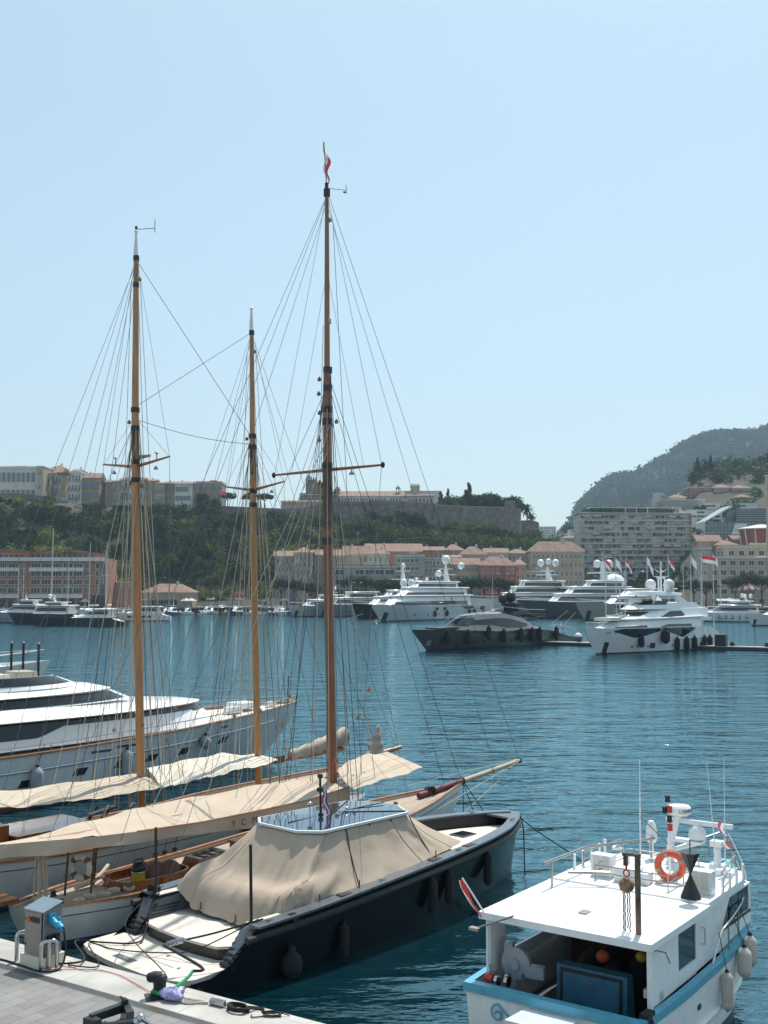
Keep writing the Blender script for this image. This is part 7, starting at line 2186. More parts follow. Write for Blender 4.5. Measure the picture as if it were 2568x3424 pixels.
# sailing boats whose masts rise over the rows
sl = None
for i, (px, py, top, lab) in enumerate(((188, 2078, 1770, 'tall pale blue masted sloop before the pink hotel'), (335, 2060, 1815, 'left one of two blue masted sloops at the hotel corner'), (375, 2058, 1818, 'right one of two blue masted sloops at the hotel corner'), (238, 2060, 1880, 'shorter masted sloop between the hotel sloops'), (115, 2060, 1885, 'sloop with slender mast near the left hotel arcade'), (82, 2058, 1900, 'small sloop nearest the left edge of the hotel'), (568, 2050, 1950, 'small sloop mooring beside the tiled restaurant'), (590, 2050, 1955, 'second small sloop beside the tiled restaurant'),
 (965, 2048, 1910, 'sloop left of the tall dark mast by the pines'), (1180, 2052, 1925, 'sloop behind the bow of the dark hulled yacht'), (1452, 2056, 1900, 'sloop mast rising behind the white superyacht stern'), (1640, 2052, 1930, 'sloop mast right of the white superyacht'), (2265, 2058, 1880, 'sloop with bare mast left of the flag poles'), (2350, 2062, 1890, 'sloop behind the tallest white flag pole'), (2398, 2060, 1895, 'sloop nearest the carousel'))):
 p = U(px, py, z=0)
 hgt = U(px, top, d=p.y).z
 if sl is None:
  sl = small_boat('sloop', lab, 10, M['white'], 3, 'moored sloops along the far quay', 'sailing boat'); o = sl
 else:
  o = copy_tree(sl)
 s_ = hgt / 13.5
 o.location, o.rotation_euler, o.scale = p, (0, 0, R(rs_.choice([-95, -85, -110]))), (min(1.4, s_),) * 2 + (s_,)
 o['label'] = lab
# the pontoon on the right and the piles behind the big yacht
a, b = U(1895, 2147, z=0.5), U(2620, 2166, z=0.5)
dv = (b - a); hd = math.atan2(dv.y, dv.x)
t = thing('pontoon', 'long dark floating pontoon behind the flybridge yacht at the right', 'pontoon', (a.x, a.y, 0), hd)
mb = MB().mi(0); mb.b2(-6, dv.length + 6, -1.1, 1.1, -.4, .42); mb.mi(1).b2(-6.1, dv.length + 6.1, -1.2, 1.2, .421, .55)
mb.build('float', [M['boot'], M['concrete']], t, False)
for x in (2, 14, 19, 26, 31):
 mb = MB(); mb.box((x, .3, .85), (.5, .4, .6)); mb.tube([(x - .5, .3, .75), (x + .5, .3, .75)], .08, 6); mb.build('mooring_cleat', M['black'], t, False)
mb = MB(); mb.b2(dv.length * .71, dv.length * .71 + 1.6, -.6, .6, .55, 2.2); mb.b2(dv.length * .6, dv.length * .6 + 2.4, -.5, .5, .55, 1.0); mb.build('service_cabinet', M['black'], t, False)
for i, (px, lab) in enumerate(((36, 'leftmost of the three black mooring piles behind the white yacht'), (76, 'middle of the three black mooring piles'), (127, 'rightmost of the three black mooring piles behind the white yacht'))):
 p = U(px, 2280, d=74)
 zt = U(px, 2152 + (4 if i == 2 else 0), d=74).z
 t = thing('mooring_pile', lab, 'mooring pile', (p.x, p.y, 0), 0, 'black mooring piles')
 MB().tube([(0, 0, -2), (0, 0, zt)], .085, 8).build('pile', M['black'], t)
 MB().lathe([(.1, zt - .02), (.1, zt + .08), (.03, zt + .14)], (0, 0, 0), 8).build('pile_cap', M['wire'], t)
# a pale yacht stern behind the big white yacht, left
big_yacht('motor_yacht', 'white motor yacht partly hidden behind the black window banded yacht at the left', (70, 2330), 40, 24, 6, 2.6, M['white'], [(5, 20, 2.6, 4.3, 2.4, 4, .3, .8), (6, 15, 4.3, 5.3, 2.1, 3, .3, .8)], None, (), 2.4, anchor=False)
# flag poles on the quay
fp = None
for i, (px, top, lab, kind) in enumerate(((1026 + 1000, 1862, 'red and white flag on the leftmost flag pole', 0), (2061, 1862, 'white flag on the second pole from the left', 1), (2095, 1862, 'red and white flag half hidden by the black radar mast', 0), (2166, 1858, 'white flag hanging limp at the middle of the row', 1), (2237, 1855, 'red and white flag flying above the flybridge yacht mast', 0), (2312, 1852, 'white flag left of the tallest red and white one', 1), (2349, 1852, 'red and white flag streaming straight out', 2), (2387, 1850, 'rightmost white flag in the row', 1))):
 d = 225 + i * 2
 p = U(px, 2045, d=d)
 z1 = U(px, top, d=d).z
 t = thing('flagpole', lab + ', on a white pole', 'flag', (p.x, p.y, .5), 0, 'flags on white poles by the large yachts')
 MB().tube([(0, 0, 0), (0, 0, z1 - .5)], [.13, .07], 7).build('pole', M['paint_white'], t)
 if kind == 1: fm = [M['flag_white']]
 mb = MB().mi(0)
 w, h = (1.9, 1.5) if kind != 2 else (3.0, 1.5)
 dr = .95 if kind != 2 else .18
 for j in range(2):
  mb.mi(0 if kind == 1 else (1 if j else 0))
  rows = []
  for k in range(9):
   v = k / 8
   rows.append([(.1 + w * v * (.62 if kind != 2 else 1), .35 * math.sin(v * 7 + i), z1 - .8 - h * (j + a) * .5 - dr * w * v * (1.0 if i != 3 else 1.4) * (.75 + .25 * v)) for a in (0, .5, 1)])
  mb.grid(rows)
 mb.build('flag', [M['flag_white']] if kind == 1 else [M['flag_red'], M['flag_white']], t)
# ---------------------------------------------------------------- buildings
def wallm(name, c, **k):
 return mat(name, tuple(v * .85 for v in c), .9, var=.09, scale=.25, dirt=.35, **k)
WL = {'cream': wallm('cream_stucco', (.55, .47, .36)), 'pink': wallm('pink_stucco', (.50, .29, .22)), 'salmon': wallm('salmon_stucco', (.52, .25, .17)), 'ochre': wallm('ochre_stucco', (.50, .34, .18)),
  'white': wallm('white_stucco', (.82, .80, .76)), 'grey': wallm('grey_concrete_wall', (.34, .34, .32)), 'red': wallm('dark_red_stucco', (.36, .11, .075)), 'beige': wallm('beige_stucco', (.42, .35, .27)), 'pale': wallm('pale_stone_wall', (.78, .73, .65)), 'rose': wallm('rose_stucco', (.52, .36, .30)), 'brickpink': wallm('terracotta_pink_wall', (.46, .22, .14))}
M['tile2'] = stripes(mat('dull_roof_tiles', (.245, .155, .12), .9, var=.18, scale=.5), 'X', 1.6, .8, .3, (.2, .1, .07))  # the tiles' own dull terracotta, the same on every roof
M['shutter'] = mat('grey_blue_shutters', (.21, .25, .27), .7, var=.15)
M['trimw'] = mat('white_trim', (.66, .64, .60), .8, var=.05)
def building(name, label, x0, x1, yt, yb, d, depth=12, wall='cream', floors=4, cols=5, roof='flat', rh=2.0, win=(.42, .55), yaw=0.0, balcony=0, group=None, ww=None, shut=False, base=None, margin=.5, arch=False, side=True, wm=None, rows=None, cornice=True):
 """a building whose front stands at depth d between picture columns; windows are parts, copied"""
 a, b = U(x0, 1975, d=d).x, U(x1, 1975, d=d).x
 W = b - a
 zt, zb = U(0, yt, d=d).z, (U(0, yb, d=d).z if base is None else base)
 H = zt - zb
 t = thing(name, label, 'building', ((a + b) / 2, d, zb), yaw, group)
 hw = W / 2
 MB().b2(-hw, hw, 0, depth, -6, H).build('wall', WL[wall] if isinstance(wall, str) else wall, t, False)
 if cornice:
  mb = MB(); mb.b2(-hw - .25, hw + .25, -.25, depth + .25, H + .002, H + .35)
  mb.build('cornice', M['trimw'], t, False)
 o = .7
 if roof == 'hip':
  r = min(hw, depth / 2) * .8
  mb = MB().add([(-hw - o, -o, H + .352), (hw + o, -o, H + .352), (hw + o, depth + o, H + .352), (-hw - o, depth + o, H + .352), (-hw + r, depth / 2, H + .35 + rh), (hw - r, depth / 2, H + .35 + rh)], [(0, 1, 5, 4), (1, 2, 5), (2, 3, 4, 5), (3, 0, 4), (3, 2, 1, 0)])
  rf = mb.build('roof', M['tile2'], t, False)
  MB().box((hw * .3, depth * .5, H + rh + .5), (.8, .8, 1.6)).build('chimney', M['trimw'], rf, False)
 elif roof == 'gable':
  mb = MB().add([(-hw - o, -o, H + .352), (hw + o, -o, H + .352), (hw + o, depth + o, H + .352), (-hw - o, depth + o, H + .352), (-hw - o, depth / 2, H + .35 + rh), (hw + o, depth / 2, H + .35 + rh)], [(0, 1, 5, 4), (1, 2, 5), (2, 3, 4, 5), (3, 0, 4), (3, 2, 1, 0)])
  rf = mb.build('roof', M['tile2'], t, False)
  MB().box((-hw * .35, depth * .5, H + rh + .4), (.7, .9, 1.5)).build('chimney', M['trimw'], rf, False)
 elif roof == 'shed':
  mb = MB().add([(-hw - o, -o, H + .352), (hw + o, -o, H + .352), (hw + o, depth, H + .35 + rh), (-hw - o, depth, H + .35 + rh), (-hw - o, depth, H + .352), (hw + o, depth, H + .352)], [(0, 1, 2, 3), (3, 2, 5, 4), (0, 3, 4), (1, 5, 2), (0, 4, 5, 1)])
  mb.build('roof', M['tile2'], t, False)
 elif roof == 'parapet':
  mb = MB()
  mb.b2(-hw, hw, 0, .3, H + .351, H + 1.1); mb.b2(-hw, -hw + .3, .301, depth, H + .351, H + 1.1); mb.b2(hw - .3, hw, .301, depth, H + .351, H + 1.1)
  mb.box((hw * .2, depth * .5, H + 1.3), (W * .25, depth * .3, 1.9))
  mb.build('parapet', WL[wall] if isinstance(wall, str) else wall, t, False)
 if floors and cols:
  fh = H / floors if rows is None else None
  ys = [(k + .48) * fh for k in range(floors)] if rows is None else rows
  if rows is not None: fh = H / max(1, len(rows))
  cw = W * (1 - .06) / cols
  w2, h2 = min(cw * win[0], 6), fh * win[1]
  def win_mesh():
   mb = MB().mi(0)
   f = min(.16, w2 * .14)
   mb.b2(-w2 / 2 - f, w2 / 2 + f, -.09, 0, h2 / 2, h2 / 2 + f); mb.b2(-w2 / 2 - f, w2 / 2 + f, -.13, 0, -h2 / 2 - f, -h2 / 2)
   mb.b2(-w2 / 2 - f, -w2 / 2, -.09, 0, -h2 / 2, h2 / 2); mb.b2(w2 / 2, w2 / 2 + f, -.09, 0, -h2 / 2, h2 / 2)
   mb.b2(-.04, .04, -.05, -.021, -h2 / 2, h2 / 2)
   mb.mi(1)
   if arch:
    pts = [(-w2 / 2, -h2 / 2), (w2 / 2, -h2 / 2)] + [(w2 / 2 * math.cos(q), h2 / 2 - w2 / 2 + w2 / 2 * math.sin(q)) for q in np.linspace(0, math.pi, 9)]
    mb.prism_y(pts, -.02, 0)
   else:
    mb.b2(-w2 / 2, w2 / 2, -.02, 0, -h2 / 2, h2 / 2)
   if shut:
    mb.mi(2)
    mb.b2(-w2 / 2 - f - w2 * .5, -w2 / 2 - f, -.07, 0, -h2 / 2, h2 / 2); mb.b2(w2 / 2 + f, w2 / 2 + f + w2 * .5, -.07, 0, -h2 / 2, h2 / 2)
   return mb
  first = None
  wr = np.random.RandomState(int(x0 * 7 + yt) % 9973)
  n = 0
  bal = None
  for k, z in enumerate(ys):
   for c in range(cols):
    if n >= 100: break
    x = -W * .47 + cw * (c + .5)
    if wr.rand() < .06: continue
    if first is None:
     first = win_mesh().build('window', [M['trimw'], wm or M['bglass'], M['shutter']], t, False)
     first.location = (x, -.002, z)
    else:
     twin(first, t, (x, -.002, z))
    n += 1
    if balcony and wr.rand() < balcony and k > 0:
     if bal is None:
      mb = MB().mi(0); mb.b2(-cw * .42, cw * .42, -1.1, -.14, -h2 / 2 - .32, -h2 / 2 - .2); mb.mi(1).b2(-cw * .42, cw * .42, -1.1, -1.05, -h2 / 2 - .199, -h2 / 2 + .8)
      bal = mb.build('balcony', [M['trimw'], M['shutter']], t, False); bal.location = (x, 0, z)
     else:
      twin(bal, t, (x, 0, z))
   if side and n < 96:
    sgn = 1 if (x0 + x1) / 2 < 1284 else -1
    for c in range(2):
     if first is None: break
     twin(first, t, (sgn * (hw + .002), depth * (.3 + .4 * c), z), (0, 0, sgn * math.pi / 2)); n += 1
 return t, W, H
G1 = 'old town houses along the top of the rock'
RB = 46
for (nm, lab, x0, x1, yt, d, kw) in (
 ('town_mansion', 'long cream neoclassical building with arched top windows at the left edge', -60, 116, 1566, 585, dict(wall='pale', floors=3, cols=10, win=(.36, .55), depth=22, roof='parapet', shut=True)),
 ('town_mansion', 'plain cream corner tower beside the long neoclassical building', 115, 136, 1560, 583, dict(wall='cream', floors=4, cols=1, depth=20, win=(.25, .3))),
 ('town_house', 'narrow cream house with tall arched porch beside the corner tower', 133, 160, 1585, 592, dict(wall='cream', floors=3, cols=3, roof='shed', rh=1.5, arch=True)),
 ('town_house', 'white house with balconies and long sloping tiled roof under the belvedere', 156, 196, 1584, 598, dict(wall='white', floors=4, cols=4, roof='gable', rh=3.5, balcony=.7)),
 ('town_house', 'low pavilion with hipped roof rising above the old town at the left', 166, 199, 1566, 612, dict(wall='beige', floors=3, cols=4, roof='hip', rh=2.2)),
 ('town_house', 'pale house with blue grey shutters behind the yellow crane', 192, 222, 1590, 594, dict(wall='white', floors=4, cols=3, shut=True, roof='shed', rh=1.5)),
 ('town_house', 'tall white house with rows of balconies left of the first golden mast', 220, 265, 1582, 588, dict(wall='white', floors=5, cols=4, balcony=.8, roof='parapet')),
 ('town_house', 'small corner turret with tiled cap on the tall white house', 236, 262, 1574, 593, dict(wall='white', floors=5, cols=2, roof='hip', rh=1.4)),
 ('town_house', 'ochre house with tiled gable and small balconies', 266, 326, 1600, 590, dict(wall='ochre', floors=4, cols=5, roof='gable', rh=3.2, balcony=.3, shut=True)),
 ('town_house', 'red stucco house squeezed between ochre and beige ones', 326, 350, 1612, 598, dict(wall='salmon', floors=4, cols=3, roof='shed', rh=1.5)),
 ('town_house', 'dusky pink house with loggia windows', 346, 372, 1614, 594, dict(wall='rose', floors=4, cols=3, roof='gable', rh=1.6)),
 ('town_house', 'beige house with dark balconies left of the first golden mast', 370, 396, 1611, 590, dict(wall='beige', floors=4, cols=3, balcony=.6, roof='shed', rh=1.8)),
 ('town_house', 'grey white house with balcony rows right behind the first golden mast', 396, 474, 1606, 592, dict(wall='white', floors=4, cols=6, balcony=.7, roof='gable', rh=1.8)),
 ('town_house', 'cream house with tiled roof just right of the first golden mast', 474, 492, 1616, 594, dict(wall='cream', floors=4, cols=2, roof='shed', rh=1.4)),
 ('town_house', 'narrow red brown house among pale neighbours', 491, 513, 1610, 592, dict(wall='pink', floors=5, cols=2, roof='gable', rh=1.4)),
 ('town_house', 'cream house with iron balconies and red roof edge', 512, 545, 1618, 590, dict(wall='cream', floors=4, cols=4, balcony=.8, roof='shed', rh=1.8)),
 ('town_house', 'pale yellow house with an arched window', 544, 582, 1618, 593, dict(wall='beige', floors=4, cols=3, shut=True, roof='gable', rh=1.6, arch=True)),
 ('town_house', 'wide beige house with grey shutters in three rows', 580, 636, 1620, 589, dict(wall='pale', floors=4, cols=6, shut=True, roof='gable', rh=1.8)),
 ('town_house', 'rose house with few windows left of the big pink one', 634, 658, 1618, 594, dict(wall='rose', floors=4, cols=2, roof='shed', rh=1.0)),
 ('town_house', 'big pink house with roof terrace at the right end of the old town row', 650, 738, 1616, 598, dict(wall='pink', floors=4, cols=6, roof='parapet', depth=16, shut=True))):
 building(nm, lab, x0, x1, yt, 0, d, base=RB, group=G1, side=False, **kw)
# ramparts: stone walls on the rock
def rampart(label, pts, d, thick, base, name='rampart_wall', crenel=False):
 """pts: (px, py of the wall top, depth)"""
 t = thing(name, label, 'fortress wall', (0, 0, 0), 0)
 P = [U(x, y, d=dd) for x, y, dd in pts]
 secs = []
 for p in P:
  secs.append([(p.x, p.y - 1.6, base), (p.x, p.y, p.z), (p.x, p.y + thick, p.z), (p.x, p.y + thick, base)])
 MB().loft(secs).build('wall', M['stone'], t, False)
 secs = [[(p.x, p.y - .35, p.z - 1.9), (p.x, p.y - .35, p.z - 1.5), (p.x, p.y + .2, p.z - 1.5), (p.x, p.y + .2, p.z - 1.9)] for p in P]
 MB().loft(secs).build('cordon_moulding', M['stone'], t, False)
 secs = [[(p.x, p.y - .15, p.z + .002), (p.x, p.y - .15, p.z + .3), (p.x, p.y + .7, p.z + .3), (p.x, p.y + .7, p.z + .002)] for p in P]
 MB().loft(secs).build('coping', M['concrete'], t, False)
 return t
rampart('stone retaining wall under the long neoclassical building with a corner buttress', [(-80, 1648, 572), (60, 1650, 572), (108, 1655, 571), (126, 1658, 566), (152, 1660, 566), (153, 1664, 580)], 572, 5, 30)
rampart('low stone parapet wall on the hill crest between the golden masts', [(700, 1690, 590), (760, 1694, 592), (880, 1700, 596), (945, 1702, 606)], 590, 4, 40)
rampart('high stone rampart under the palace', [(900, 1706, 610), (1020, 1698, 610), (1110, 1676, 612), (1230, 1678, 612), (1240, 1672, 611), (1450, 1683, 611), (1462, 1690, 616)], 611, 5, 22)
rampart('bare stone bastion wall stepping down right of the palace', [(1450, 1688, 618), (1560, 1694, 622), (1688, 1697, 626), (1690, 1677, 626), (1722, 1677, 626), (1724, 1700, 626), (1738, 1704, 628), (1742, 1706, 640)], 622, 5, 18)
rampart('lower ruined wall at the right end of the rock below the palm', [(1742, 1742, 640), (1780, 1740, 642), (1800, 1748, 644), (1803, 1752, 660)], 640, 4, 12)
# the palace
PG = 'palace buildings'
building('palace_wing', 'long palace wing with shallow tiled roof and open loggia', 1112, 1350, 1661, 0, 640, base=46, wall='pale', floors=2, cols=22, roof='shed', rh=4.0, win=(.55, .34), group=PG, side=False, rows=[13.2])
building('palace_wing', 'low pale palace building at the left end of the rampart', 938, 1080, 1679, 0, 618, base=46, wall='rose', floors=1, cols=9, roof='shed', rh=1.6, win=(.25, .22), group=PG, side=False, rows=[11.5])
building('palace_wing', 'stepped stone block at the foot of the crenellated tower', 1000, 1125, 1655, 0, 634, base=46, wall=M['stone'], floors=2, cols=5, group=PG, side=False, win=(.2, .2), roof='parapet', rows=[14.5])
building('palace_wing', 'cream arcade wing with big arches at the right of the palace', 1361, 1451, 1659, 0, 632, base=46, wall='cream', floors=2, cols=7, roof='shed', rh=1.6, group=PG, side=False, win=(.55, .3), arch=True, rows=[9.2, 14.0])
building('palace_wing', 'crenellated low stone wing behind the arcade', 1340, 1478, 1643, 0, 655, base=46, wall='pale', floors=0, cols=0, group=PG, side=False)
for (lab, x0, x1, yt, d, m) in (('square crenellated stone palace tower left of the dark mast', 1021, 1057, 1606, 640, M['stone']), ('pale crenellated tower near the right end of the palace', 1374, 1404, 1627, 650, WL['cream']), ('small battlemented tower just right of the dark mast', 1117, 1136, 1637, 645, WL['rose']), ('round stone tower right behind the dark mast', 1058, 1084, 1622, 646, M['stone'])):
 a, b = U(x0, 1975, d=d).x, U(x1, 1975, d=d).x
 z = U(0, yt, d=d).z
 t = thing('palace_tower', lab, 'tower', ((a + b) / 2, d, 45), 0, 'palace towers')
 w = (b - a) / 2
 MB().b2(-w, w, 0, 2 * w, 0, z - 45).build('wall', m, t, False)
 mb = MB(); mb.b2(-w - .25, w + .25, -.25, 2 * w + .25, z - 45 + .002, z - 45 + .5)
 mb.build('cornice', m, t, False)
 n = 5
 for k in range(n):
  x = -w + (2 * w) * (k + .5) / n
  MB().box((x, .2, z - 45 + 1.05), (2 * w / n * .6, .7, 1.1)).build('merlon', m, t, False)
 for zz in (.55, .8):
  MB().box((0, -.03, (z - 45) * zz), (.8, .06, 1.6)).build('window', M['bglass'], t, False)
t = thing('bell_turret', 'little domed bell turret on the palace roof', 'turret', tuple(U(1331, 1650, d=646)), 0)
mb = MB(); mb.lathe([(1.4, -4), (1.4, 0), (1.6, .1), (1.6, .4)], (0, 0, 0), 10); mb.build('drum', WL['ochre'], t)
mb = MB(); mb.lathe([(1.5, 2.6), (1.3, 3.4), (.6, 4.2), (.1, 4.6), (.08, 5.6)], (0, 0, 0), 10); mb.build('cupola', M['concrete'], t)
for k in range(5):
 a = 2 * math.pi * k / 5
 MB().tube([(1.2 * math.cos(a), 1.2 * math.sin(a), .4), (1.2 * math.cos(a), 1.2 * math.sin(a), 2.6)], .25, 6).build('column', WL['ochre'], t)
a, b = U(1249, 1672, d=614), U(1377, 1672, d=614)
t = thing('clipped_hedge', 'long dark clipped hedge on top of the palace rampart', 'hedge', (a.x, a.y + 3, 50))
lv = Leaves()
for k in range(46):
 lv.blob(((b.x - a.x) * (k + .5) / 46, 0, 7.2), (.5, .7, 1.5), 50, .5, 0, nrs, .5)
lv.build('foliage', M['leaf_a'], t)
MB().b2(0, b.x - a.x, -.3, .3, 0, 7.4).build('stem', M['bark'], t, False)
# terracotta hotel block at the left
t, W, H = building('hotel', 'terracotta pink waterfront hotel with white balcony lines and arcade', -90, 351, 1868, 2030, 405, depth=18, wall='brickpink', floors=0, cols=0, cornice=False)
hw = W / 2
px2x = lambda px: U(px, 1975, d=405).x - t.location.x
zz = lambda py: U(0, py, d=405).z - t.location.z
cols = [(-75, -52), (-45, -22), (-15, -2), (0, 20), (27, 59), (72, 83), (103, 133), (139, 169), (175, 205), (211, 241), (246, 273), (281, 300), (319, 330)]
for r, (ya, yb) in enumerate(((1884, 1900), (1910, 1926), (1938, 1954), (1966, 1983))):
 for (xa, xb) in cols:
  x0, x1, z0, z1 = px2x(xa), px2x(xb), zz(yb), zz(ya)
  mb = MB().mi(0)
  f = .14
  mb.b2(x0 - f, x1 + f, -.12, 0, z1, z1 + f); mb.b2(x0 - f, x1 + f, -.16, 0, z0 - f, z0); mb.b2(x0 - f, x0, -.12, 0, z0, z1); mb.b2(x1, x1 + f, -.12, 0, z0, z1)
  mb.mi(1).b2(x0, x1, -.03, 0, z0, z1)
  mb.mi(0)
  for q in (.33, .67):
   if x1 - x0 > 1.5: mb.b2(lerp(x0, x1, q) - .05, lerp(x0, x1, q) + .05, -.06, -.031, z0, z1)
  mb.build('window', [M['trimw'], M['bglass']], t, False)
for (xa, xb, y) in ((-90, 66, 1906), (98, 280, 1906), (-90, 66, 1995), (98, 280, 1995), (-90, 351, 1872)):
 mb = MB(); mb.b2(px2x(xa), px2x(xb), -1.3, -.17, zz(y) - .5, zz(y)); mb.b2(px2x(xa), px2x(xb), -1.3, -1.2, zz(y) + .001, zz(y) + .9)
 mb.build('balcony', M['trimw'], t, False)
for k in range(15):
 xa = -88 + k * 29
 x0, x1 = px2x(xa), px2x(xa + 19)
 r = (x1 - x0) / 2
 pts = [(x0, zz(2030)), (x1, zz(2030))] + [((x0 + x1) / 2 + r * math.cos(q), zz(2012) + r * math.sin(q)) for q in np.linspace(0, math.pi, 9)]
 MB().prism_y(pts, -.05, -.004).build('arcade_arch', M['glass'], t, False)
for (xa, xb, y0, y1, nm) in ((-90, 88, 1868, 1842, 'attic'), (88, 256, 1868, 1851, 'attic'), (196, 312, 1866, 1847, 'attic')):
 z0, z1 = zz(y0), zz(y1)
 dy = 3.0 if y1 == 1851 else 2.2
 at = MB().b2(px2x(xa), px2x(xb), dy, 15, z0, z1).build(nm, WL['brickpink'], t, False)
 c = (px2x(xa) + px2x(xb)) / 2
 e0, e1 = px2x(xa) - .7, px2x(xb) + .7
 MB().add([(e0, dy - .8, z1 + .02), (e1, dy - .8, z1 + .02), (e1, 16, z1 + .02), (e0, 16, z1 + .02), (c, dy - .8, z1 + .9), (c, 16, z1 + .9)], [(0, 1, 4), (1, 2, 5, 4), (2, 3, 5), (3, 0, 4, 5), (3, 2, 1, 0)]).build('roof', M['tile2'], at, False)
 n = int((xb - xa) / 18)
 for k in range(n):
  x0 = px2x(xa + 5 + 18 * k); x1 = px2x(xa + 5 + 18 * k + 12); r = (x1 - x0) / 2
  pts = [(x0, z0), (x1, z0)] + [((x0 + x1) / 2 + r * math.cos(q), z0 + 1.0 + r * math.sin(q)) for q in np.linspace(0, math.pi, 8)]
  MB().prism_y(pts, dy - .05, dy - .004).build('arched_window', M['bglass'], at, False)
lv = Leaves()
for k in range(14):
 lv.blob((px2x(rnd.uniform(-80, 300)), .6, zz(1868)), (.9, .6, .7), 40, .4, 0, nrs)
lv.build('terrace_plants', M['leaf_b'], t)
M['banner_blue'] = mat('blue_banner_cloth', (.035, .13, .36), .7, var=.2, scale=.8)
MB().b2(px2x(339), px2x(349), -.3, -.22, zz(1983), zz(1886)).build('banner', M['banner_blue'], t, False)
mb = MB(); mb.b2(px2x(342), px2x(346), -.32, -.301, zz(1955), zz(1920)); mb.build('banner_emblem', M['yellow'], t, False)
mb = MB(); mb.b2(px2x(312), px2x(352), -1.6, 0, zz(2028), zz(1992)); mb.build('dark_kiosk', M['black'], t, False)
MIDG = 'apartment houses along the quay'
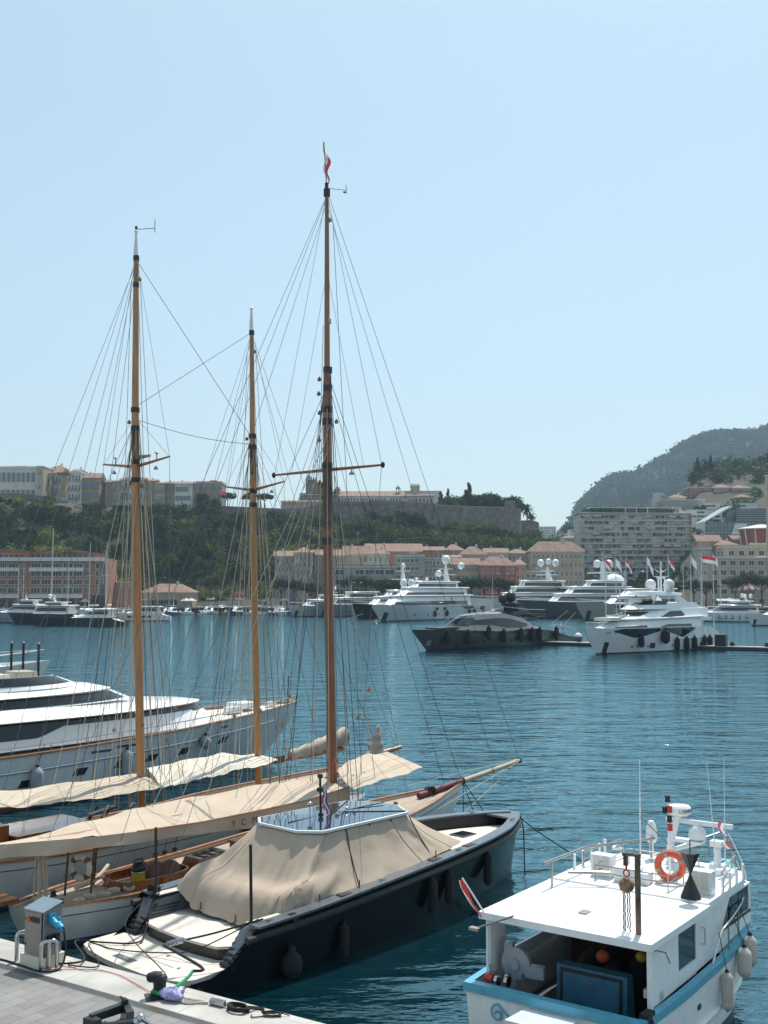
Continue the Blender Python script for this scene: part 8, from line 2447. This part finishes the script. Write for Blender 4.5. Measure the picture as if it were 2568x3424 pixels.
for (nm, lab, x0, x1, yt, d, kw) in (
 ('quay_building', 'low salmon building right of the hotel with a small orange banner', 352, 446, 1948, 420, dict(wall='salmon', floors=3, cols=7, win=(.35, .4))),
 ('apartment_house', 'beige stepped apartment house at the left end of the centre row', 918, 985, 1862, 475, dict(wall='beige', floors=6, cols=4, roof='gable', rh=2.5, balcony=.5)),
 ('apartment_house', 'taller beige apartment block with red balcony column', 985, 1042, 1850, 470, dict(wall='cream', floors=7, cols=4, roof='hip', rh=2.5, balcony=.6)),
 ('apartment_house', 'apartment house with brown window frames left behind the dark mast', 1042, 1090, 1858, 478, dict(wall='beige', floors=6, cols=3, roof='gable', rh=2.5, balcony=.4)),
 ('apartment_house', 'tiled apartment house just right of the dark mast', 1090, 1148, 1860, 476, dict(wall='beige', floors=6, cols=4, roof='gable', rh=2.8)),
 ('apartment_house', 'cream house with broad tiled gable and brown framed windows', 1148, 1232, 1857, 482, dict(wall='cream', floors=6, cols=5, roof='gable', rh=4.0, win=(.3, .45))),
 ('apartment_house', 'yellow cream house with two tall brown windows', 1228, 1302, 1855, 478, dict(wall='cream', floors=6, cols=4, roof='hip', rh=2.8, win=(.25, .5))),
 ('market_hall', 'long salmon hall with glazed ridge behind the centre row', 1222, 1410, 1846, 515, dict(wall='salmon', floors=1, cols=0, roof='gable', rh=4.0, depth=18)),
 ('office_building', 'grey concrete building with long window bands and terrace', 1112, 1326, 1897, 466, dict(wall='grey', floors=4, cols=6, win=(.85, .5), roof='parapet')),
 ('office_building', 'grey banded concrete offices behind the white superyacht domes', 1322, 1420, 1860, 474, dict(wall='grey', floors=6, cols=6, win=(.8, .38), roof='parapet')),
 ('office_building', 'right wing of the grey concrete offices with white windows', 1418, 1500, 1868, 480, dict(wall='grey', floors=6, cols=6, win=(.7, .4), roof='flat')),
 ('town_house', 'salmon house with gabled roof above the grey offices', 1402, 1484, 1842, 525, dict(wall='salmon', floors=6, cols=5, roof='gable', rh=2.0)),
 ('town_house', 'dark tiled house with dormer left of the red roofs', 1484, 1552, 1842, 532, dict(wall='rose', floors=6, cols=4, roof='hip', rh=3.0)),
 ('town_house', 'pink plastered house with blank gable', 1486, 1542, 1866, 505, dict(wall='rose', floors=5, cols=3, roof='shed', rh=1.5)),
 ('town_house', 'house with conical tiled roof in the middle of the old quarter', 1540, 1628, 1856, 520, dict(wall='beige', floors=5, cols=5, roof='hip', rh=4.0)),
 ('town_house', 'wide house with pale zinc roof lights', 1622, 1700, 1850, 535, dict(wall='cream', floors=6, cols=5, roof='gable', rh=2.4)),
 ('town_house', 'house with broad pale roof left of the long tiled block', 1696, 1774, 1852, 540, dict(wall='beige', floors=6, cols=5, roof='hip', rh=2.2)),
 ('town_house', 'yellow house with row of attic dormers', 1510, 1604, 1890, 488, dict(wall='ochre', floors=5, cols=6, roof='gable', rh=3.0, shut=True)),
 ('town_house', 'dark red house with brown tiled roof behind the pines', 1604, 1726, 1892, 484, dict(wall='red', floors=4, cols=7, roof='hip', rh=4.0, balcony=.3)),
 ('town_house', 'salmon corner house joined to the dark red one', 1724, 1758, 1890, 486, dict(wall='salmon', floors=5, cols=2, roof='hip', rh=2.5)),
 ('apartment_house', 'grey terraced building under the long tiled block', 1756, 1846, 1912, 490, dict(wall='grey', floors=4, cols=5, win=(.8, .4), roof='parapet')),
 ('apartment_house', 'long beige block with wide tiled hip roof left of the tower block', 1774, 1955, 1846, 530, dict(wall='beige', floors=6, cols=11, roof='hip', rh=5.0, balcony=.4)),
 ('apartment_house', 'cream modern house with roof terraces right of the tower block', 2425, 2640, 1830, 520, dict(wall='cream', floors=5, cols=6, win=(.5, .4), roof='parapet')),
 ('apartment_house', 'plain beige modern block with square windows behind the carousel', 2368, 2568, 1866, 470, dict(wall='beige', floors=5, cols=6, win=(.6, .5), roof='flat')),
 ('apartment_house', 'darker end of the beige modern block at the right edge', 2560, 2660, 1862, 472, dict(wall='grey', floors=5, cols=4, win=(.3, .3))),
 ('apartment_house', 'narrow grey house between tower block and beige block', 2345, 2382, 1834, 500, dict(wall='grey', floors=6, cols=2, win=(.3, .3))),
 ('town_house', 'tiled house with sunlit roof below the glass building', 2335, 2416, 1812, 560, dict(wall='rose', floors=3, cols=4, roof='gable', rh=3.5)),
 ('town_house', 'low tiled house right of the sunlit roof', 2404, 2470, 1824, 552, dict(wall='salmon', floors=3, cols=3, roof='hip', rh=2.5)),
 ('town_house', 'orange tiled house below the red round building', 2456, 2500, 1806, 566, dict(wall='ochre', floors=3, cols=3, roof='gable', rh=2.5))):
 building(nm, lab, x0, x1, yt, 0, d, base=LAND, group=MIDG, **kw)
UPG = 'villas on the upper slope'
for (nm, lab, x0, x1, yt, yb, d, kw) in (
 ('villa', 'long dark red villa with white trimmed windows on the upper slope', 2308, 2398, 1632, 1668, 720, dict(wall='red', floors=3, cols=9, roof='flat')),
 ('villa', 'pale rose villa beside the dark red one', 2398, 2452, 1632, 1668, 716, dict(wall='rose', floors=3, cols=4, roof='hip', rh=2.5)),
 ('villa', 'ochre villa with tiled roof on the upper slope', 2458, 2522, 1634, 1678, 712, dict(wall='ochre', floors=3, cols=5, roof='hip', rh=2.5, shut=True)),
 ('villa', 'small pink villa with sunlit tiled cap', 2470, 2525, 1664, 1686, 690, dict(wall='pink', floors=2, cols=4, roof='hip', rh=2.0)),
 ('villa', 'domed villa at the left end of the scaffolded building', 2250, 2300, 1664, 1690, 690, dict(wall='rose', floors=2, cols=4, roof='hip', rh=2.2)),
 ('apartment_house', 'building wrapped in white scaffold sheeting above the tower block', 2236, 2362, 1672, 1720, 680, dict(wall='grey', floors=4, cols=12, win=(.3, .5), roof='flat')),
 ('apartment_house', 'white terraced apartment building with long balcony bands', 2304, 2420, 1706, 1800, 640, dict(wall='white', floors=7, cols=4, win=(.9, .42), roof='flat', depth=20)),
 ('apartment_house', 'upper white terraced building with stacked balconies', 2362, 2540, 1684, 1740, 665, dict(wall='white', floors=4, cols=5, win=(.92, .4), roof='flat', depth=20)),
 ('villa', 'long white garden wall house high on the slope', 2410, 2500, 1566, 1585, 780, dict(wall='white', floors=1, cols=8, roof='flat')),
 ('apartment_tower', 'cream tower with blue awnings cut by the right edge', 2574, 2640, 1590, 1990, 500, dict(side=False, wall='cream', floors=18, cols=4, roof='flat', balcony=.6, depth=2.5)),
 ('apartment_house', 'distant white apartment block left of the tower block', 1801, 1862, 1762, 1805, 980, dict(wall='white', floors=5, cols=9, roof='flat')),
 ('apartment_house', 'second distant white block close to the tower block', 1908, 1946, 1772, 1830, 940, dict(wall='white', floors=7, cols=5, roof='flat')),
 ('villa', 'low house with pale roof in the wooded gap', 1880, 1940, 1800, 1816, 900, dict(wall='cream', floors=1, cols=4, roof='hip', rh=2))):
 building(nm, lab, x0, x1, yt, yb, d, group=UPG, **kw)
# glass building: curtain wall with slanted roof
d = 610
a, b = U(2362, 1975, d=d).x, U(2640, 1975, d=d).x
z0, zl, zr = U(0, 1880, d=d).z, U(0, 1745, d=d).z, U(0, 1690, d=d).z
t = thing('glass_building', 'blue green glass office building with slanted metal roof at the right', 'building', (a, d, z0), 0)
M['curtain'] = mat('blue_green_curtain_glass', (.05, .11, .13), .12, var=.3, scale=.3, spec=.8)
Wd, h0, h1 = b - a, zl - z0, zr - z0
MB().hexa([(0, 0, -15), (Wd, 0, -15), (Wd, 18, -15), (0, 18, -15), (0, 0, h0), (Wd, 0, h0), (Wd, 18, h0), (0, 18, h0)]).build('curtain_wall', M['curtain'], t, False)
for k in range(1, 24):
 MB().b2(Wd * k / 24 - .08, Wd * k / 24 + .08, -.15, -.002, -10, h0).build('mullion', M['brushed'], t, False)
for k in range(8):
 z = -8 + (h0 + 8) * k / 7.5
 MB().b2(0, Wd, -.2, -.151, z, z + .25).build('floor_band', M['brushed'], t, False)
MB().hexa([(0, -1, h0 + .01), (Wd * .32, -1, h1 - 1), (Wd * .32, 18, h1 - 1), (0, 18, h0 + .01), (0, -1, h0 + .5), (Wd * .32, -1, h1), (Wd * .32, 18, h1), (0, 18, h0 + .5)]).build('slanted_roof', M['paleblue'], t, False)
MB().hexa([(Wd * .34, 3, h0 + .01), (Wd, 3, h0 + .01), (Wd, 18, h0 + .01), (Wd * .34, 18, h0 + .01), (Wd * .40, 3, h1 - 2), (Wd, 3, h1 - 1), (Wd, 18, h1 - 1), (Wd * .4, 18, h1 - 2)]).build('upper_storey', M['boot'], t, False)
for k in range(8):
 z = lerp(h0 + .6, h1 - 1.6, k / 7)
 MB().b2(Wd * .40, Wd, 2.7, 2.99, z, z + .35).build('sun_louvre', M['brushed'], t, False)
MB().hexa([(Wd * .30, -2.2, h0 - 7), (Wd * .42, -2.2, h0 - 7), (Wd * .42, -.3, h0 - 7), (Wd * .30, -.3, h0 - 7), (Wd * .36, -2.2, h0 - 1), (Wd * .50, -2.2, h0 - 1), (Wd * .50, -.3, h0 - 1), (Wd * .36, -.3, h0 - 1)]).build('glass_canopy', M['paleblue'], t, False)
# red round building
p = U(2545, 1818, d=560)
t = thing('round_building', 'dark red flared building with pale overhanging roof at the right edge', 'building', (p.x, p.y, p.z - 8), 0)
MB().lathe([(8, -6), (8.5, 4), (10.5, 15)], (0, 0, 0), 24).build('wall', WL['red'], t)
MB().lathe([(12.2, 15.01), (12.4, 15.5), (2, 17.6), (.1, 17.8)], (0, 0, 0), 24).build('roof', M['trimw'], t)
for k in range(6):
 a = math.pi + k * .5
 MB().tube([(8.9 * math.cos(a), 8.9 * math.sin(a), 2), (11.2 * math.cos(a), 11.2 * math.sin(a), 15)], .35, 5).build('rib', M['trimw'], t)
# the wide balconied tower block
d = 600
a, b = U(1942, 1975, d=d).x, U(2318, 1975, d=d).x
zt = U(0, 1720, d=d).z
t = thing('apartment_tower', 'wide multi storey apartment block with continuous balconies and roof garden', 'building', ((a + b) / 2, d, LAND), R(4))
Wd = b - a
hw = Wd / 2
Ht = zt - LAND
NF = 15
fh = Ht / NF
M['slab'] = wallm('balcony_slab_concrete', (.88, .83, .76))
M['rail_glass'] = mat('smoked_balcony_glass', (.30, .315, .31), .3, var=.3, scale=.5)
MB().b2(-hw, hw, 1.8, 16, 0, Ht).build('wall', wallm('tower_facade', (.74, .69, .62)), t, False)  # plain pale beige wall colour of the block
MB().b2(hw + .002, hw + .5, -.5, 16.4, 0, Ht + .5).build('end_wall', WL['ochre'], t, False)
br = np.random.RandomState(8)
wm_ = None
aw_ = None
for f in range(NF):
 z = f * fh
 bl = MB().b2(-hw - .6, hw, -.2, 1.79, z + fh - .28, z + fh).build('balcony', M['slab'], t, False)
 MB().b2(-hw - .6, hw, -.22, -.14, z + .02, z + 1.0).build('balcony_rail', M['rail_glass'], bl, False)
 mb = MB()
 x = -hw + .8
 while x < hw - 2:
  w = br.choice([1.4, 2.2, 3.2, 4.2])
  k = br.rand()
  mb.mi(0 if k < .4 else (1 if k < .8 else 2)).b2(x, min(x + w, hw - .4), 1.70, 1.79, z + .1, z + fh - .5)
  x += w + br.choice([.4, .5, .9])
 mb.build('window_row', [M['bglass'], WL['white'], M['shutter']], bl, False)
 for x in np.linspace(-hw + 4, hw - 4, 7):
  MB().b2(x, x + .22, .2, 1.69, z, z + fh - .281).build('partition', M['slab'], bl, False)
for k in range(26):
 f = br.randint(3, NF); x = br.uniform(-hw + 2, hw - 5)
 if k < 4: f, x = NF - 1, (-hw + 1, -hw + 7, hw - 12, hw - 6)[k]
 z = (f + 1) * fh - .35
 if aw_ is None:
  aw_ = MB().hexa([(0, -.9, -1.0), (4.2, -.9, -1.0), (4.2, -.85, -1.0), (0, -.85, -1.0), (0, .9, -.02), (4.2, .9, -.02), (4.2, .9, .04), (0, .9, .04)]).build('awning', M['canvas_white'], t, False)
  aw_.location = (x, 0, z)
 else:
  twin(aw_, t, (x, 0, z))
mb = MB(); mb.b2(-hw - .8, hw + .8, -.6, 16.6, Ht + .502, Ht + .9); mb.build('roof_slab', M['trimw'], t, False)
ph = MB().b2(-hw * .75, hw * .8, 3.5, 14, Ht + .902, Ht + 3.6).build('penthouse', M['bglass'], t, False)
MB().b2(-hw * .80, hw * .86, 2.0, 15, Ht + 3.602, Ht + 4.0).build('penthouse_roof', M['trimw'], ph, False)
for x in np.linspace(-hw * .78, hw * .84, 9):
 MB().b2(x, x + .4, 2.2, 2.6, Ht + .902, Ht + 3.6).build('post', M['trimw'], ph, False)
MB().hexa([(hw * .7, 1.2, Ht + .902), (hw * .95, 1.2, Ht + .902), (hw * .95, 1.8, Ht + .902), (hw * .7, 1.8, Ht + .902), (hw * .66, 1.2, Ht + 4.4), (hw * .72, 1.2, Ht + 4.4), (hw * .72, 1.8, Ht + 4.4), (hw * .66, 1.8, Ht + 4.4)]).build('slanted_fin', M['trimw'], t, False)
lv = Leaves()
for k in range(26):
 x = br.choice([br.uniform(-hw * .95, -hw * .35), br.uniform(-hw * .9, hw * .9)])
 lv.blob((x, 1.6, Ht + 1.8 + br.rand() * .8), (1.6, 1.0, 1.2), 70, .6, 0, nrs)
lv.build('roof_garden', M['leaf_b'], t)
# restaurant with arches, ramp wall, parked cars, parasols, carousel
t, W, H = building('restaurant', 'low waterfront restaurant with tiled hip roof and white arched awnings', 474, 642, 1983, 0, 440, base=LAND, wall='beige', floors=0, cols=0, roof='hip', rh=3.4, depth=14)
for k in range(8):
 x = -W * .3 + k * 1.35
 pts = [(x - .6, .2), (x + .6, .2)] + [(x + .6 * math.cos(q), 2.6 + .6 * math.sin(q)) for q in np.linspace(0, math.pi, 8)]
 MB().prism_y(pts, -.06, -.004).build('arched_window', M['glass'], t, False)
 MB().torus((x, -.12, 2.6), .62, .09, 'Y', 10, 5, 0, math.pi).build('white_arch', M['trimw'], t)
MB().b2(-W * .48, -W * .36, -3.0, -.01, 2.8, 3.1).build('terrace_awning', M['trimw'], t, False)
a, b = U(650, 1975, d=462).x, U(960, 1975, d=462).x
t = thing('ramp_wall', 'pale concrete ramp wall with stairs between the golden masts', 'wall', (a, 462, LAND))
MB().hexa([(0, 0, -.5), (b - a, 0, -.5), (b - a, 3, -.5), (0, 3, -.5), (0, 0, 1.6), (b - a, 0, 3.3), (b - a, 3, 3.3), (0, 3, 1.6)]).build('wall', M['concrete'], t, False)
for k in range(8):
 MB().b2(-4 + k * .5, 0 - .01, -1.5, 2, -.4 + k * .3, -.1 + k * .3).build('step', M['concrete'], t, False)
MB().b2(b - a - 12, b - a - 8, -.03, -.002, .2, 1.9).build('doorway', M['glass'], t, False)
def car(label, p, rz, m, group='cars parked above the ramp wall'):
 t = thing('parked_car', label, 'car', p, rz, group)
 prof = [(-2.1, .35), (2.1, .35), (2.15, .75), (1.95, .9), (1.1, 1.0), (.55, 1.42), (-1.2, 1.45), (-1.9, 1.0), (-2.15, .9)]
 MB().prism_y(prof, -.85, .85).build('body', m, t, True, 30)
 MB().prism_y([(.95, 1.0), (.5, 1.37), (-1.15, 1.4), (-1.75, 1.02)], -.86, .86).build('side_window', M['glass'], t, False)
 for x in (-1.3, 1.35):
  for y in (-.8, .8):
   MB().lathe([(.32, -.1), (.34, 0), (.32, .1)], (x, y, .33), 12, 'Y').build('wheel', M['rubber'], t)
 return t
cm = [M['white'], M['black'], M['greyhull'], M['white'], M['red'], M['greyhull'], M['white']]
for i, (px, py, lab) in enumerate(((708, 1982, 'white car at the left end of the ramp wall'), (735, 1997, 'black car parked beside the restaurant'), (772, 1994, 'grey car on the ramp between the masts'), (800, 1986, 'white car in front of the flowering bush'), (812, 1990, 'red car half hidden by the second golden mast'), (905, 1985, 'grey car under the pines right of the second mast'), (2425, 2008, 'white car near the carousel'))):
 p = U(px, py, d=468)
 p.z = LAND + (2.2 if i < 6 else 0)
 car(lab, p, rs_.uniform(-.3, .3), cm[i])
lv = Leaves()
lv.crown((0, 0, 0), 3.2, 3.6, 260, .6, 0, nrs, 6)
p = U(790, 1985, d=474)
t = thing('flowering_bush', 'pink bougainvillea bush above the ramp wall', 'bush', (p.x, p.y, LAND + 1.5))
lv.build('foliage', M['pink_flower'], t)
MB().tube([(0, 0, -.5), (0, 0, 2)], .15, 6).build('stem', M['bark'], t)
for i, (px, py, lab) in enumerate(((952, 2000, 'cream parasol left of the dark mast'), (1150, 1990, 'left white parasol behind the dark bowed yacht'), (1180, 1990, 'right white parasol behind the dark bowed yacht'), (285, 2008, 'white parasol under the hotel kiosk'), (622, 2012, 'left white parasol beside the restaurant'), (640, 2012, 'right white parasol beside the restaurant'), (2440, 2010, 'white parasol left of the carousel'))):
 p = U(px, py, d=452 if px > 300 else 404)
 if px < 700 and px > 500: p = U(px, py, d=436)
 t = thing('parasol', lab, 'parasol', (p.x, p.y, LAND), 0, 'parasols along the quay')
 MB().lathe([(2.2, 2.3), (2.3, 2.45), (.1, 3.5)], (0, 0, 0), 8).build('canopy', M['umbrella'], t, False)
 MB().tube([(0, 0, 0), (0, 0, 3.4)], .05, 6).build('pole', M['wire'], t)
p = U(2498, 2010, d=445)
t = thing('carousel', 'carousel with pink and white striped conical roof at the right', 'carousel', (p.x, p.y, LAND), 0)
zr_ = U(0, 1945, d=445).z - LAND
zc = U(0, 1968, d=445).z - LAND
n = 24
mb = MB()
for k in range(n):
 a0, a1 = 2 * math.pi * k / n, 2 * math.pi * (k + 1) / n
 mb.mi(k % 2)
 mb.poly([(0, 0, zr_), (5.4 * math.cos(a0), 5.4 * math.sin(a0), zc), (5.4 * math.cos(a1), 5.4 * math.sin(a1), zc)])
 mb.poly([(5.4 * math.cos(a0), 5.4 * math.sin(a0), zc), (5.2 * math.cos(a0), 5.2 * math.sin(a0), zc - .7), (5.2 * math.cos(a1), 5.2 * math.sin(a1), zc - .7), (5.4 * math.cos(a1), 5.4 * math.sin(a1), zc)])
mb.build('striped_roof', [M['flag_white'], mat('faded_red_canvas', (.45, .15, .13), .8)], t, False)
MB().lathe([(.3, zr_), (.4, zr_ + .4), (.1, zr_ + .8), (.05, zr_ + 1.5)], (0, 0, 0), 8).build('finial', M['ochre'] if 'ochre' in M else M['yellow'], t)
MB().lathe([(5.0, 0), (5.0, .4)], (0, 0, 0), 20).build('platform', M['darkwood'], t)
MB().lathe([(1.4, .41), (1.4, zc - .2)], (0, 0, 0), 12).build('drum', M['varnish'], t)
for k in range(12):
 a = 2 * math.pi * k / 12
 MB().tube([(4.7 * math.cos(a), 4.7 * math.sin(a), .4), (4.7 * math.cos(a), 4.7 * math.sin(a), zc - .3)], .08, 5).build('post', M['varnish_x'], t)
a = U(2400, 2012, d=436); b = U(2470, 2012, d=436)
t = thing('quay_tent', 'low white marquee in front of the carousel', 'tent', (a.x, a.y, LAND))
MB().add([(0, 0, 2.4), (9, 0, 2.4), (9, 4, 2.4), (0, 4, 2.4), (0, 2, 3.2), (9, 2, 3.2)], [(0, 1, 5, 4), (2, 3, 4, 5), (1, 2, 5), (3, 0, 4)]).build('canopy', M['flag_white'], t, False)
for x in (0.1, 4.5, 8.9):
 MB().tube([(x, .1, 0), (x, .1, 2.4)], .06, 5).build('pole', M['brushed'], t)
for i, (px, py, top) in enumerate(((535, 2010, 1935), (795, 2005, 1935), (1555, 2010, 1934), (1230, 2000, 1922), (2200, 2005, 1912))):
 p = U(px, py, d=450)
 h = U(0, top, d=450).z - LAND
 t = thing('street_lamp', ['street lamp by the restaurant', 'street lamp beside the second golden mast', 'street lamp above the white superyacht stern', 'street lamp right of the dark mast', 'street lamp in front of the tower block'][i] + ' on the quay', 'street lamp', (p.x, p.y, LAND), 0, 'street lamps on the quay')
 MB().tube([(0, 0, 0), (0, 0, h), (.8, -.3, h + .5), (1.8, -.5, h + .4)], [.12, .08, .06, .05], 6).build('post', M['wire'], t)
 MB().box((2.0, -.5, h + .35), (.9, .3, .15)).build('lamp_head', M['paint_white'], t, False)
# ---------------------------------------------------------------- trees that stand alone
for (px, py, d, h, r, kind, leaf, lab, n, sz) in (
 (1632, 1700, 634, 13, 9.2, 'round', 'leaf_a', 'huge dark rounded tree on the bastion right of the cypress', 6000, 1.0),
 (1590, 1700, 630, 11, 6.0, 'round', 'leaf_a', 'left shoulder of dark trees on the bastion', 3000, .9),
 (1708, 1700, 645, 12.5, 7.0, 'round', 'leaf_a', 'dark rounded tree at the right end of the bastion', 3600, .9),
 (1735, 1720, 650, 8, 4.0, 'round', 'leaf_a', 'smaller dark tree trailing down the bastion corner', 2000, .9),
 (1505, 1700, 632, 10.5, 7.5, 'round', 'leaf_b', 'olive green rounded tree left of the tall cypress', 3000, .9),
 (1545, 1700, 634, 10, 6.5, 'round', 'leaf_b', 'olive green rounded tree just left of the tall cypress base', 2600, .9),
 (1570, 1695, 630, 16.5, 2.3, 'cypress', 'leaf_a', 'tallest dark cypress above the bastion', 1500, .8),
 (1556, 1695, 632, 12.5, 2.4, 'cypress', 'leaf_a', 'shorter broad cypress leaning on the tallest one', 1000, .8),
 (1498, 1690, 640, 14, 1.5, 'cypress', 'leaf_a', 'slim cypress near the palace end', 800, .7),
 (1474, 1690, 642, 12, 2.4, 'cypress', 'leaf_a', 'stubby cypress touching the palace wall', 800, .8),
 (678, 1700, 578, 10, 4.4, 'round', 'leaf_b', 'bright green tree in front of the big pink house', 2000, .9),
 (720, 1700, 580, 7, 3.2, 'round', 'leaf_b', 'small green tree right of the bright green one', 600, .8),
 (762, 1696, 596, 8, 4.6, 'pine', 'leaf_d', 'dark umbrella pine left of the second golden mast', 1300, .8),
 (836, 1698, 598, 8, 4.6, 'pine', 'leaf_d', 'dark umbrella pine left behind the second golden mast', 1300, .8),
 (884, 1698, 600, 8, 4.8, 'pine', 'leaf_d', 'dark umbrella pine right of the second golden mast', 1300, .8),
 (1776, 1742, 648, 6, 3, 'round', 'leaf_a', 'small dark bush beside the palm', 300, .7),
 (2333, 1578, 745, 10, 1.7, 'cypress', 'leaf_a', 'left cypress of the pair on the upper slope', 800, .9),
 (2360, 1574, 750, 7, 1.5, 'cypress', 'leaf_a', 'short cypress between the pair on the upper slope', 600, .9),
 (2377, 1572, 750, 10, 1.7, 'cypress', 'leaf_a', 'right cypress of the pair on the upper slope', 800, .9),
 (2317, 1622, 735, 9, 1.5, 'cypress', 'leaf_a', 'lone cypress left of the dark red villa', 600, .9)):
 p = U(px, py, d=d)
 if d < 700:
  p.z = min(p.z, 54 if px < 1740 else p.z)
 tree('cypress_tree' if kind == 'cypress' else ('umbrella_pine' if kind == 'pine' else 'broadleaf_tree'), lab, p, h, r, kind, leaf, 'trees on the rock' if d < 700 else 'cypresses on the slope', n, sz)
PINES = ((940, 1932, 5.5, 'umbrella pine at the left end of the centre quay'), (985, 1935, 6, 'umbrella pine left of the dark mast'), (1040, 1945, 4.5, 'umbrella pine half hidden by the dark mast'), (1180, 1922, 6.5, 'largest umbrella pine right of the dark mast'), (1222, 1925, 6, 'umbrella pine joined to the largest one'), (1280, 1932, 5.5, 'umbrella pine behind the dark bowed yacht mast'), (1325, 1935, 5.5, 'umbrella pine before the grey offices'), (1440, 1935, 5, 'umbrella pine behind the white superyacht mast'),
   (1535, 1935, 5.5, 'leftmost pine of the thick row before the red house'), (1575, 1925, 6.5, 'second pine of the thick row before the red house'), (1620, 1922, 6.5, 'third pine of the thick row before the red house'), (1665, 1925, 6.5, 'fourth pine of the thick row before the red house'), (1705, 1936, 5, 'rightmost pine of the thick row before the red house'), (1790, 1935, 5, 'pine left of the brown windowed superyacht mast'), (1840, 1945, 4.5, 'pine behind the brown windowed superyacht mast'), (2160, 1950, 5, 'pine at the foot of the tower block, left'), (2210, 1945, 5, 'pine at the middle foot of the tower block'), (2262, 1940, 5.5, 'pine right of the tower block centre'), (2320, 1935, 5.5, 'pine behind the white flag poles'), (2360, 1940, 5, 'pine right of the white flag poles'), (2462, 1925, 6, 'pine left above the carousel'), (2505, 1912, 6.5, 'tall pine behind the carousel'), (2548, 1920, 6, 'pine right of the carousel'),
   (545, 1946, 5.5, 'rounded pine above the restaurant roof'), (575, 1938, 5, 'second rounded pine above the restaurant roof'), (722, 1925, 6.5, 'broad pine left of the second golden mast'), (628, 1955, 4.5, 'small pine on the slope beside the restaurant'))
for px, ytop, r, lab in PINES:
 d = 455 if 900 < px < 2000 else (446 if px >= 2000 else 458)
 p = U(px, 2000, d=d); p.z = LAND
 h = U(0, ytop, d=d).z - LAND
 if px < 900: p.z += 2; h -= 2
 tree('umbrella_pine', lab, p, h, r, 'pine', 'leaf_d', 'umbrella pines along the quay', 1100, .62)
# the palm
p = U(1762, 1742, d=646)
t = thing('palm_tree', 'single palm tree against the sky at the right end of the rock', 'palm', p)
hp = U(0, 1700, d=646).z - p.z
MB().tube([(0, 0, -3), (.2, 0, hp * .5), (0, 0, hp)], [.5, .4, .4], 7).build('trunk', M['bark'], t)
mb = MB()
for k in range(34):
 a = k * 2.4; e = R(75 - (k / 34) * 125)
 pts = []
 for j in range(6):
  s_ = j / 5
  rr_ = 5.2 * s_
  pts.append((rr_ * math.cos(a) * math.cos(e) * (1 - .1 * s_), rr_ * math.sin(a) * math.cos(e), hp + rr_ * math.sin(e) - 1.9 * s_ * s_))
 rows = []
 for j, q in enumerate(pts):
  w = .62 * math.sin(math.pi * min(1, .12 + j / 5 * .86))
  rows.append([(q[0] - w * math.sin(a), q[1] + w * math.cos(a), q[2] - .25), q, (q[0] + w * math.sin(a), q[1] - w * math.cos(a), q[2] - .25)])
 mb.grid(rows)
mb.build('fronds', M['leaf_a'], t, False)
# yellow crane in the old town
p = U(213, 1660, d=580)
t = thing('tower_crane', 'yellow brown tower crane among the old town houses', 'crane', p)
zt = U(0, 1592, d=580).z - p.z
MB().box((0, 0, zt / 2), (2.6, 2.6, zt)).build('tower', WL['ochre'], t, False)
MB().box((-1, -1, zt + .4), (13, 1.2, .7)).build('jib', WL['ochre'], t, False)
MB().box((0, -.5, zt + 1.3), (6, 3, .9)).build('cab', M['darkwood'], t, False)
p = U(738, 1690, d=585)
t = thing('flagpole', 'red flag on a pole at the end of the old town row', 'flag', p)
zf = U(0, 1640, d=585).z - p.z
MB().tube([(0, 0, -4), (0, 0, zf)], .12, 5).build('pole', M['paint_white'], t)
MB().grid([[(k * .45, .1 * math.sin(k), zf - .2 - 2 * j - .1 * k) for j in (0, .5, 1)] for k in range(7)]).build('flag', M['flag_red'], t)
# ---------------------------------------------------------------- the sea haze
hm = bpy.data.materials.new('sea_haze')
hm.use_nodes = True
hn = hm.node_tree
hn.nodes.remove(hn.nodes['Principled BSDF'])
pv = hn.nodes.new('ShaderNodeVolumePrincipled')
pv.inputs['Color'].default_value = (0.58, 0.80, 1.0, 1)
pv.inputs['Density'].default_value = 0.00014
pv.inputs['Anisotropy'].default_value = 0.3
hn.links.new(pv.outputs[0], hn.nodes['Material Output'].inputs['Volume'])
tag(MB().b2(-3200, 3200, -150, 3700, -6, 900).build('haze', hm, None, False), kind='stuff')
